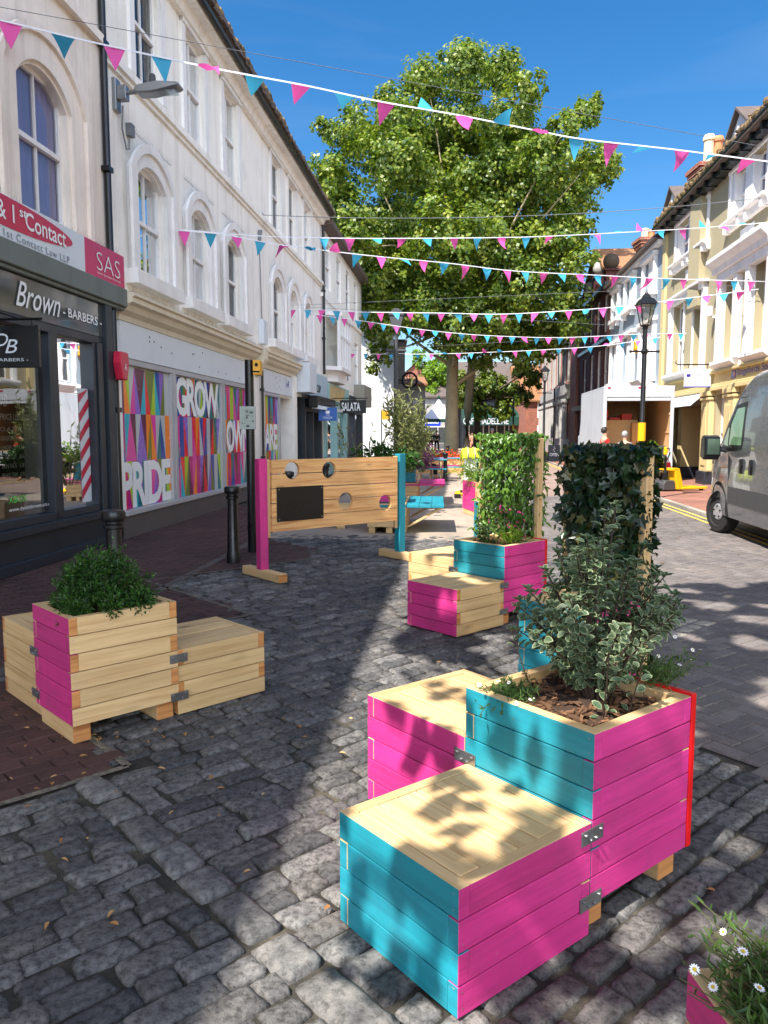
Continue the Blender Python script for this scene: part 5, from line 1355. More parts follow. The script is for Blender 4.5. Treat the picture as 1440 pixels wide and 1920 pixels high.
S2 = planter_set("turquoise and pink planter with one magenta fronted seat, behind the nearest bench", (1.0, 6.3), 47.5, .56, .57, dict(x0='teal', y0='pink'),
    low=(-.582, -.004, 0, .556, dict(x0='pink'), ('x', 5)), tall=(.06, .66, .574, 1.2, dict(), ('y', 5)), red=True, chips=200, group="planter benches down the street")
S3 = planter_set("bare pine planter with one magenta side and two bare pine seats, on the left", (-1.59, 3.80), 46, .60, .5, dict(x0='pink'),
    low=(.604, 1.2, .02, .57, dict(), ('x', 4)), tall=(.04, .64, .504, 1.14, dict(), ('y', 5)), chips=320, group="planter benches down the street")
S4 = planter_set("turquoise and pink planter carrying the dark ivy screen", (1.05, 3.95), 50, .56, .44, dict(x0='teal', y0='pink'), chips=60, group="planters along the road edge", name="planter", cat="planter")
S5 = planter_set("small pink and turquoise planter just behind the second bench's shrubs", (1.37, 10.1), 78, .56, .57, dict(x0='teal', y0='pink'), chips=0, group="planters along the road edge", name="planter", cat="planter")
S6 = planter_set("far pink sided planter with pale grasses beside the chalkboard", (1.74, 14.6), 80, .56, .9, dict(x0='pink'), chips=0, group="planters along the road edge", name="planter", cat="planter")
S7 = planter_set("pink sided planter of daisies cut off by the bottom right corner", (.60, .69), 83, .57, .57, dict(x0='pink', y0='pink', y1='pine'), chips=150, group="planters along the road edge", name="planter", cat="planter")

# ------------------------------------------------------------------ photo board like stocks
t = thing("stocks_board", "wooden stocks board with four holes and black panel between pink and turquoise posts", "photo board", (-.55, 9.1, 0), radians(40))
T = W[t.name]
P0, P1 = Vector((-1.35, 8.45, 0)), Vector((.2, 9.75, 0)); d = (P1 - P0); Ls = d.length; d.normalize()
Tb = Matrix(((d.x, -d.y, 0, P0.x), (d.y, d.x, 0, P0.y), (0, 0, 1, 0), (0, 0, 0, 1)))   # x along the board, -y to the viewer
def on_board(px, py):
    x, y, w = ray(px, py); n = Vector((-d.y, d.x)); k = (P0.x * n.x + P0.y * n.y) / (x * n.x + y * n.y)
    p = Vector((x * k, y * k, 0)); return ((p - P0).dot(d), EYE + w * k)
def circ(c, r, n=24): return [(c[0] + r * cos(2 * pi * k / n), c[1] + r * sin(2 * pi * k / n)) for k in range(n)]
holes = [(on_board(543, 882), .098), (on_board(612, 881), .098), (on_board(643, 939), .105), (on_board(717, 942), .098)]
zb0, zb1 = .50, 1.31
xa, xb = .10, Ls - .09
ys = -.055
# planks with round holes: a 2-D constrained fill extruded to thickness
from mathutils.geometry import delaunay_2d_cdt
def holed_planks(rows):
    m_ = MB(T=Tb)
    for r in range(rows):
        a, b = zb0 + (zb1 - zb0) * r / rows + .005, zb0 + (zb1 - zb0) * (r + 1) / rows - .005
        vs = []; es = []
        def line(pts, closed=True):
            i = len(vs); vs.extend(Vector(p) for p in pts)
            for k in range(len(pts) - (0 if closed else 1)): es.append((i + k, i + (k + 1) % len(pts)))
        line([(xa, a), (xb, a), (xb, b), (xa, b)])
        hs = [(c, rad) for c, rad in holes if c[1] - rad < b and c[1] + rad > a]
        for c, rad in hs: line(circ(c, rad))
        res = delaunay_2d_cdt(vs, es, [], 0, 1e-5)
        P, E, Fc = res[0], res[1], res[2]
        keep = []
        for f in Fc:
            cx = sum(P[i].x for i in f) / len(f); cz = sum(P[i].y for i in f) / len(f)
            if a < cz < b and xa < cx < xb and not any((cx - c[0]) ** 2 + (cz - c[1]) ** 2 < (rad * .99) ** 2 for c, rad in hs): keep.append(f)
        o = rng.random() * 30
        i0 = m_.add([(p.x, ys, p.y) for p in P]); i1 = m_.add([(p.x, ys + .04, p.y) for p in P]); cnt = {}
        for f in keep:
            uv = [(P[i].x + o, P[i].y + o) for i in f]
            m_.face([i0 + i for i in f], 0, uv); m_.face([i1 + i for i in f][::-1], 0, uv[::-1])
            for k in range(len(f)):
                e = (f[k], f[(k + 1) % len(f)]); cnt[tuple(sorted(e))] = cnt.get(tuple(sorted(e)), 0) + 1
        for (p, q), n in cnt.items():
            if n == 1: m_.face((i0 + p, i0 + q, i1 + q, i1 + p), 0, [(P[p].x + o, P[p].y), (P[q].x + o, P[q].y), (P[q].x + o, P[q].y + .04), (P[p].x + o, P[p].y + .04)])
    return m_
holed_planks(5).build("board", M['larch'], t)
m_ = MB(T=Tb)
m_.box((.055, -.02, zb0 - .06), (.098, .03, zb1 + .0)); m_.build("batten", M['pine'], t, bevel=.003)
m_ = MB(T=Tb); m_.box((Ls - .088, -.02, zb0 - .1), (Ls - .05, .03, zb1)); m_.build("batten", M['pine'], t, bevel=.003)
m_ = MB(T=Tb); m_.box((-.05, -.05, .09), (.05, .05, zb1 + .01)); m_.build("post", M['pink'], t, bevel=.005, label="bright pink square post")
m_ = MB(T=Tb); m_.box((Ls - .045, -.05, .09), (Ls + .055, .05, zb1 + .03)); m_.build("post", M['teal'], t, bevel=.005, label="turquoise square post")
for x in (0, Ls): m_ = MB(T=Tb); m_.box((x - .055, -.42, .0), (x + .055, .36, .095), 0, {'y0': 1}); m_.build("foot", [M['pine'], M['endgrain']], t, bevel=.006)
A0, A1 = on_board(514, 978), on_board(600, 909)
m_ = MB(T=Tb); m_.box((A0[0], ys - .014, A0[1]), (A1[0], ys - .002, A1[1])); ob = m_.build("black_panel", M['blackpaint'], t, bevel=.002)
m_ = MB(T=Tb)
for x in (A0[0] + .025, A1[0] - .025):
    for z in (A0[1] + .025, A1[1] - .025): m_.box((x - .007, ys - .018, z - .007), (x + .007, ys - .0142, z + .007))
m_.build("screw", M['steel'], ob)

# ------------------------------------------------------------------ far planter seats with cantilevered slabs
def slab_bench(label, O, rz, colour, col2, Ld=1.75, zs=.46):
    t = thing("slab_bench", label, "planter seat", O, rz, "planter seats by the tall shrubs"); T = W[t.name]
    plank_box(t, -.72, 0, -.1, Ld * .9, .1, 4, {})
    plank_box(t, -.6, .25, -.16, .9, .485, 4, dict(y0=col2), rh=.1)
    m_ = MB(T=T)
    for k in range(3): m_.box((-.09 + k * .2, 0, zs - .045), (.105 + k * .2, Ld, zs))
    m_.box((-.72, -.004, zs - .045), (-.1, Ld, zs - .002)); m_.build("seat_slab", M[colour], t, bevel=.004)
    for y in (.08, Ld - .2):
        m_ = MB(T=T @ Matrix.Translation((0, y, 0))); m_.prism([(-.1, .1), (-.04, .1), (.5, zs - .05), (.42, zs - .05)], 1, 0, .07); m_.build("brace", M['pine'], t, bevel=.004)
    for x in (-.7, -.42, -.2): m_ = MB(T=T); m_.box((x, .02, 0), (x + .1, Ld * .88, .0985)); m_.build("foot", M['pine'], t, bevel=.004)
    return t
slab_bench("timber planter seat with turquoise slab seat and pink planter, behind the stocks board", (.45, 12.2, 0), radians(-4), 'teal', 'pink')
slab_bench("timber planter seat with pink slab seat and turquoise planter, further back", (.87, 17.3, 0), radians(-4), 'pink', 'teal', 1.9)
# crate base seen under the stocks board
t = thing("timber_crate", "long low pine crate on feet seen under the stocks board", "crate", (-.25, 12.9, 0), radians(3)); T = W[t.name]
plank_box(t, -.75, 0, .36, .5, .1, 3, {})
for x in (-.55, .0): m_ = MB(T=T); m_.box((x, -.02, 0), (x + .14, .5, .0985)); m_.build("foot", M['pine'], t, bevel=.004)

# picnic tables
def picnic(label, O, rz, Ld):
    t = thing("picnic_table", label, "picnic table", O, rz, "painted picnic tables before the plane tree"); T = W[t.name]
    m_ = MB(T=T)
    for k in range(4): m_.box((-Ld / 2, -.34 + k * .17, .71), (Ld / 2, -.185 + k * .17, .75), k % 2)
    m_.build("tabletop", [M['teal'], M['pink']], t, bevel=.004)
    for y, c in ((-.72, 'teal'), (.52, 'pink')):
        m_ = MB(T=T); m_.box((-Ld / 2, y, .42), (Ld / 2, y + .2, .46)); m_.build("bench_plank", M[c], t, bevel=.004)
    for x in (-Ld / 2 + .18, Ld / 2 - .22):
        m_ = MB(T=T @ Matrix.Translation((x, 0, 0)))
        m_.prism([(-.66, 0), (-.57, 0), (-.2, .7), (-.29, .7)], 0, 0, .04); m_.prism([(.66, 0), (.57, 0), (.2, .7), (.29, .7)], 0, 0, .04); m_.box((-.04, -.72, .34), (.0, .72, .42)); m_.build("leg_frame", M['pine'], t)
    return t
picnic("pink and turquoise picnic table beside the third bollard", (2.2, 27, 0), radians(-6), 1.5)
picnic("pink and turquoise picnic table half hidden by the pink slab seat", (1.55, 25.6, 0), radians(-6), 1.1)

# ------------------------------------------------------------------ leaves and plants
def unit(r):
    z = r.uniform(-1, 1); a = r.uniform(0, 2 * pi); s = sqrt(1 - z * z); return Vector((s * cos(a), s * sin(a), z))
def diamond(mb, c, dr, nr_, L, Wd, mi=0):
    s = dr.cross(nr_)
    if s.length < 1e-4: s = dr.orthogonal()
    s.normalize(); i = len(mb.v)
    mb.v.extend((c, c + dr * (L * .45) + s * (Wd / 2), c + dr * L, c + dr * (L * .45) - s * (Wd / 2)))
    mb.f.append((i, i + 1, i + 2, i + 3)); mb.m.append(mi); mb.u.append(None)
def ovate(mb, c, dr, nr_, L, Wd, mi=0, fold=.25):
    s = dr.cross(nr_)
    if s.length < 1e-4: s = dr.orthogonal()
    s.normalize(); n = s.cross(dr); u = n * (Wd * fold); i = len(mb.v); tip = -n * L * .1
    mb.v.extend((c, c + dr * L * .28 + s * Wd * .46 + u, c + dr * L * .68 + s * Wd * .36 + u * .7, c + dr * L + tip, c + dr * L * .68 - s * Wd * .36 + u * .7, c + dr * L * .28 - s * Wd * .46 + u))
    mb.f.extend(((i, i + 1, i + 2, i + 3), (i, i + 3, i + 4, i + 5))); mb.m.extend((mi, mi)); mb.u.extend((None, None))
def variegated(mb, c, dr, nr_, L, Wd):
    s = dr.cross(nr_)
    if s.length < 1e-4: s = dr.orthogonal()
    s.normalize(); n = s.cross(dr); i = len(mb.v)
    ol = [(0, 0), (.22, .42), (.55, .5), (.85, .3), (1, 0), (.85, -.3), (.55, -.5), (.22, -.42)]
    for sc in (1, .82):
        for a, b in ol:
            a = .5 + (a - .5) * sc; b *= sc
            mb.v.append(c + dr * (a * L) + s * (b * Wd) + n * (abs(b) * Wd * .35 - (a - .5) ** 2 * L * .35))
    for k in range(8): mb.f.append((i + k, i + (k + 1) % 8, i + 8 + (k + 1) % 8, i + 8 + k)); mb.m.append(1); mb.u.append(None)
    mb.f.append((i + 8, i + 9, i + 10, i + 11, i + 12)); mb.m.append(0); mb.u.append(None)
    mb.f.append((i + 8, i + 12, i + 13, i + 14, i + 15)); mb.m.append(0); mb.u.append(None)
def ivyleaf(mb, c, dr, nr_, L, mi=0):
    s = dr.cross(nr_)
    if s.length < 1e-4: s = dr.orthogonal()
    s.normalize(); n = s.cross(dr); i = len(mb.v)
    for a, b, h in ((0, 0, 0), (-.05, .42, .05), (.3, .28, .02), (.45, .5, .06), (.6, .2, .02), (1, 0, -.08), (.6, -.2, .02), (.45, -.5, .06), (.3, -.28, .02), (-.05, -.42, .05)):
        mb.v.append(c + dr * (a * L) + s * (b * L) + n * (h * L))
    for f in ((0, 1, 2), (0, 2, 3, 4), (0, 4, 5, 6), (0, 6, 7, 8), (0, 8, 9)): mb.f.append(tuple(i + k for k in f)); mb.m.append(mi); mb.u.append(None)
def bez(a, b, c, n): return [a * (1 - t) ** 2 + b * 2 * t * (1 - t) + c * t * t for t in (k / n for k in range(n + 1))]

def vari_shrub(label, base, H_, R_, nst, seed, lf=.055):
    """several twiggy stems with pairs of cream edged leaves"""
    r = random.Random(seed); st = MB(); lv = MB(); base = Vector(base)
    for k in range(nst):
        a = r.uniform(0, 2 * pi); rad = R_ * sqrt(r.random()); h = H_ * (1 - .62 * (rad / R_) ** 1.5) * r.uniform(.72, 1.03)
        p0 = base + Vector((cos(a) * .05, sin(a) * .05, 0)) * r.random(); p2 = base + Vector((cos(a) * rad, sin(a) * rad, h)); p1 = base + Vector((cos(a) * rad * .45, sin(a) * rad * .45, h * .65))
        if h < H_ * .35: p1.z = h * 1.2
        pts = bez(p0, p1, p2, 12); st.tube(pts, [.006 - .004 * i / 12 for i in range(13)], 5)
        n = int(11 + h * 22)
        for i in range(n):
            f = .22 + .78 * i / n if r.random() < .85 else r.uniform(.12, .4)
            q = f * 12; i0 = min(11, int(q)); c = pts[i0].lerp(pts[i0 + 1], q - i0); tan = (pts[i0 + 1] - pts[i0]).normalized()
            o = tan.orthogonal(); o.normalize(); o = Matrix.Rotation(i * 2.4 + r.uniform(-.4, .4), 3, tan) @ o
            for sg in (1, -1):
                dr = (o * sg + tan * r.uniform(.1, .7) + Vector((0, 0, r.uniform(-.35, .1)))).normalized()
                L = lf * r.uniform(.7, 1.15) * (.75 if f > .93 else 1)
                variegated(lv, c + dr * .008, dr, (tan + unit(r) * .5).normalized(), L, L * r.uniform(.5, .62))
        for i in range(5):
            o = Matrix.Rotation(i * 1.256, 3, 'Z') @ Vector((1, 0, 0)); variegated(lv, p2, (o + Vector((0, 0, r.uniform(.2, .8)))).normalized(), Vector((0, 0, 1)), lf * .75, lf * .4)
    t = thing("variegated_shrub", label, "shrub", base)
    lv.build("foliage", [M['leaf_grey'], M['leaf_margin']], t, normals=False); st.build("stems", M['twig'], t)
    return t
vari_shrub("grey green shrub with cream edged leaves in the nearest planter", (.78, 2.76, .62), .76, .33, 62, 5, .043)

def mound(label, name, base, rx, ry, h, n, mats, L, wd, seed, stems=30, jit=.3):
    r = random.Random(seed); lv = MB(); st = MB(); base = Vector(base)
    subs = []
    for k in range(44):
        u = unit(r); u.z = abs(u.z); f = r.uniform(.55, .95); subs.append((Vector((u.x * rx * f, u.y * ry * f, u.z * h * f)), r.uniform(.18, .34) * min(rx, h)))
    for k in range(n):
        c, s = subs[r.randrange(len(subs))]
        u = unit(r); p = base + c + u * s * r.uniform(.5, 1.0)
        if p.z < base.z - .03: continue
        dr = (u + unit(r) * .8 + Vector((0, 0, .3))).normalized()
        ovate(lv, p, dr, unit(r), L * r.uniform(.7, 1.3), wd * r.uniform(.7, 1.2))
    for k in range(stems):
        c, s = subs[r.randrange(len(subs))]; st.tube(bez(base + Vector((c.x * .15, c.y * .15, 0)), base + c * .5 + Vector((0, 0, .03)), base + c, 5), [.004, .004, .003, .003, .002, .002], 4)
    for k in range(26):
        u = unit(r); u.z = abs(u.z) * .9 + .1; a = base + Vector((u.x * rx * .7, u.y * ry * .7, u.z * h * .75)); e = base + Vector((u.x * rx * r.uniform(1.0, 1.25), u.y * ry * r.uniform(1.0, 1.25), u.z * h * r.uniform(1.0, 1.3)))
        pts = bez(a, (a + e) * .5 + Vector((0, 0, .03)), e, 5); st.tube(pts, .0018, 3)
        for q in range(14): ovate(lv, a.lerp(e, r.uniform(.2, 1)) + unit(r) * .012, (unit(r) + u).normalized(), unit(r), L * r.uniform(.8, 1.3), wd)
    t = thing(name, label, "shrub", base)
    lv.build("foliage", mats, t, normals=False); st.build("stems", M['twig'], t)
    return t
c = Vector((-1.59, 3.80, 0)) + Vector((.719, .695, 0)) * .30 + Vector((-.695, .719, 0)) * .25
mound("dense dark green small leaved bush in the bare pine planter", "bush", (c.x - .02, c.y, .62), .30, .28, .33, 9500, M['leaf_dark'], .022, .012, 8)

def daisies(label, base, rx, ry, h, nlv, nfl, seed, spill=None, cols='leaf_daisy'):
    """fine leaved trailing daisies: stems, narrow leaves and white flowers"""
    r = random.Random(seed); lv = MB(); st = MB(); base = Vector(base); t = thing("daisy_plant", label, "flowers", base)
    for k in range(nlv // 9):
        a = r.uniform(0, 2 * pi); q = Vector((cos(a) * rx * r.random(), sin(a) * ry * r.random(), 0)); e = q * r.uniform(1.1, 1.6) + Vector((0, 0, h * r.uniform(.25, 1)))
        if spill: e += Vector(spill) * r.random() ** 2
        pts = bez(base + q * .5, base + q + Vector((0, 0, h * .7)), base + e, 6); st.tube(pts, .0013, 3)
        for i in range(9):
            f = r.uniform(.1, 1) * 6; i0 = min(5, int(f)); c = pts[i0].lerp(pts[i0 + 1], f - i0); ovate(lv, c, (unit(r) + Vector((0, 0, .4))).normalized(), unit(r), r.uniform(.018, .034), r.uniform(.005, .008))
    for k in range(nfl):
        a = r.uniform(0, 2 * pi); q = Vector((cos(a) * rx * r.uniform(.4, 1.2), sin(a) * ry * r.uniform(.4, 1.2), 0)); e = base + q * 1.15 + Vector((0, 0, h * r.uniform(.7, 1.5)))
        if spill: e += Vector(spill) * r.random()
        st.tube(bez(base + q * .6, base + q + Vector((0, 0, h * .5)), e, 5), .0011, 3)
        fl = MB(); n = (Vector((-.2, -.5, 1)) + unit(r) * .6).normalized(); s = n.orthogonal(); s.normalize(); s2 = n.cross(s); R_ = r.uniform(.0065, .0095)
        for j in range(12):
            a = 2 * pi * j / 12; dr = (s * cos(a) + s2 * sin(a)); diamond(fl, e + dr * R_ * .25, (dr + n * .12).normalized(), n, R_ * .85, R_ * .42, 0)
        i = len(fl.v); fl.v.extend(e + n * .0015 + (s * cos(2 * pi * j / 8) + s2 * sin(2 * pi * j / 8)) * R_ * .38 for j in range(8)); fl.f.append(tuple(range(i, i + 8))); fl.m.append(1); fl.u.append(None)
        fl.build("flower", [M['petal'], M['pollen']], t, normals=False)
    lv.build("foliage", M[cols], t, normals=False); st.build("stems", M['stem'], t)
    return t
daisies("white daisies trailing over the turquoise side of the nearest planter", (.47, 2.72, .63), .10, .10, .07, 600, 8, 3, spill=(-.05, -.09, -.06))
daisies("white daisies at the far corner of the nearest planter beside the ivy post", (1.0, 2.82, .63), .12, .12, .14, 700, 8, 4, spill=(.14, .1, .0))
daisies("leafy daisies filling the planter cut off by the bottom right corner", (.70, 1.08, .62), .11, .15, .09, 7000, 15, 6, spill=(-.08, .16, .0))

def screen(label, T, wd, zt, zb, leaves, mat, seed, lfn, size, overhang=.06, post=True, depth=.09, cat="plant screen", group=None, thin=True):
    """timber trellis with climbing leaves; x along the screen from its right post"""
    r = random.Random(seed); loc = T @ Vector((0, 0, 0))
    t = thing("ivy_screen", label, cat, (loc.x, loc.y, zb), 0, group)
    for x in ((.0, wd) if post else (0,)):
        m_ = MB(T=T); m_.box((x - .022, -.035, zb), (x + .022, .035, zt)); m_.build("post", M['pine'], t, bevel=.003)
    m_ = MB(T=T)
    for k in range(7):
        z = zb + .3 + (zt - zb - .36) * k / 6; m_.tube([(.0, 0, z), (wd, 0, z)], .004, 5)
    for k in range(6): m_.tube([(wd * (k + .5) / 6, 0.0, zb), (wd * (k + .5) / 6, 0.0, zt - .04)], .004, 5)
    m_.build("trellis", M['steel'], t)
    lv = MB(); st = MB(T=T)
    for k in range(10):
        x = wd * (k + .5) / 10; pts = [(x + r.uniform(-.03, .03), r.uniform(-.03, .03), zb + (zt - zb) * i / 8) for i in range(9)]; st.tube(pts, .004, 4)
    st.build("stems", M['twig'], t)
    xax = (T.to_3x3() @ Vector((1, 0, 0))).normalized(); yax = (T.to_3x3() @ Vector((0, 1, 0))).normalized()
    for k in range(leaves):
        x = r.uniform(-overhang * r.random(), wd + overhang * r.random()); z = zb + .05 + (zt - zb) * r.random() ** .85 * 1.0
        if r.random() < .06: z = zt + r.uniform(-.02, .035)
        # thin towards the foot
        if z < zb + (zt - zb) * .3 and thin and r.random() < .35: continue
        sd = -1 if r.random() < .6 else 1; y = sd * abs(r.gauss(depth * .6, depth * .4))
        p = T @ Vector((x, y, z)); nrm = (yax * sd + unit(r) * .7 + Vector((0, 0, .3))).normalized()
        dr = (Vector((0, 0, -.8)) + unit(r) * .8).normalized(); dr = (dr - nrm * dr.dot(nrm)).normalized()
        lfn(lv, p, dr, nrm, size * r.uniform(.45, 1.35))
    lv.build("foliage", M[mat], t, normals=False)
    return t
def frame_from(p, az):
    """x axis along azimuth az"""
    a = radians(az); x = Vector((sin(a), cos(a), 0)); y = Vector((-x.y, x.x, 0))
    return Matrix(((x.x, y.x, 0, p[0]), (x.y, y.y, 0, p[1]), (0, 0, 1, 0), (0, 0, 0, 1)))
screen("dark ivy climbing a tall trellis with a pine post, behind the cream edged shrub", frame_from((1.475, 4.31), -40), .52, 1.49, .12, 3600, 'leaf_ivy', 21, lambda mb, p, d_, n, s: ivyleaf(mb, p, d_, n, s), .062, .035, depth=.075)
screen("sunlit ivy and laurel hedge on a trellis behind the second planter", frame_from((1.37, 6.80), -42.5), .64, 1.555, .5, 3600, 'leaf_laurel', 22, lambda mb, p, d_, n, s: ovate(mb, p, d_, n, s, s * .45), .06, .03, thin=False)
r = random.Random(31)
c2 = Vector((1.0, 6.3, 0)) + Vector((.737, .676, 0)) * .3 + Vector((-.676, .737, 0)) * .28
def wisps(label, name, base, rx, h, nst, mat, L, wd, seed, lean=.25, per=14, cat="shrub", droop=0.0):
    r = random.Random(seed); lv = MB(); st = MB(); base = Vector(base)
    for k in range(nst):
        a = r.uniform(0, 2 * pi); q = Vector((cos(a), sin(a), 0)) * rx * sqrt(r.random()); hh = h * r.uniform(.45, 1.0) * (1 - .35 * q.length / rx)
        e = q + q.normalized() * lean * r.random() + Vector((0, 0, hh))
        pts = bez(base + q * .35, base + q * .9 + Vector((0, 0, hh * .6)), base + e, 10); st.tube(pts, [.006 * (1 - .07 * i) * max(.5, h) for i in range(11)], 4)
        for i in range(per):
            f = r.uniform(.12, 1) * 10; i0 = min(9, int(f)); c = pts[i0].lerp(pts[i0 + 1], f - i0); tan = (pts[i0 + 1] - pts[i0]).normalized()
            dr = (unit(r) * .9 + tan * .7 - Vector((0, 0, droop))).normalized(); ovate(lv, c, dr, unit(r), L * r.uniform(.6, 1.2), wd * r.uniform(.7, 1.2))
    t = thing(name, label, cat, base); lv.build("foliage", M[mat], t, normals=False); st.build("stems", M['stem'], t)
    return t
wisps("thin dark leaved young plants in the second planter", "young_plant", (c2.x - .12, c2.y + .02, .6), .16, .32, 16, 'leaf_dark', .04, .014, 41, .1)
wisps("yellow green low plants at the foot of the hedge in the second planter", "low_plant", (c2.x + .1, c2.y + .04, .6), .14, .2, 30, 'leaf_lime', .035, .014, 42, .08)
wisps("tall olive green shrub with narrow leaves above the turquoise planter", "tall_shrub", (.50, 15.9, .8), .34, 2.15, 52, 'leaf_olive', .15, .036, 43, .34, 34)
wisps("dark broad leaved plant at the foot of the tall shrub behind the stocks board", "leafy_plant", (.12, 15.0, .7), .36, .85, 46, 'leaf_dark', .14, .07, 44, .5, 22)
wisps("purple leaved plant between the tall shrub and the seated woman", "purple_plant", (.85, 16.8, .75), .25, .75, 24, 'leaf_purple', .10, .04, 45, .15, 20)
wisps("sparse twiggy plant with grey leaves against the white wall", "twiggy_plant", (-.42, 15.6, .5), .5, 1.75, 16, 'leaf_olive', .15, .032, 46, .35, 16)
wisps("light green shrub spilling over the turquoise planter end", "light_shrub", (.66, 17.6, .9), .4, .55, 40, 'leaf_lime', .09, .04, 47, .25, 18)
wisps("pale grasses in the far pink sided planter", "grass_clump", (1.95, 14.9, .62), .34, .55, 120, 'leaf_lime', .2, .012, 48, .25, 5, "grass", .2)
wisps("bushy green plant in the small pink planter", "bushy_plant", (1.62, 10.3, .62), .24, .42, 40, 'leaf_laurel', .06, .03, 49, .12, 20)
t = thing("pot_plant", "fresh green potted plant by the lorry tail", "plant", (7.5, 21.6, 0))
mb = MB(); mb.lathe([(.2, 0), (.26, .5), (.3, .52), (.27, .55), (.1, .5)], 12, (7.5, 21.6, 0)); mb.build("pot", M['stonework'], t, auto=40)
r = random.Random(5); lv = MB()
for k in range(500):
    u = unit(r); u.z = abs(u.z); ovate(lv, Vector((7.5, 21.6, .55)) + Vector((u.x * .3, u.y * .3, u.z * .75)) * r.random() ** .5, (u + Vector((0, 0, .8))).normalized(), unit(r), .16, .04)
lv.build("foliage", M['leaf_lime'], t, normals=False)
# red flower troughs before the big tree
for k, (x, lab) in enumerate(((1.75, "timber trough of red flowers left of the third bollard"), (2.75, "timber trough of red and orange flowers right of the third bollard"))):
    t = thing("flower_trough", lab, "flower trough", (x, 31, 0), radians(-6), "red flower troughs behind the picnic tables"); T = W[t.name]
    mb = MB(T=T); mb.box((-.48, -.2, 0), (.48, .2, .55)); mb.build("box", M['larch'], t)
    lv = MB(); r = random.Random(60 + k)
    for j in range(900):
        ovate(lv, T @ Vector((r.uniform(-.55, .55), r.gauss(0, .2), .55 + abs(r.gauss(0, .14)))), unit(r), unit(r), .07, .05, 0 if r.random() < .62 else 1)
    lv.build("flowers", [M['leaf_red'], M['leaf_dark']], t, normals=False)
# ------------------------------------------------------------------ trees
def crown(lv, clumps, n, L, Wd, seed, shell=.55, sub=26, flat=.85, mi=0):
    """clumps: (centre, radius). Leaves sit on many small sprays spread through each clump"""
    r = random.Random(seed); tot = sum(R * R for c, R in clumps)
    for c, R in clumps:
        k = int(n * R * R / tot); sp = []
        for j in range(sub):
            u = unit(r); sp.append((c + Vector((u.x, u.y, u.z * flat)) * R * r.uniform(shell, 1.05), R * r.uniform(.16, .34), u))
        for j in range(k):
            p0, s, u = sp[r.randrange(sub)]
            v = unit(r); p = p0 + v * s * r.random() ** .4
            nrm = (u + v * .5 + unit(r) * .9 + Vector((0, 0, .5))).normalized(); dr = unit(r); dr = dr - nrm * dr.dot(nrm)
            if dr.length < .1: continue
            diamond(lv, p, (dr.normalized() + Vector((0, 0, -.25))).normalized(), nrm, L * r.uniform(.6, 1.3), Wd * r.uniform(.7, 1.25), mi)
def limb(st, a, b, r0, r1, seed, bend=.12, n=6):
    r = random.Random(seed); a, b = Vector(a), Vector(b); m_ = (a + b) / 2 + unit(r) * (b - a).length * bend
    st.tube(bez(a, m_, b, n), [r0 + (r1 - r0) * i / n for i in range(n + 1)], 7)

# the big plane tree: clump centres measured on the crown's outline, each with its own depth
PX = [(660, 250, 52), (625, 330, 48), (640, 400, 58), (660, 470, 52), (690, 540, 48), (712, 610, 42), (715, 660, 30), (740, 300, 70), (750, 220, 48), (730, 190, 34), (800, 150, 48), (870, 130, 50), (870, 100, 28), (940, 130, 44), (985, 170, 40), (850, 230, 70), (950, 240, 66), (820, 330, 80), (930, 340, 84), (1020, 300, 64), (1060, 240, 36), (1085, 215, 32), (1105, 210, 26), (1110, 300, 44), (1140, 320, 30), (1070, 370, 52), (740, 430, 70), (840, 440, 80), (950, 450, 78), (1040, 450, 58), (1085, 490, 36), (770, 520, 62), (880, 540, 74), (980, 540, 68), (1060, 560, 48), (790, 600, 48), (870, 610, 56), (950, 620, 56), (1030, 620, 44), (1075, 610, 34), (900, 660, 40), (980, 665, 36), (840, 640, 36), (612, 470, 22), (604, 235, 20), (592, 350, 20), (1150, 300, 18), (1120, 185, 14), (1095, 425, 26), (700, 690, 16), (1020, 655, 28)]
r = random.Random(77)
lv = MB(); cl = []
for px, py, rr in PX:
    fy = 1 - ((py - 330) / 420) ** 2 * .5
    for rep in range(2 if rr > 40 else 1):
        Y = 44 + (r.uniform(-6.0, 1.5) if rep == 0 else r.uniform(0, 6)) * max(.35, fy) * (1 if rr > 30 else .5)
        k = 1 if rep == 0 else .95
        cl.append((depth_at(px + (r.uniform(-10, 10) if rep else 0), py + (r.uniform(-10, 10) if rep else 0), Y), rr * Y / 1442 * k))
for k in range(22):     # inner foliage that closes the crown
    cl.append((depth_at(r.uniform(690, 1050), r.uniform(250, 650), 44 + r.uniform(-4, 5)), r.uniform(1.3, 2.2)))
nlimb = len(cl) - 22
crown(lv, cl, 215000, .215, .18, 5, .35, 46)
BX = Vector((3.95, 46.0, 0)); BX2 = Vector((5.05, 46.6, 0))
t = thing("plane_tree", "tall broad plane tree with pale trunk in the middle of the street", "tree", BX)
lv.build("crown", M['leaf_plane'], t, normals=False)
st = MB(); st.tube([(3.95, 46, 0), (3.98, 46, .4), (4.02, 46, 3), (4.05, 46, 6), (4.0, 46, 9), (3.7, 45.5, 13), (4.2, 45, 18)], [.56, .43, .38, .33, .27, .18, .07], 14)
top = [(4.05, 46, 5.5), (4.0, 46, 8), (3.8, 45.6, 11.5)]
for k, (c, R) in enumerate(cl[:nlimb:3]): limb(st, top[k % 3], c, .11, .02, k)
limb(st, (4.05, 46, 4.3), (8, 45, 7.2), .16, .05, 3, .1)
st.build("trunk", M['bark'], t, smooth=True)
t = thing("tree_trunk_pair", "darker second tree trunk leaning just right of the pale plane trunk", "tree", BX2)
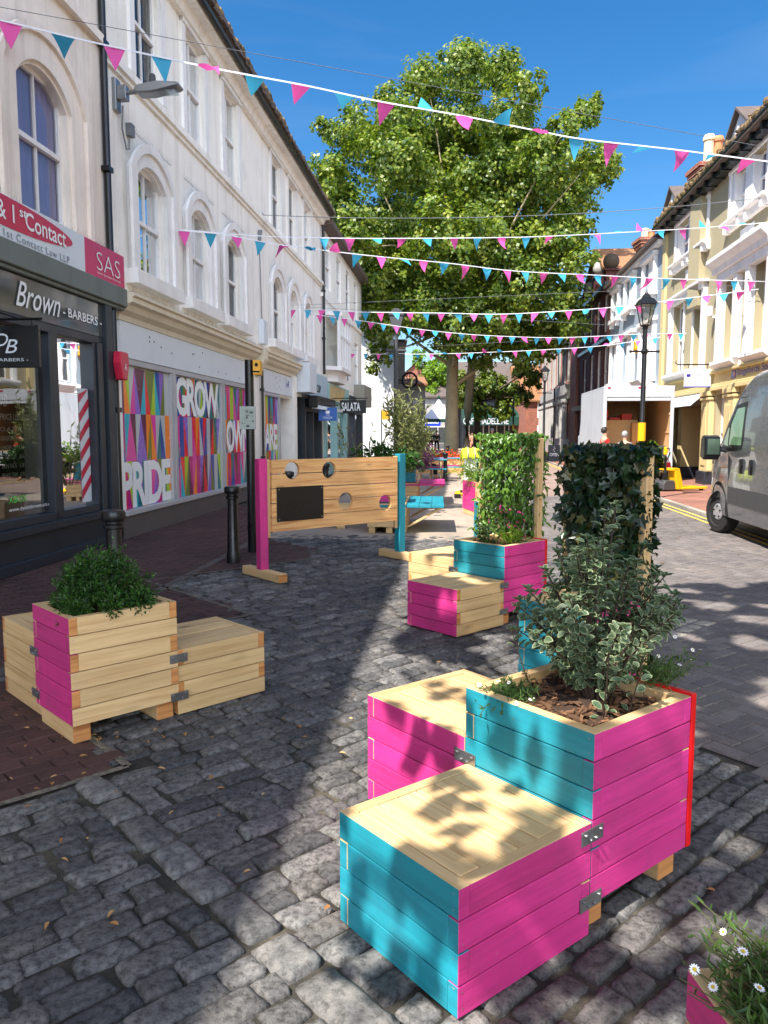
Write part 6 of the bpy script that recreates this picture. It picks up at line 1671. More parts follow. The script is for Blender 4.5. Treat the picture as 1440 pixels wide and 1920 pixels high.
st = MB(); st.tube([(4.98, 46.9, 0), (5.0, 46.9, .5), (5.08, 46.9, 3), (5.3, 46.9, 6), (5.6, 47, 9), (5.9, 47, 13)], [.42, .3, .27, .24, .18, .07], 12)
for k, c in enumerate(((7.5, 48, 9), (4.5, 48, 10), (8, 46.5, 12))): limb(st, (5.1, 47, 7), c, .12, .03, k + 90)
st.build("trunk", M['bark'], t, smooth=True)
lv = MB(); crown(lv, [(Vector((7.5, 48.5, 9)), 1.6), (Vector((5, 49, 10.5)), 1.8), (Vector((8.4, 47.5, 12)), 1.6)], 5000, .28, .2, 15); lv.build("crown", M['leaf_plane'], t, normals=False)
def small_tree(label, px, Y, zb, clumps, n, mat, seed, L=.26):
    lv = MB(); cl = [(depth_at(a, b, Y + random.Random(seed + k).uniform(-1.5, 1.5)), rr * Y / 1442) for k, (a, b, rr) in enumerate(clumps)]
    crown(lv, cl, n, L, L * .7, seed, .4, 24)
    b = depth_at(px, 812, Y); t = thing("small_tree", label, "tree", (b.x, Y, 0)); st = MB()
    st.tube([(b.x, Y, 0), (b.x + .05, Y, 2.5), (b.x - .05, Y, zb)], [.3, .22, .15], 10)
    for k, (c, R) in enumerate(cl): limb(st, (b.x, Y, zb - .3), c, .1, .03, k)
    lv.build("crown", M[mat], t, normals=False); st.build("trunk", M['darkbark'], t, smooth=True)
small_tree("smaller bright green tree in front of the cafe awning", 893, 58, 4.2, [(880, 735, 30), (915, 715, 34), (950, 735, 32), (985, 700, 26), (900, 765, 22), (945, 770, 22), (975, 745, 24), (1000, 715, 18), (870, 710, 22)], 9000, 'leaf_plane', 4)
small_tree("lime green tree left of the plane trunk above the marquee", 812, 82, 5, [(790, 690, 22), (812, 705, 30), (800, 735, 22), (830, 680, 24), (825, 742, 18), (838, 715, 20), (785, 665, 14)], 7000, 'leaf_lime', 6)
small_tree("distant green tree beyond the right end of the street", 1010, 95, 5, [(1008, 715, 14), (1014, 735, 12), (1004, 740, 12)], 1500, 'leaf_plane', 8, .35)
# tree standing behind the viewer: its crown spreads over the near planters and throws the dappled shade
r = random.Random(12); lv = MB(); cl = []
def shade(gx, gy, h, R): cl.append((Vector((gx - SX * h, gy - SY * h, h)), R))
gx = .75
for gx, gy, R in SHADE:
    h = r.uniform(6.0, 7.4); shade(gx, gy, h, R)
crown(lv, cl, 52000, .2, .16, 9, .2, 22, .7)
# chinks in the leaves that let round sun patches through, and a clear edge over the open strip
chinks = [(r.uniform(.55, 1.5), r.uniform(1.6, 7.2), r.choice((.05, .065, .08, .1))) for k in range(105)] + [(r.uniform(1.5, 5), r.uniform(3.5, 8), r.choice((.06, .1, .16))) for k in range(40)]
keep = []
for k in range(len(lv.f)):
    c = (lv.v[4 * k] + lv.v[4 * k + 2]) * .5; x, y = c.x + SX * c.z, c.y + SY * c.z
    if x < (.66 if y < 5.3 else .1) + .12 * sin(y * 2.3) + .07 * sin(y * 5.1): continue
    if any((x - a) ** 2 + (y - b) ** 2 < (q + .07) ** 2 for a, b, q in chinks): continue
    keep.append(k)
lv.v = [v for k in keep for v in lv.v[4 * k:4 * k + 4]]; lv.f = [tuple(range(4 * k, 4 * k + 4)) for k in range(len(keep))]; lv.m = [0] * len(keep); lv.u = [None] * len(keep)
for k in range(78):      # single twigs that reach over the strip
    x, y, h = (r.uniform(.25, .72), r.uniform(3.2, 6.8), r.uniform(5.2, 5.8)) if k < 26 else (r.uniform(-.08, .75), r.uniform(1.85, 3.2), r.uniform(3.4, 4.4))
    for q in range(r.choice((1, 1, 2, 3))):
        p = Vector((x - SX * h + r.uniform(-.09, .09), y - SY * h + r.uniform(-.09, .09), h)); nm = (Vector((-SX, -SY, 1)).normalized() + unit(r) * .4).normalized(); d_ = unit(r); d_ = (d_ - nm * d_.dot(nm)).normalized()
        diamond(lv, p, d_, nm, r.uniform(.1, .19), r.uniform(.09, .15))
t = thing("overhanging_tree", "tree behind the viewer whose leaves shade the near planters", "tree", (.6, -4.2, 0))
lv.build("crown", M['leaf_plane'], t, normals=False)
st = MB(); st.tube([(.6, -4.2, 0), (.5, -4.2, 3), (.2, -3.6, 6.5), (-.6, -2.0, 8.0)], [.4, .3, .24, .12], 10)
for k, (c, R) in enumerate(cl[::3]): limb(st, (.2, -3.5, 6.6), c, .09, .025, k)
st.build("trunk", M['bark'], t, smooth=True)

# ------------------------------------------------------------------ bollards, poles, lamps
def bollard(label, loc, proto=[None]):
    if proto[0] is None:
        t = thing("bollard", label, "bollard", (0, 0, 0), 0, "black bollards with ringed caps")
        mb = MB(); mb.lathe([(.085, 0), (.085, .12), (.075, .14), (.062, .8)], 18); mb.build("post", M['blackpaint'], t, auto=40)
        mb = MB(); mb.lathe([(.062, .79), (.085, .8), (.085, .825), (.07, .835), (.07, .855), (.095, .865), (.1, .88), (.1, .925), (.09, .945), (.05, .955)], 18); mb.build("cap", M['blackpaint'], t, auto=40)
        proto[0] = t; t.location = loc; W[t.name] = Matrix.Translation(Vector(loc)); return t
    return dup(proto[0], loc, 0, label)
bollard("black bollard rising behind the dark green bush on the left", (-2.30, 6.5, 0))
bollard("black bollard between the mural window and the pink post", (-1.87, 9.45, 0))
bollard("black bollard standing before the distant picnic table", (2.05, 25.7, 0))
bollard("black bollard seen through the upper left hole of the board", (-1.63, 13.1, 0))
bollard("black bollard seen through the upper middle hole of the board", (-1.27, 16.7, 0))
bollard("small black bollard in front of the plane tree trunks", (3.35, 40.5, 0))
t = thing("map_pole", "black pole with yellow box and street map plaque before the mural", "pole", (-1.78, 10.29, 0))
mb = MB(); mb.tube([(-1.78, 10.29, 0), (-1.78, 10.29, 2.56)], .058, 14); mb.build("post", M['blackpaint'], t, auto=40)
mb = MB(); mb.box((-1.72, 10.2, 2.36), (-1.62, 10.38, 2.55)); mb.build("yellow_box", M['amber'], t, bevel=.006)
mb = MB(); mb.box((-1.725, 10.195, 2.39), (-1.625, 10.199, 2.41)); mb.box((-1.69, 10.195, 2.47), (-1.65, 10.199, 2.51)); mb.build("small_print", M['dark'], t)
mb = MB(); mb.box((-1.9, 10.19, 1.65), (-1.69, 10.215, 1.95)); pl = mb.build("plaque", M['steel'], t, bevel=.004)
mb = MB(); mb.box((-1.885, 10.185, 1.665), (-1.705, 10.1885, 1.935)); r = random.Random(2)
mp = mb.build("map", [paint("map_print", (150, 160, 150), .5, .35, 14, 0)], pl)
mb = MB()
for k in range(14):
    x, z = r.uniform(-1.88, -1.73), r.uniform(1.72, 1.9); mb.box((x, 10.1835, z), (x + r.uniform(.01, .03), 10.1845, z + r.uniform(.005, .02)))
mb.box((-1.81, 10.1835, 1.675), (-1.775, 10.1845, 1.705)); mb.build("map_blocks", M['charcoal'], pl)
M['lampglass'] = glassmat("lamp_glass", (1, .98, .94), .08, .92)
def lantern_post(label, loc, H_, band_):
    t = thing("street_lamp", label, "street lamp", loc, 0, "black lantern street lamps"); T = W[t.name]
    mb = MB(T=T); mb.lathe([(.12, 0), (.12, .25), (.09, .3), (.085, 1.2), (.1, 1.22), (.1, 1.28), (.06, 1.34), (.05, H_ - .85), (.075, H_ - .83), (.04, H_ - .78)], 14); mb.build("post", M['blackpaint'], t, auto=40)
    mb = MB(T=T); mb.tube([(-.32, 0, H_ - 1.35), (.32, 0, H_ - 1.35)], .02, 8)
    for x in (-.32, .32): mb.ball((x, 0, H_ - 1.35), .035, 0, 8, 5)
    mb.ball((0, 0, H_ - 1.35), .085, 0, 10, 6); mb.build("ladder_bar", M['blackpaint'], t)
    z0, z1 = H_ - .76, H_ - .30; a, b = .085, .165
    c4 = lambda w, z: [(sx * w, sy * w, z) for sx, sy in ((-1, -1), (1, -1), (1, 1), (-1, 1))]
    mb = MB(T=T); lo, hi = c4(a, z0), c4(b, z1)
    for k in range(4): mb.tube([lo[k], hi[k]], .012, 5); mb.tube([lo[k], lo[(k + 1) % 4]], .014, 5); mb.tube([hi[k], hi[(k + 1) % 4]], .014, 5)
    for p, q in ((c4(b + .05, z1), c4(.13, z1 + .13)), (c4(.13, z1 + .13), c4(.09, z1 + .15)), (c4(.09, z1 + .15), c4(.05, z1 + .24))):
        for k in range(4): mb.poly([p[k], p[(k + 1) % 4], q[(k + 1) % 4], q[k]])
    mb.poly(c4(b + .05, z1)); mb.lathe([(.03, 0), (.045, .02), (.02, .06), (.008, .1)], 8, (0, 0, z1 + .23)); mb.lathe([(.05, -.06), (.11, 0), (.05, .01)], 8, (0, 0, z0)); ln = mb.build("lantern", M['blackpaint'], t)
    mb = MB(T=T)
    for k in range(4): mb.poly([lo[k], lo[(k + 1) % 4], hi[(k + 1) % 4], hi[k]])
    mb.build("lantern_glass", M['lampglass'], ln, normals=False)
    mb = MB(T=T); mb.ball((0, 0, z0 + .2), .06, 0, 8, 6, (1, 1, 1.5)); mb.build("bulb", M['fascia'], ln)
    if band_: mb = MB(T=T); mb.lathe([(.088, band_), (.088, band_ + .42)], 14); mb.build("yellow_band", M['yellow'], t)
    return t
lantern_post("black lantern lamp post with yellow band beside the white lorry", (6.0, 18, 0), 4.82, 1.42)
lantern_post("black lantern lamp post far away by the stone fronted building", (7.85, 38, 0), 4.9, 0)
t = thing("tall_lamp_post", "grey square headed lamp post before the white wall", "street lamp", (.47, 30, 0))
mb = MB(); mb.tube([(.47, 30, 0), (.47, 30, 5.6)], [.09, .07], 10); mb.tube([(.08, 30, 4.75), (.86, 30, 4.75)], .05, 6); mb.tube([(.14, 30, 4.62), (.8, 30, 4.62)], .035, 6); mb.build("post", M['vanplastic'], t)
mb = MB(); mb.prism([(.32, 5.55), (.62, 5.55), (.74, 6.05), (.2, 6.05)], 1, 29.78, 30.22); mb.prism([(.14, 6.05), (.8, 6.05), (.56, 6.3), (.38, 6.3)], 1, 29.74, 30.26); mb.build("lamp_head", M['vanplastic'], t, bevel=.01)

# ------------------------------------------------------------------ bunting
def bunting(label, pts, Ya, Yb, x0f, gap, size, seed, flip, start=0, nmax=99, wired=True, sag=0.0):
    """pts: measured points along the line, depth running evenly from one wall to the other"""
    r = random.Random(seed); P = []
    xs = [p[0] for p in pts]
    for px, py in pts: P.append(depth_at(px, py, Ya + (Yb - Ya) * (px - xs[0]) / (xs[-1] - xs[0])))
    # resample with a smooth curve
    t = thing("bunting", label, "bunting", P[0], 0, "strings of pink and blue bunting across the street")
    Q = []
    for i in range(len(P) - 1):
        p0, p1, p2, p3 = P[max(0, i - 1)], P[i], P[i + 1], P[min(len(P) - 1, i + 2)]
        for k in range(8):
            u = k / 8; Q.append(.5 * ((2 * p1) + (p2 - p0) * u + (2 * p0 - 5 * p1 + 4 * p2 - p3) * u * u + (3 * p1 - p0 - 3 * p2 + p3) * u ** 3))
    Q.append(P[-1])
    acc = [0]
    for a, b in zip(Q, Q[1:]): acc.append(acc[-1] + (b - a).length)
    def at(s):
        for i in range(len(acc) - 1):
            if acc[i + 1] >= s: f = (s - acc[i]) / max(1e-6, acc[i + 1] - acc[i]); return Q[i].lerp(Q[i + 1], f), (Q[i + 1] - Q[i]).normalized()
        return Q[-1], (Q[-1] - Q[-2]).normalized()
    mb = MB()
    for a, b in zip(Q, Q[1:]):
        h = Vector((0, 0, .009)); mb.poly([a - h, b - h, b + h, a + h]); o = Vector((.003, -.006, 0)); mb.poly([a - h + o, b - h + o, b + h + o, a + h + o])
    mb.build("tape", M['tape'], t, normals=False)
    if wired:
        mb = MB(); n = 10; mb.tube([P[0].lerp(P[-1], k / n) + Vector((0, 0, .12)) for k in range(n + 1)], .004, 4); mb.build("support_wire", M['wire'], t)
    s = x0f; k = start; cnt = 0
    while s < acc[-1] - size * .5 and cnt < nmax:
        c, d_ = at(s); side = d_.cross(Vector((0, 0, 1))).normalized()
        ang = r.gauss(0, .25) if r.random() > flip else r.uniform(-2.7, 2.7)
        dn = Vector((0, 0, -1)) * cos(ang) + side * sin(ang); w, h = size * r.uniform(.92, 1.08), size * 1.18 * r.uniform(.92, 1.05); curl = r.gauss(0, .5) + (ang * .3); tw = r.gauss(0, .14)
        m_ = MB(); nn = 6; rows = []
        for j in range(nn + 1):
            f = j / nn; off = d_.cross(dn) * (curl * h * f * f * .8); cc = c + dn * (h * f * (1 - .12 * abs(curl) * f)) + off + d_ * tw * h * f
            hw = w / 2 * (1 - f) + .002; rows.append(m_.add([cc - d_ * hw, cc + d_.cross(dn) * (.12 * w * (1 - f) * (.5 + curl)), cc + d_ * hw]))
        for a, b in zip(rows, rows[1:]): m_.face((a, a + 1, b + 1, b)); m_.face((a + 1, a + 2, b + 2, b + 1))
        m_.build("flag", M['flagpink'] if k % 2 == 0 else M['flagblue'], t, normals=False, smooth=True)
        s += gap * r.uniform(.93, 1.07); k += 1; cnt += 1
    return t
def LY(px, py):
    x, y, w = ray(px, py); n = LF.n; k = (LF.p[0] * n[0] + LF.p[1] * n[1]) / (x * n[0] + y * n[1]); return y * k
def RY(px, py):
    x, y, w = ray(px, py); n = RF.n; k = (RF.p[0] * n[0] + RF.p[1] * n[1]) / (x * n[0] + y * n[1]); return y * k
bunting("nearest string of bunting, curling flags across the sky and tree top", [(-140, 10), (0, 38), (185, 82), (400, 128), (570, 160), (710, 190), (870, 218), (1020, 248), (1100, 262), (1260, 280), (1440, 303), (1600, 322)], 8.6, 12, .25, .54, .24, 1, .75, 1)
bunting("string of bunting starting on the white wall with big flags, sloping down to the right", [(333, 432), (420, 440), (500, 455), (571, 465), (700, 480), (836, 493), (965, 508), (1120, 516), (1240, 522), (1440, 528)], LY(333, 432), RY(1440, 528), .12, .5, .23, 2, .4, wired=False)
bunting("string of mostly wind blown flags level across the middle of the tree", [(333, 430), (480, 442), (600, 446), (734, 447), (960, 445), (1090, 440), (1162, 436), (1270, 430), (1368, 423), (1440, 417)], LY(333, 430), RY(1440, 417), 2.9, .6, .22, 3, .7, 1, wired=False)
bunting("string of even hanging flags, upper of the two crossing below mid tree", [(540, 581), (600, 581), (676, 585), (827, 587), (939, 589), (1055, 583), (1163, 574.6), (1281, 560), (1422, 542)], LY(540, 581), RY(1422, 542), .15, .44, .225, 4, .04)
bunting("string of small even flags sagging just under the longer even string", [(567, 582), (600, 591), (660, 599), (742, 611), (800, 619), (896, 628), (1025, 633), (1115, 630.5), (1183, 627), (1287, 625)], LY(567, 582), RY(1287, 625), .15, .42, .22, 5, .06, 1)
bunting("lowest string of small flags crossing the tree trunks", [(650, 663), (747, 664), (842, 663), (953, 659), (1051, 654), (1131, 648), (1200, 638), (1244, 631)], LY(650, 663), RY(1244, 631), .3, .6, .23, 6, .3)
for k, (a, b, lab) in enumerate((((490, 403), (1440, 370), "bare steel wire crossing the street from a wall bolt"),)):
    pa, pb = depth_at(a[0], a[1], LY(*a)), depth_at(b[0], b[1], RY(*b))
    t = thing("span_wire", lab, "wire", pa)
    mb = MB(); n = 16; mb.tube([pa.lerp(pb, i / n) - Vector((0, 0, .25 * (1 - (2 * i / n - 1) ** 2))) for i in range(n + 1)], .008, 4); mb.build("wire", M['wire'], t)
    mb = MB(); mb.lathe([(.05, -.03), (.06, .0), (.05, .05)], 8, pa); mb.build("wall_bolt", M['steel'], t)

# ------------------------------------------------------------------ van
def van():
    t = thing("van", "grey panel van parked on the right with its front wheel turned", "van", (6.50, 13.2, 0), radians(-6.5)); T = W[t.name]
    # y from nose (0) backwards, so local y = -l
    st_ = [(0, .62, .42, .92), (.06, .78, .36, 1.02), (.2, .9, .32, 1.12), (.45, .97, .3, 1.22), (.75, 1.0, .3, 1.34), (1.0, 1.01, .3, 1.66), (1.25, 1.015, .3, 1.98), (1.5, 1.02, .3, 2.24), (1.72, 1.02, .3, 2.4), (2.0, 1.025, .3, 2.5), (2.6, 1.025, .3, 2.53), (4.0, 1.025, .3, 2.53), (5.4, 1.025, .3, 2.53), (5.5, .98, .34, 2.48)]
    def ring(l, w, zb, zt):
        pts = []; sh = min(zt - .02, 1.18); n1, n2, n3 = 6, 8, 5
        for i in range(n1 + 1): z = zb + (sh - zb) * i / n1; pts.append((w * (.97 + .03 * sin(pi * min(1, i / n1 * 1.1))), z))
        tum = max(0, zt - sh); rr = min(.24, tum * .5)
        for i in range(1, n2 + 1): z = sh + (tum - rr) * i / n2; k = (z - 1.18) / 1.35; pts.append((w * (1 - .11 * max(0, k) ** 1.6), z))
        xe = pts[-1][0]; ze = pts[-1][1]
        for i in range(1, n3 + 1): a = pi / 2 * i / n3; pts.append((xe - rr * (1 - cos(a)), ze + (zt - ze) * sin(a)))
        pts.append((xe * .4, zt + .02 * min(1, tum))); pts.append((0, zt + .03 * min(1, tum)))
        return pts
    mb = MB(T=T); rings = []
    for l, w, zb, zt in st_:
        h = ring(l, w, zb, zt); full = [(-x, z) for x, z in h] + [(x, z) for x, z in h[-2::-1]]
        rings.append(mb.add([(x, -l, z) for x, z in full])); n = len(full)
    for k, (a, b) in enumerate(zip(rings, rings[1:])):
        for j in range(n - 1):
            l0 = st_[k][0]
            scr = .7 < l0 < 1.5 and 16 <= j <= n - 18
            mb.face((a + j, a + j + 1, b + j + 1, b + j), 1 if scr else 0)
    mb.face([rings[0] + j for j in range(n)]); mb.face([rings[-1] + j for j in range(n)][::-1])
    b = mb.build("body", [M['vangrey'], M['shopglassdark']], t, auto=35)
    def side(l, z):
        w = 1.02 if l > .9 else .97; k = (z - 1.18) / 1.35
        for (l0, w0, _, zt0), (l1, w1, _, zt1) in zip(st_, st_[1:]):
            if l0 <= l <= l1: f = (l - l0) / (l1 - l0); w = w0 + (w1 - w0) * f
        return w * (1 - .11 * max(0, k) ** 1.6) * (1 if z >= 1.18 else .97 + .03 * sin(pi * min(1, (z - .3) / .88 * 1.1)))
    def patch(poly, off, name, m_, th=.006, parent=None):
        for sg in ((-1, 1) if name in ('side_window', 'wheel_arch', 'door_seam', 'rubbing_strip') else (-1,)):
            mb = MB(T=T); o = [(sg * (side(l, z) + off), -l, z) for l, z in poly]; q = [(sg * (side(l, z) - .03), -l, z) for l, z in poly]
            i = mb.add(o + q); n = len(poly); mb.face(range(i, i + n))
            for k in range(n): mb.face((i + k, i + (k + 1) % n, i + n + (k + 1) % n, i + n + k))
            mb.build(name, m_, parent or t)
    patch([(1.03, 1.36), (1.2, 1.62), (1.55, 2.02), (2.0, 2.06), (2.02, 1.5), (1.98, 1.36), (1.5, 1.33)], .006, "side_window", M['blackpaint'])
    patch([(1.4, 1.42), (1.42, 1.74), (1.62, 1.97), (1.93, 1.98), (1.94, 1.42)], .010, "side_window", M['vanglass'])
    patch([(1.12, 1.42), (1.16, 1.5), (1.3, 1.68), (1.33, 1.68), (1.33, 1.4)], .010, "side_window", M['vanglass'])
    def seam(a, b, w=.012): patch([(a[0], a[1]), (b[0], b[1]), (b[0] + w, b[1]), (a[0] + w, a[1])], .0025, "door_seam", M['blackpaint'])
    seam((1.42, .5), (1.38, 1.3)); seam((2.12, .45), (2.12, 2.1)); seam((2.2, .45), (2.2, 2.3)); seam((3.6, .45), (3.6, 2.3))
    for z in (2.12, .62): patch([(1.7 if z > 2 else 1.6, z), (5.3, z), (5.3, z + .01), (1.7 if z > 2 else 1.6, z + .01)], .0025, "door_seam", M['blackpaint'])
    patch([(1.45, .52), (1.45, .78), (5.3, .78), (5.3, .52)], .012, "rubbing_strip", M['vanplastic'])
    arc = [(.95 + .47 * cos(a), .36 + .47 * sin(a)) for a in [pi * k / 16 for k in range(17)]]
    patch(arc + [(.48, .3), (1.42, .3)][::-1][::-1], .004, "wheel_arch", M['dark'])
    for l in (1.95, 2.36):
        mb = MB(T=T); x = -(side(l, 1.1) + .02); mb.prism([(-l - .045, 1.0), (-l + .045, 1.0), (-l + .05, 1.12), (-l + .03, 1.22), (-l - .03, 1.22), (-l - .05, 1.12)], 0, x - .02, x + .03); mb.build("door_handle", M['blackpaint'], t, bevel=.012)
    # mirror
    mb = MB(T=T); mb.prism([(-1.08, 1.22), (-1.12, 1.52), (-1.2, 1.57), (-1.32, 1.54), (-1.36, 1.25), (-1.25, 1.18)], 0, -1.36, -1.12); mb.tube([(-.98, -1.25, 1.33), (-1.16, -1.22, 1.36)], .045, 8); mr = mb.build("wing_mirror", M['blackpaint'], t, bevel=.03)
    mb = MB(T=T); mb.box((-1.33, -1.385, 1.27), (-1.15, -1.365, 1.51)); mb.build("mirror_glass", M['mirror'], mr)
    for l, z in ((.95, .34), (4.4, .34)):
        for sg in (-1, 1):
            turn = Matrix.Rotation(radians(14) if l < 2 else 0, 4, 'Z')
            Tw = T @ Matrix.Translation((sg * .92, -l, z)) @ turn @ Matrix.Rotation(pi / 2 * sg, 4, 'Y')
            mb = MB(T=Tw); mb.lathe([(.2, -.1), (.31, -.11), (.34, -.08), (.345, 0), (.34, .08), (.315, .11), (.235, .115), (.225, .09)], 28); w = mb.build("wheel", M['rubber'], t, auto=40)
            mb = MB(T=Tw); mb.lathe([(.225, .085), (.21, .07), (.15, .075), (.12, .1), (.06, .105)], 24); mb.build("rim", M['hub'], w, auto=35)
            mb = MB(T=Tw)
            for k in range(10): a = 2 * pi * k / 10; mb.lathe([(.016, 0), (.016, .003)], 8, (.175 * cos(a), .175 * sin(a), .075))
            for k in range(5): a = 2 * pi * k / 5; mb.lathe([(.014, 0), (.012, .02)], 6, (.09 * cos(a), .09 * sin(a), .1))
            mb.build("rim_holes", M['blackpaint'], w)
    for sg in (-1, 1): mb = MB(T=T); mb.ball((sg * .72, -.2, .98), .17, 0, 12, 8, (1, .9, 1.2)); mb.build("headlight", M['lampglass'], t, smooth=True)
    return t
M['vanglass'] = paint("green_tinted_glass", (96, 128, 96), .06, .1, 2, 0); M['mirror'] = paint("mirror_surface", (90, 110, 96), .05, .3, 5, 0, metal=.6)
M['shopglassdark'] = paint("windscreen", (38, 44, 46), .04, .1, 2, 0)
van()

# ------------------------------------------------------------------ box lorry, open at the back
def lorry():
    t = thing("box_lorry", "white box lorry with open back showing plywood lining", "lorry", (8.2, 25, 0), radians(-5.8)); T = W[t.name]
    w, L, zf, zt = 1.1, 4.8, .95, 3.05
    mb = MB(T=T); mb.box((-w, 0, zf - .15), (w, L, zf)); mb.box((-w, 0, zf), (-w + .05, L, zt)); mb.box((w - .05, 0, zf), (w, L, zt)); mb.box((-w + .05, L - .05, zf), (w - .05, L, zt)); mb.box((-w, 0, zt), (w, L, zt + .05)); mb.build("box_body", M['truckwhite'], t, bevel=.012)
    mb = MB(T=T); mb.box((-w + .052, .1, zf + .002), (-w + .06, L - .06, zt - .02)); mb.box((w - .06, .1, zf + .002), (w - .052, L - .06, zt - .02)); mb.box((-w + .06, L - .07, zf), (w - .06, L - .055, zt - .02)); mb.box((-w + .06, .02, zf + .001), (w - .06, L - .08, zf + .02))
    for z in (1.6, 2.2): mb.box((w - .085, .2, z), (w - .061, L - .2, z + .06))
    mb.build("lining", M['ply'], t)
    mb = MB(T=T); mb.box((-w - .01, -.04, zf - .2), (-w + .1, .03, zt + .06)); mb.box((w - .1, -.04, zf - .2), (w + .01, .03, zt + .06)); mb.box((-w + .1, -.04, zt - .3), (w - .1, .05, zt + .06)); mb.box((-w + .1, -.02, zt - .42), (w - .1, .03, zt - .3)); mb.build("rear_frame", M['truckwhite'], t, bevel=.01)
    for x in (-w + .14, .0): mb = MB(T=T); mb.box((x - .03, -.055, zt - .02), (x + (.06 if x < 0 else .2), -.041, zt + .03)); mb.build("marker_light", M['crimson'], t)
    mb = MB(T=T); mb.box((-w, -.1, .45), (w, .0, .75)); mb.build("rear_bumper", M['fascia'], t, bevel=.01)
    for x in (-w + .05, w - .42): mb = MB(T=T); mb.box((x, -.115, .5), (x + .36, -.101, .66)); mb.build("tail_light", M['crimson'], t)
    mb = MB(T=T); mb.box((.3, -.112, .72), (.82, -.102, .83)); mb.build("number_plate", M['amber'], t)
    mb = MB(T=T); mb.box((-.95, L + .05, .5), (.95, L + 1.6, 1.5)); mb.prism([(L + .05, 1.5), (L + 1.3, 1.5), (L + .9, 2.3), (L + .05, 2.35)], 0, -.95, .95); mb.box((-.45, .3, .5), (-.35, L, .8)); mb.box((.35, .3, .5), (.45, L, .8)); mb.build("cab", M['truckwhite'], t, bevel=.03)
    for y in (1.0, L + .9):
        for sg in (-1, 1):
            Tw = T @ Matrix.Translation((sg * .9, y, .4)) @ Matrix.Rotation(pi / 2 * sg, 4, 'Y'); mb = MB(T=Tw); mb.lathe([(.22, -.12), (.38, -.12), (.4, 0), (.38, .12), (.22, .12)], 20); mb.build("wheel", M['rubber'], t, auto=40)
    # load
    def load(name, lab, cat, boxes, mt):
        o = thing(name, lab, cat, T @ Vector((boxes[0][0][0], boxes[0][0][1], boxes[0][0][2])))
        for k, (a, b) in enumerate(boxes): mb = MB(T=T); mb.box(a, b); mb.build("panel" if k == 0 else "block", M[mt], o, bevel=.01)
    load("load_partition", "beige partition board standing inside the lorry", "board", [((-1.0, 1.6, zf + .02), (.35, 1.68, 2.05))], 'ply')
    load("cardboard_box", "brown folded cardboard leaning inside the lorry", "box", [((.1, 1.3, zf + .02), (.5, 1.5, 1.95))], 'cardboard')
    load("red_crates", "red and orange tools heaped on top of the partition in the lorry", "tools", [((-.9, 1.9, 2.0), (-.6, 2.2, 2.2)), ((-.55, 1.8, 2.0), (-.2, 2.2, 2.14)), ((-.15, 1.85, 2.0), (.2, 2.2, 2.26)), ((-.7, 1.75, 2.06), (-.62, 1.85, 2.4))], 'redthing')
    load("dark_shelf", "dark shelf behind the red tools in the lorry", "shelf", [((-1.0, 2.25, 1.98), (.3, 2.6, 2.2))], 'charcoal')
    load("grey_crate", "grey plastic crate on the lorry tail by the lamp post", "crate", [((.45, -.5, .85), (.8, -.12, 1.2))], 'vanplastic')
lorry()

# ------------------------------------------------------------------ pallet truck
t = thing("pallet_truck", "yellow pallet truck with looped black handle on the red pavement", "pallet truck", (7.85, 21.0, .03), radians(-70)); T = W[t.name]
mb = MB(T=T)
for x in (-.2, .2): mb.box((x - .08, .15, .05), (x + .08, 1.0, .11))
mb.prism([(.0, .05), (.22, .05), (.05, .62), (-.12, .62)], 0, -.26, .26); mb.box((-.26, -.2, .56), (.26, .02, .63)); mb.build("forks", M['yellow'], t, bevel=.01)
mb = MB(T=T); mb.prism([(-.42, .03), (-.02, .03), (.0, .2), (-.06, .3), (-.36, .3), (-.42, .2)], 0, -.2, .2); mb.build("drive_unit", M['vanplastic'], t, bevel=.02)
mb = MB(T=T); mb.lathe([(.07, 0), (.07, .2), (.04, .3)], 10, (0, -.2, .3)); mb.tube([(0, -.2, .3), (0, -.22, .95)], .028, 8); mb.build("handle_shaft", M['blackpaint'], t)
mb = MB(T=T); mb.tube([(-.0, -.22, .78), (-.1, -.22, .9), (-.17, -.22, 1.04), (-.14, -.22, 1.15), (0, -.22, 1.18), (.14, -.22, 1.15), (.17, -.22, 1.04), (.1, -.22, .9), (0, -.22, .78)], .018, 8); hd = mb.build("handle_loop", M['blackpaint'], t, smooth=True)
mb = MB(T=T); mb.box((-.05, -.26, .98), (.05, -.18, 1.2)); mb.build("control_head", M['yellow'], t, bevel=.02)
for x in (-.2, .2): mb = MB(T=T @ Matrix.Translation((x, .85, .04)) @ Matrix.Rotation(pi / 2, 4, 'Y')); mb.lathe([(.04, -.05), (.04, .05)], 12); mb.build("wheel", M['rubber'], t)
# flat pale load beside it
t = thing("wrapped_load", "low white wrapped load on a pallet behind the yellow pallet truck", "pallet load", (7.35, 22.2, 0))
mb = MB(); mb.box((6.9, 21.9, .03), (7.8, 22.7, .16)); mb.build("pallet", M['pine'], t); mb = MB(); mb.box((6.95, 21.95, .16), (7.75, 22.65, .48)); mb.build("wrapping", M['fascia'], t, bevel=.06)

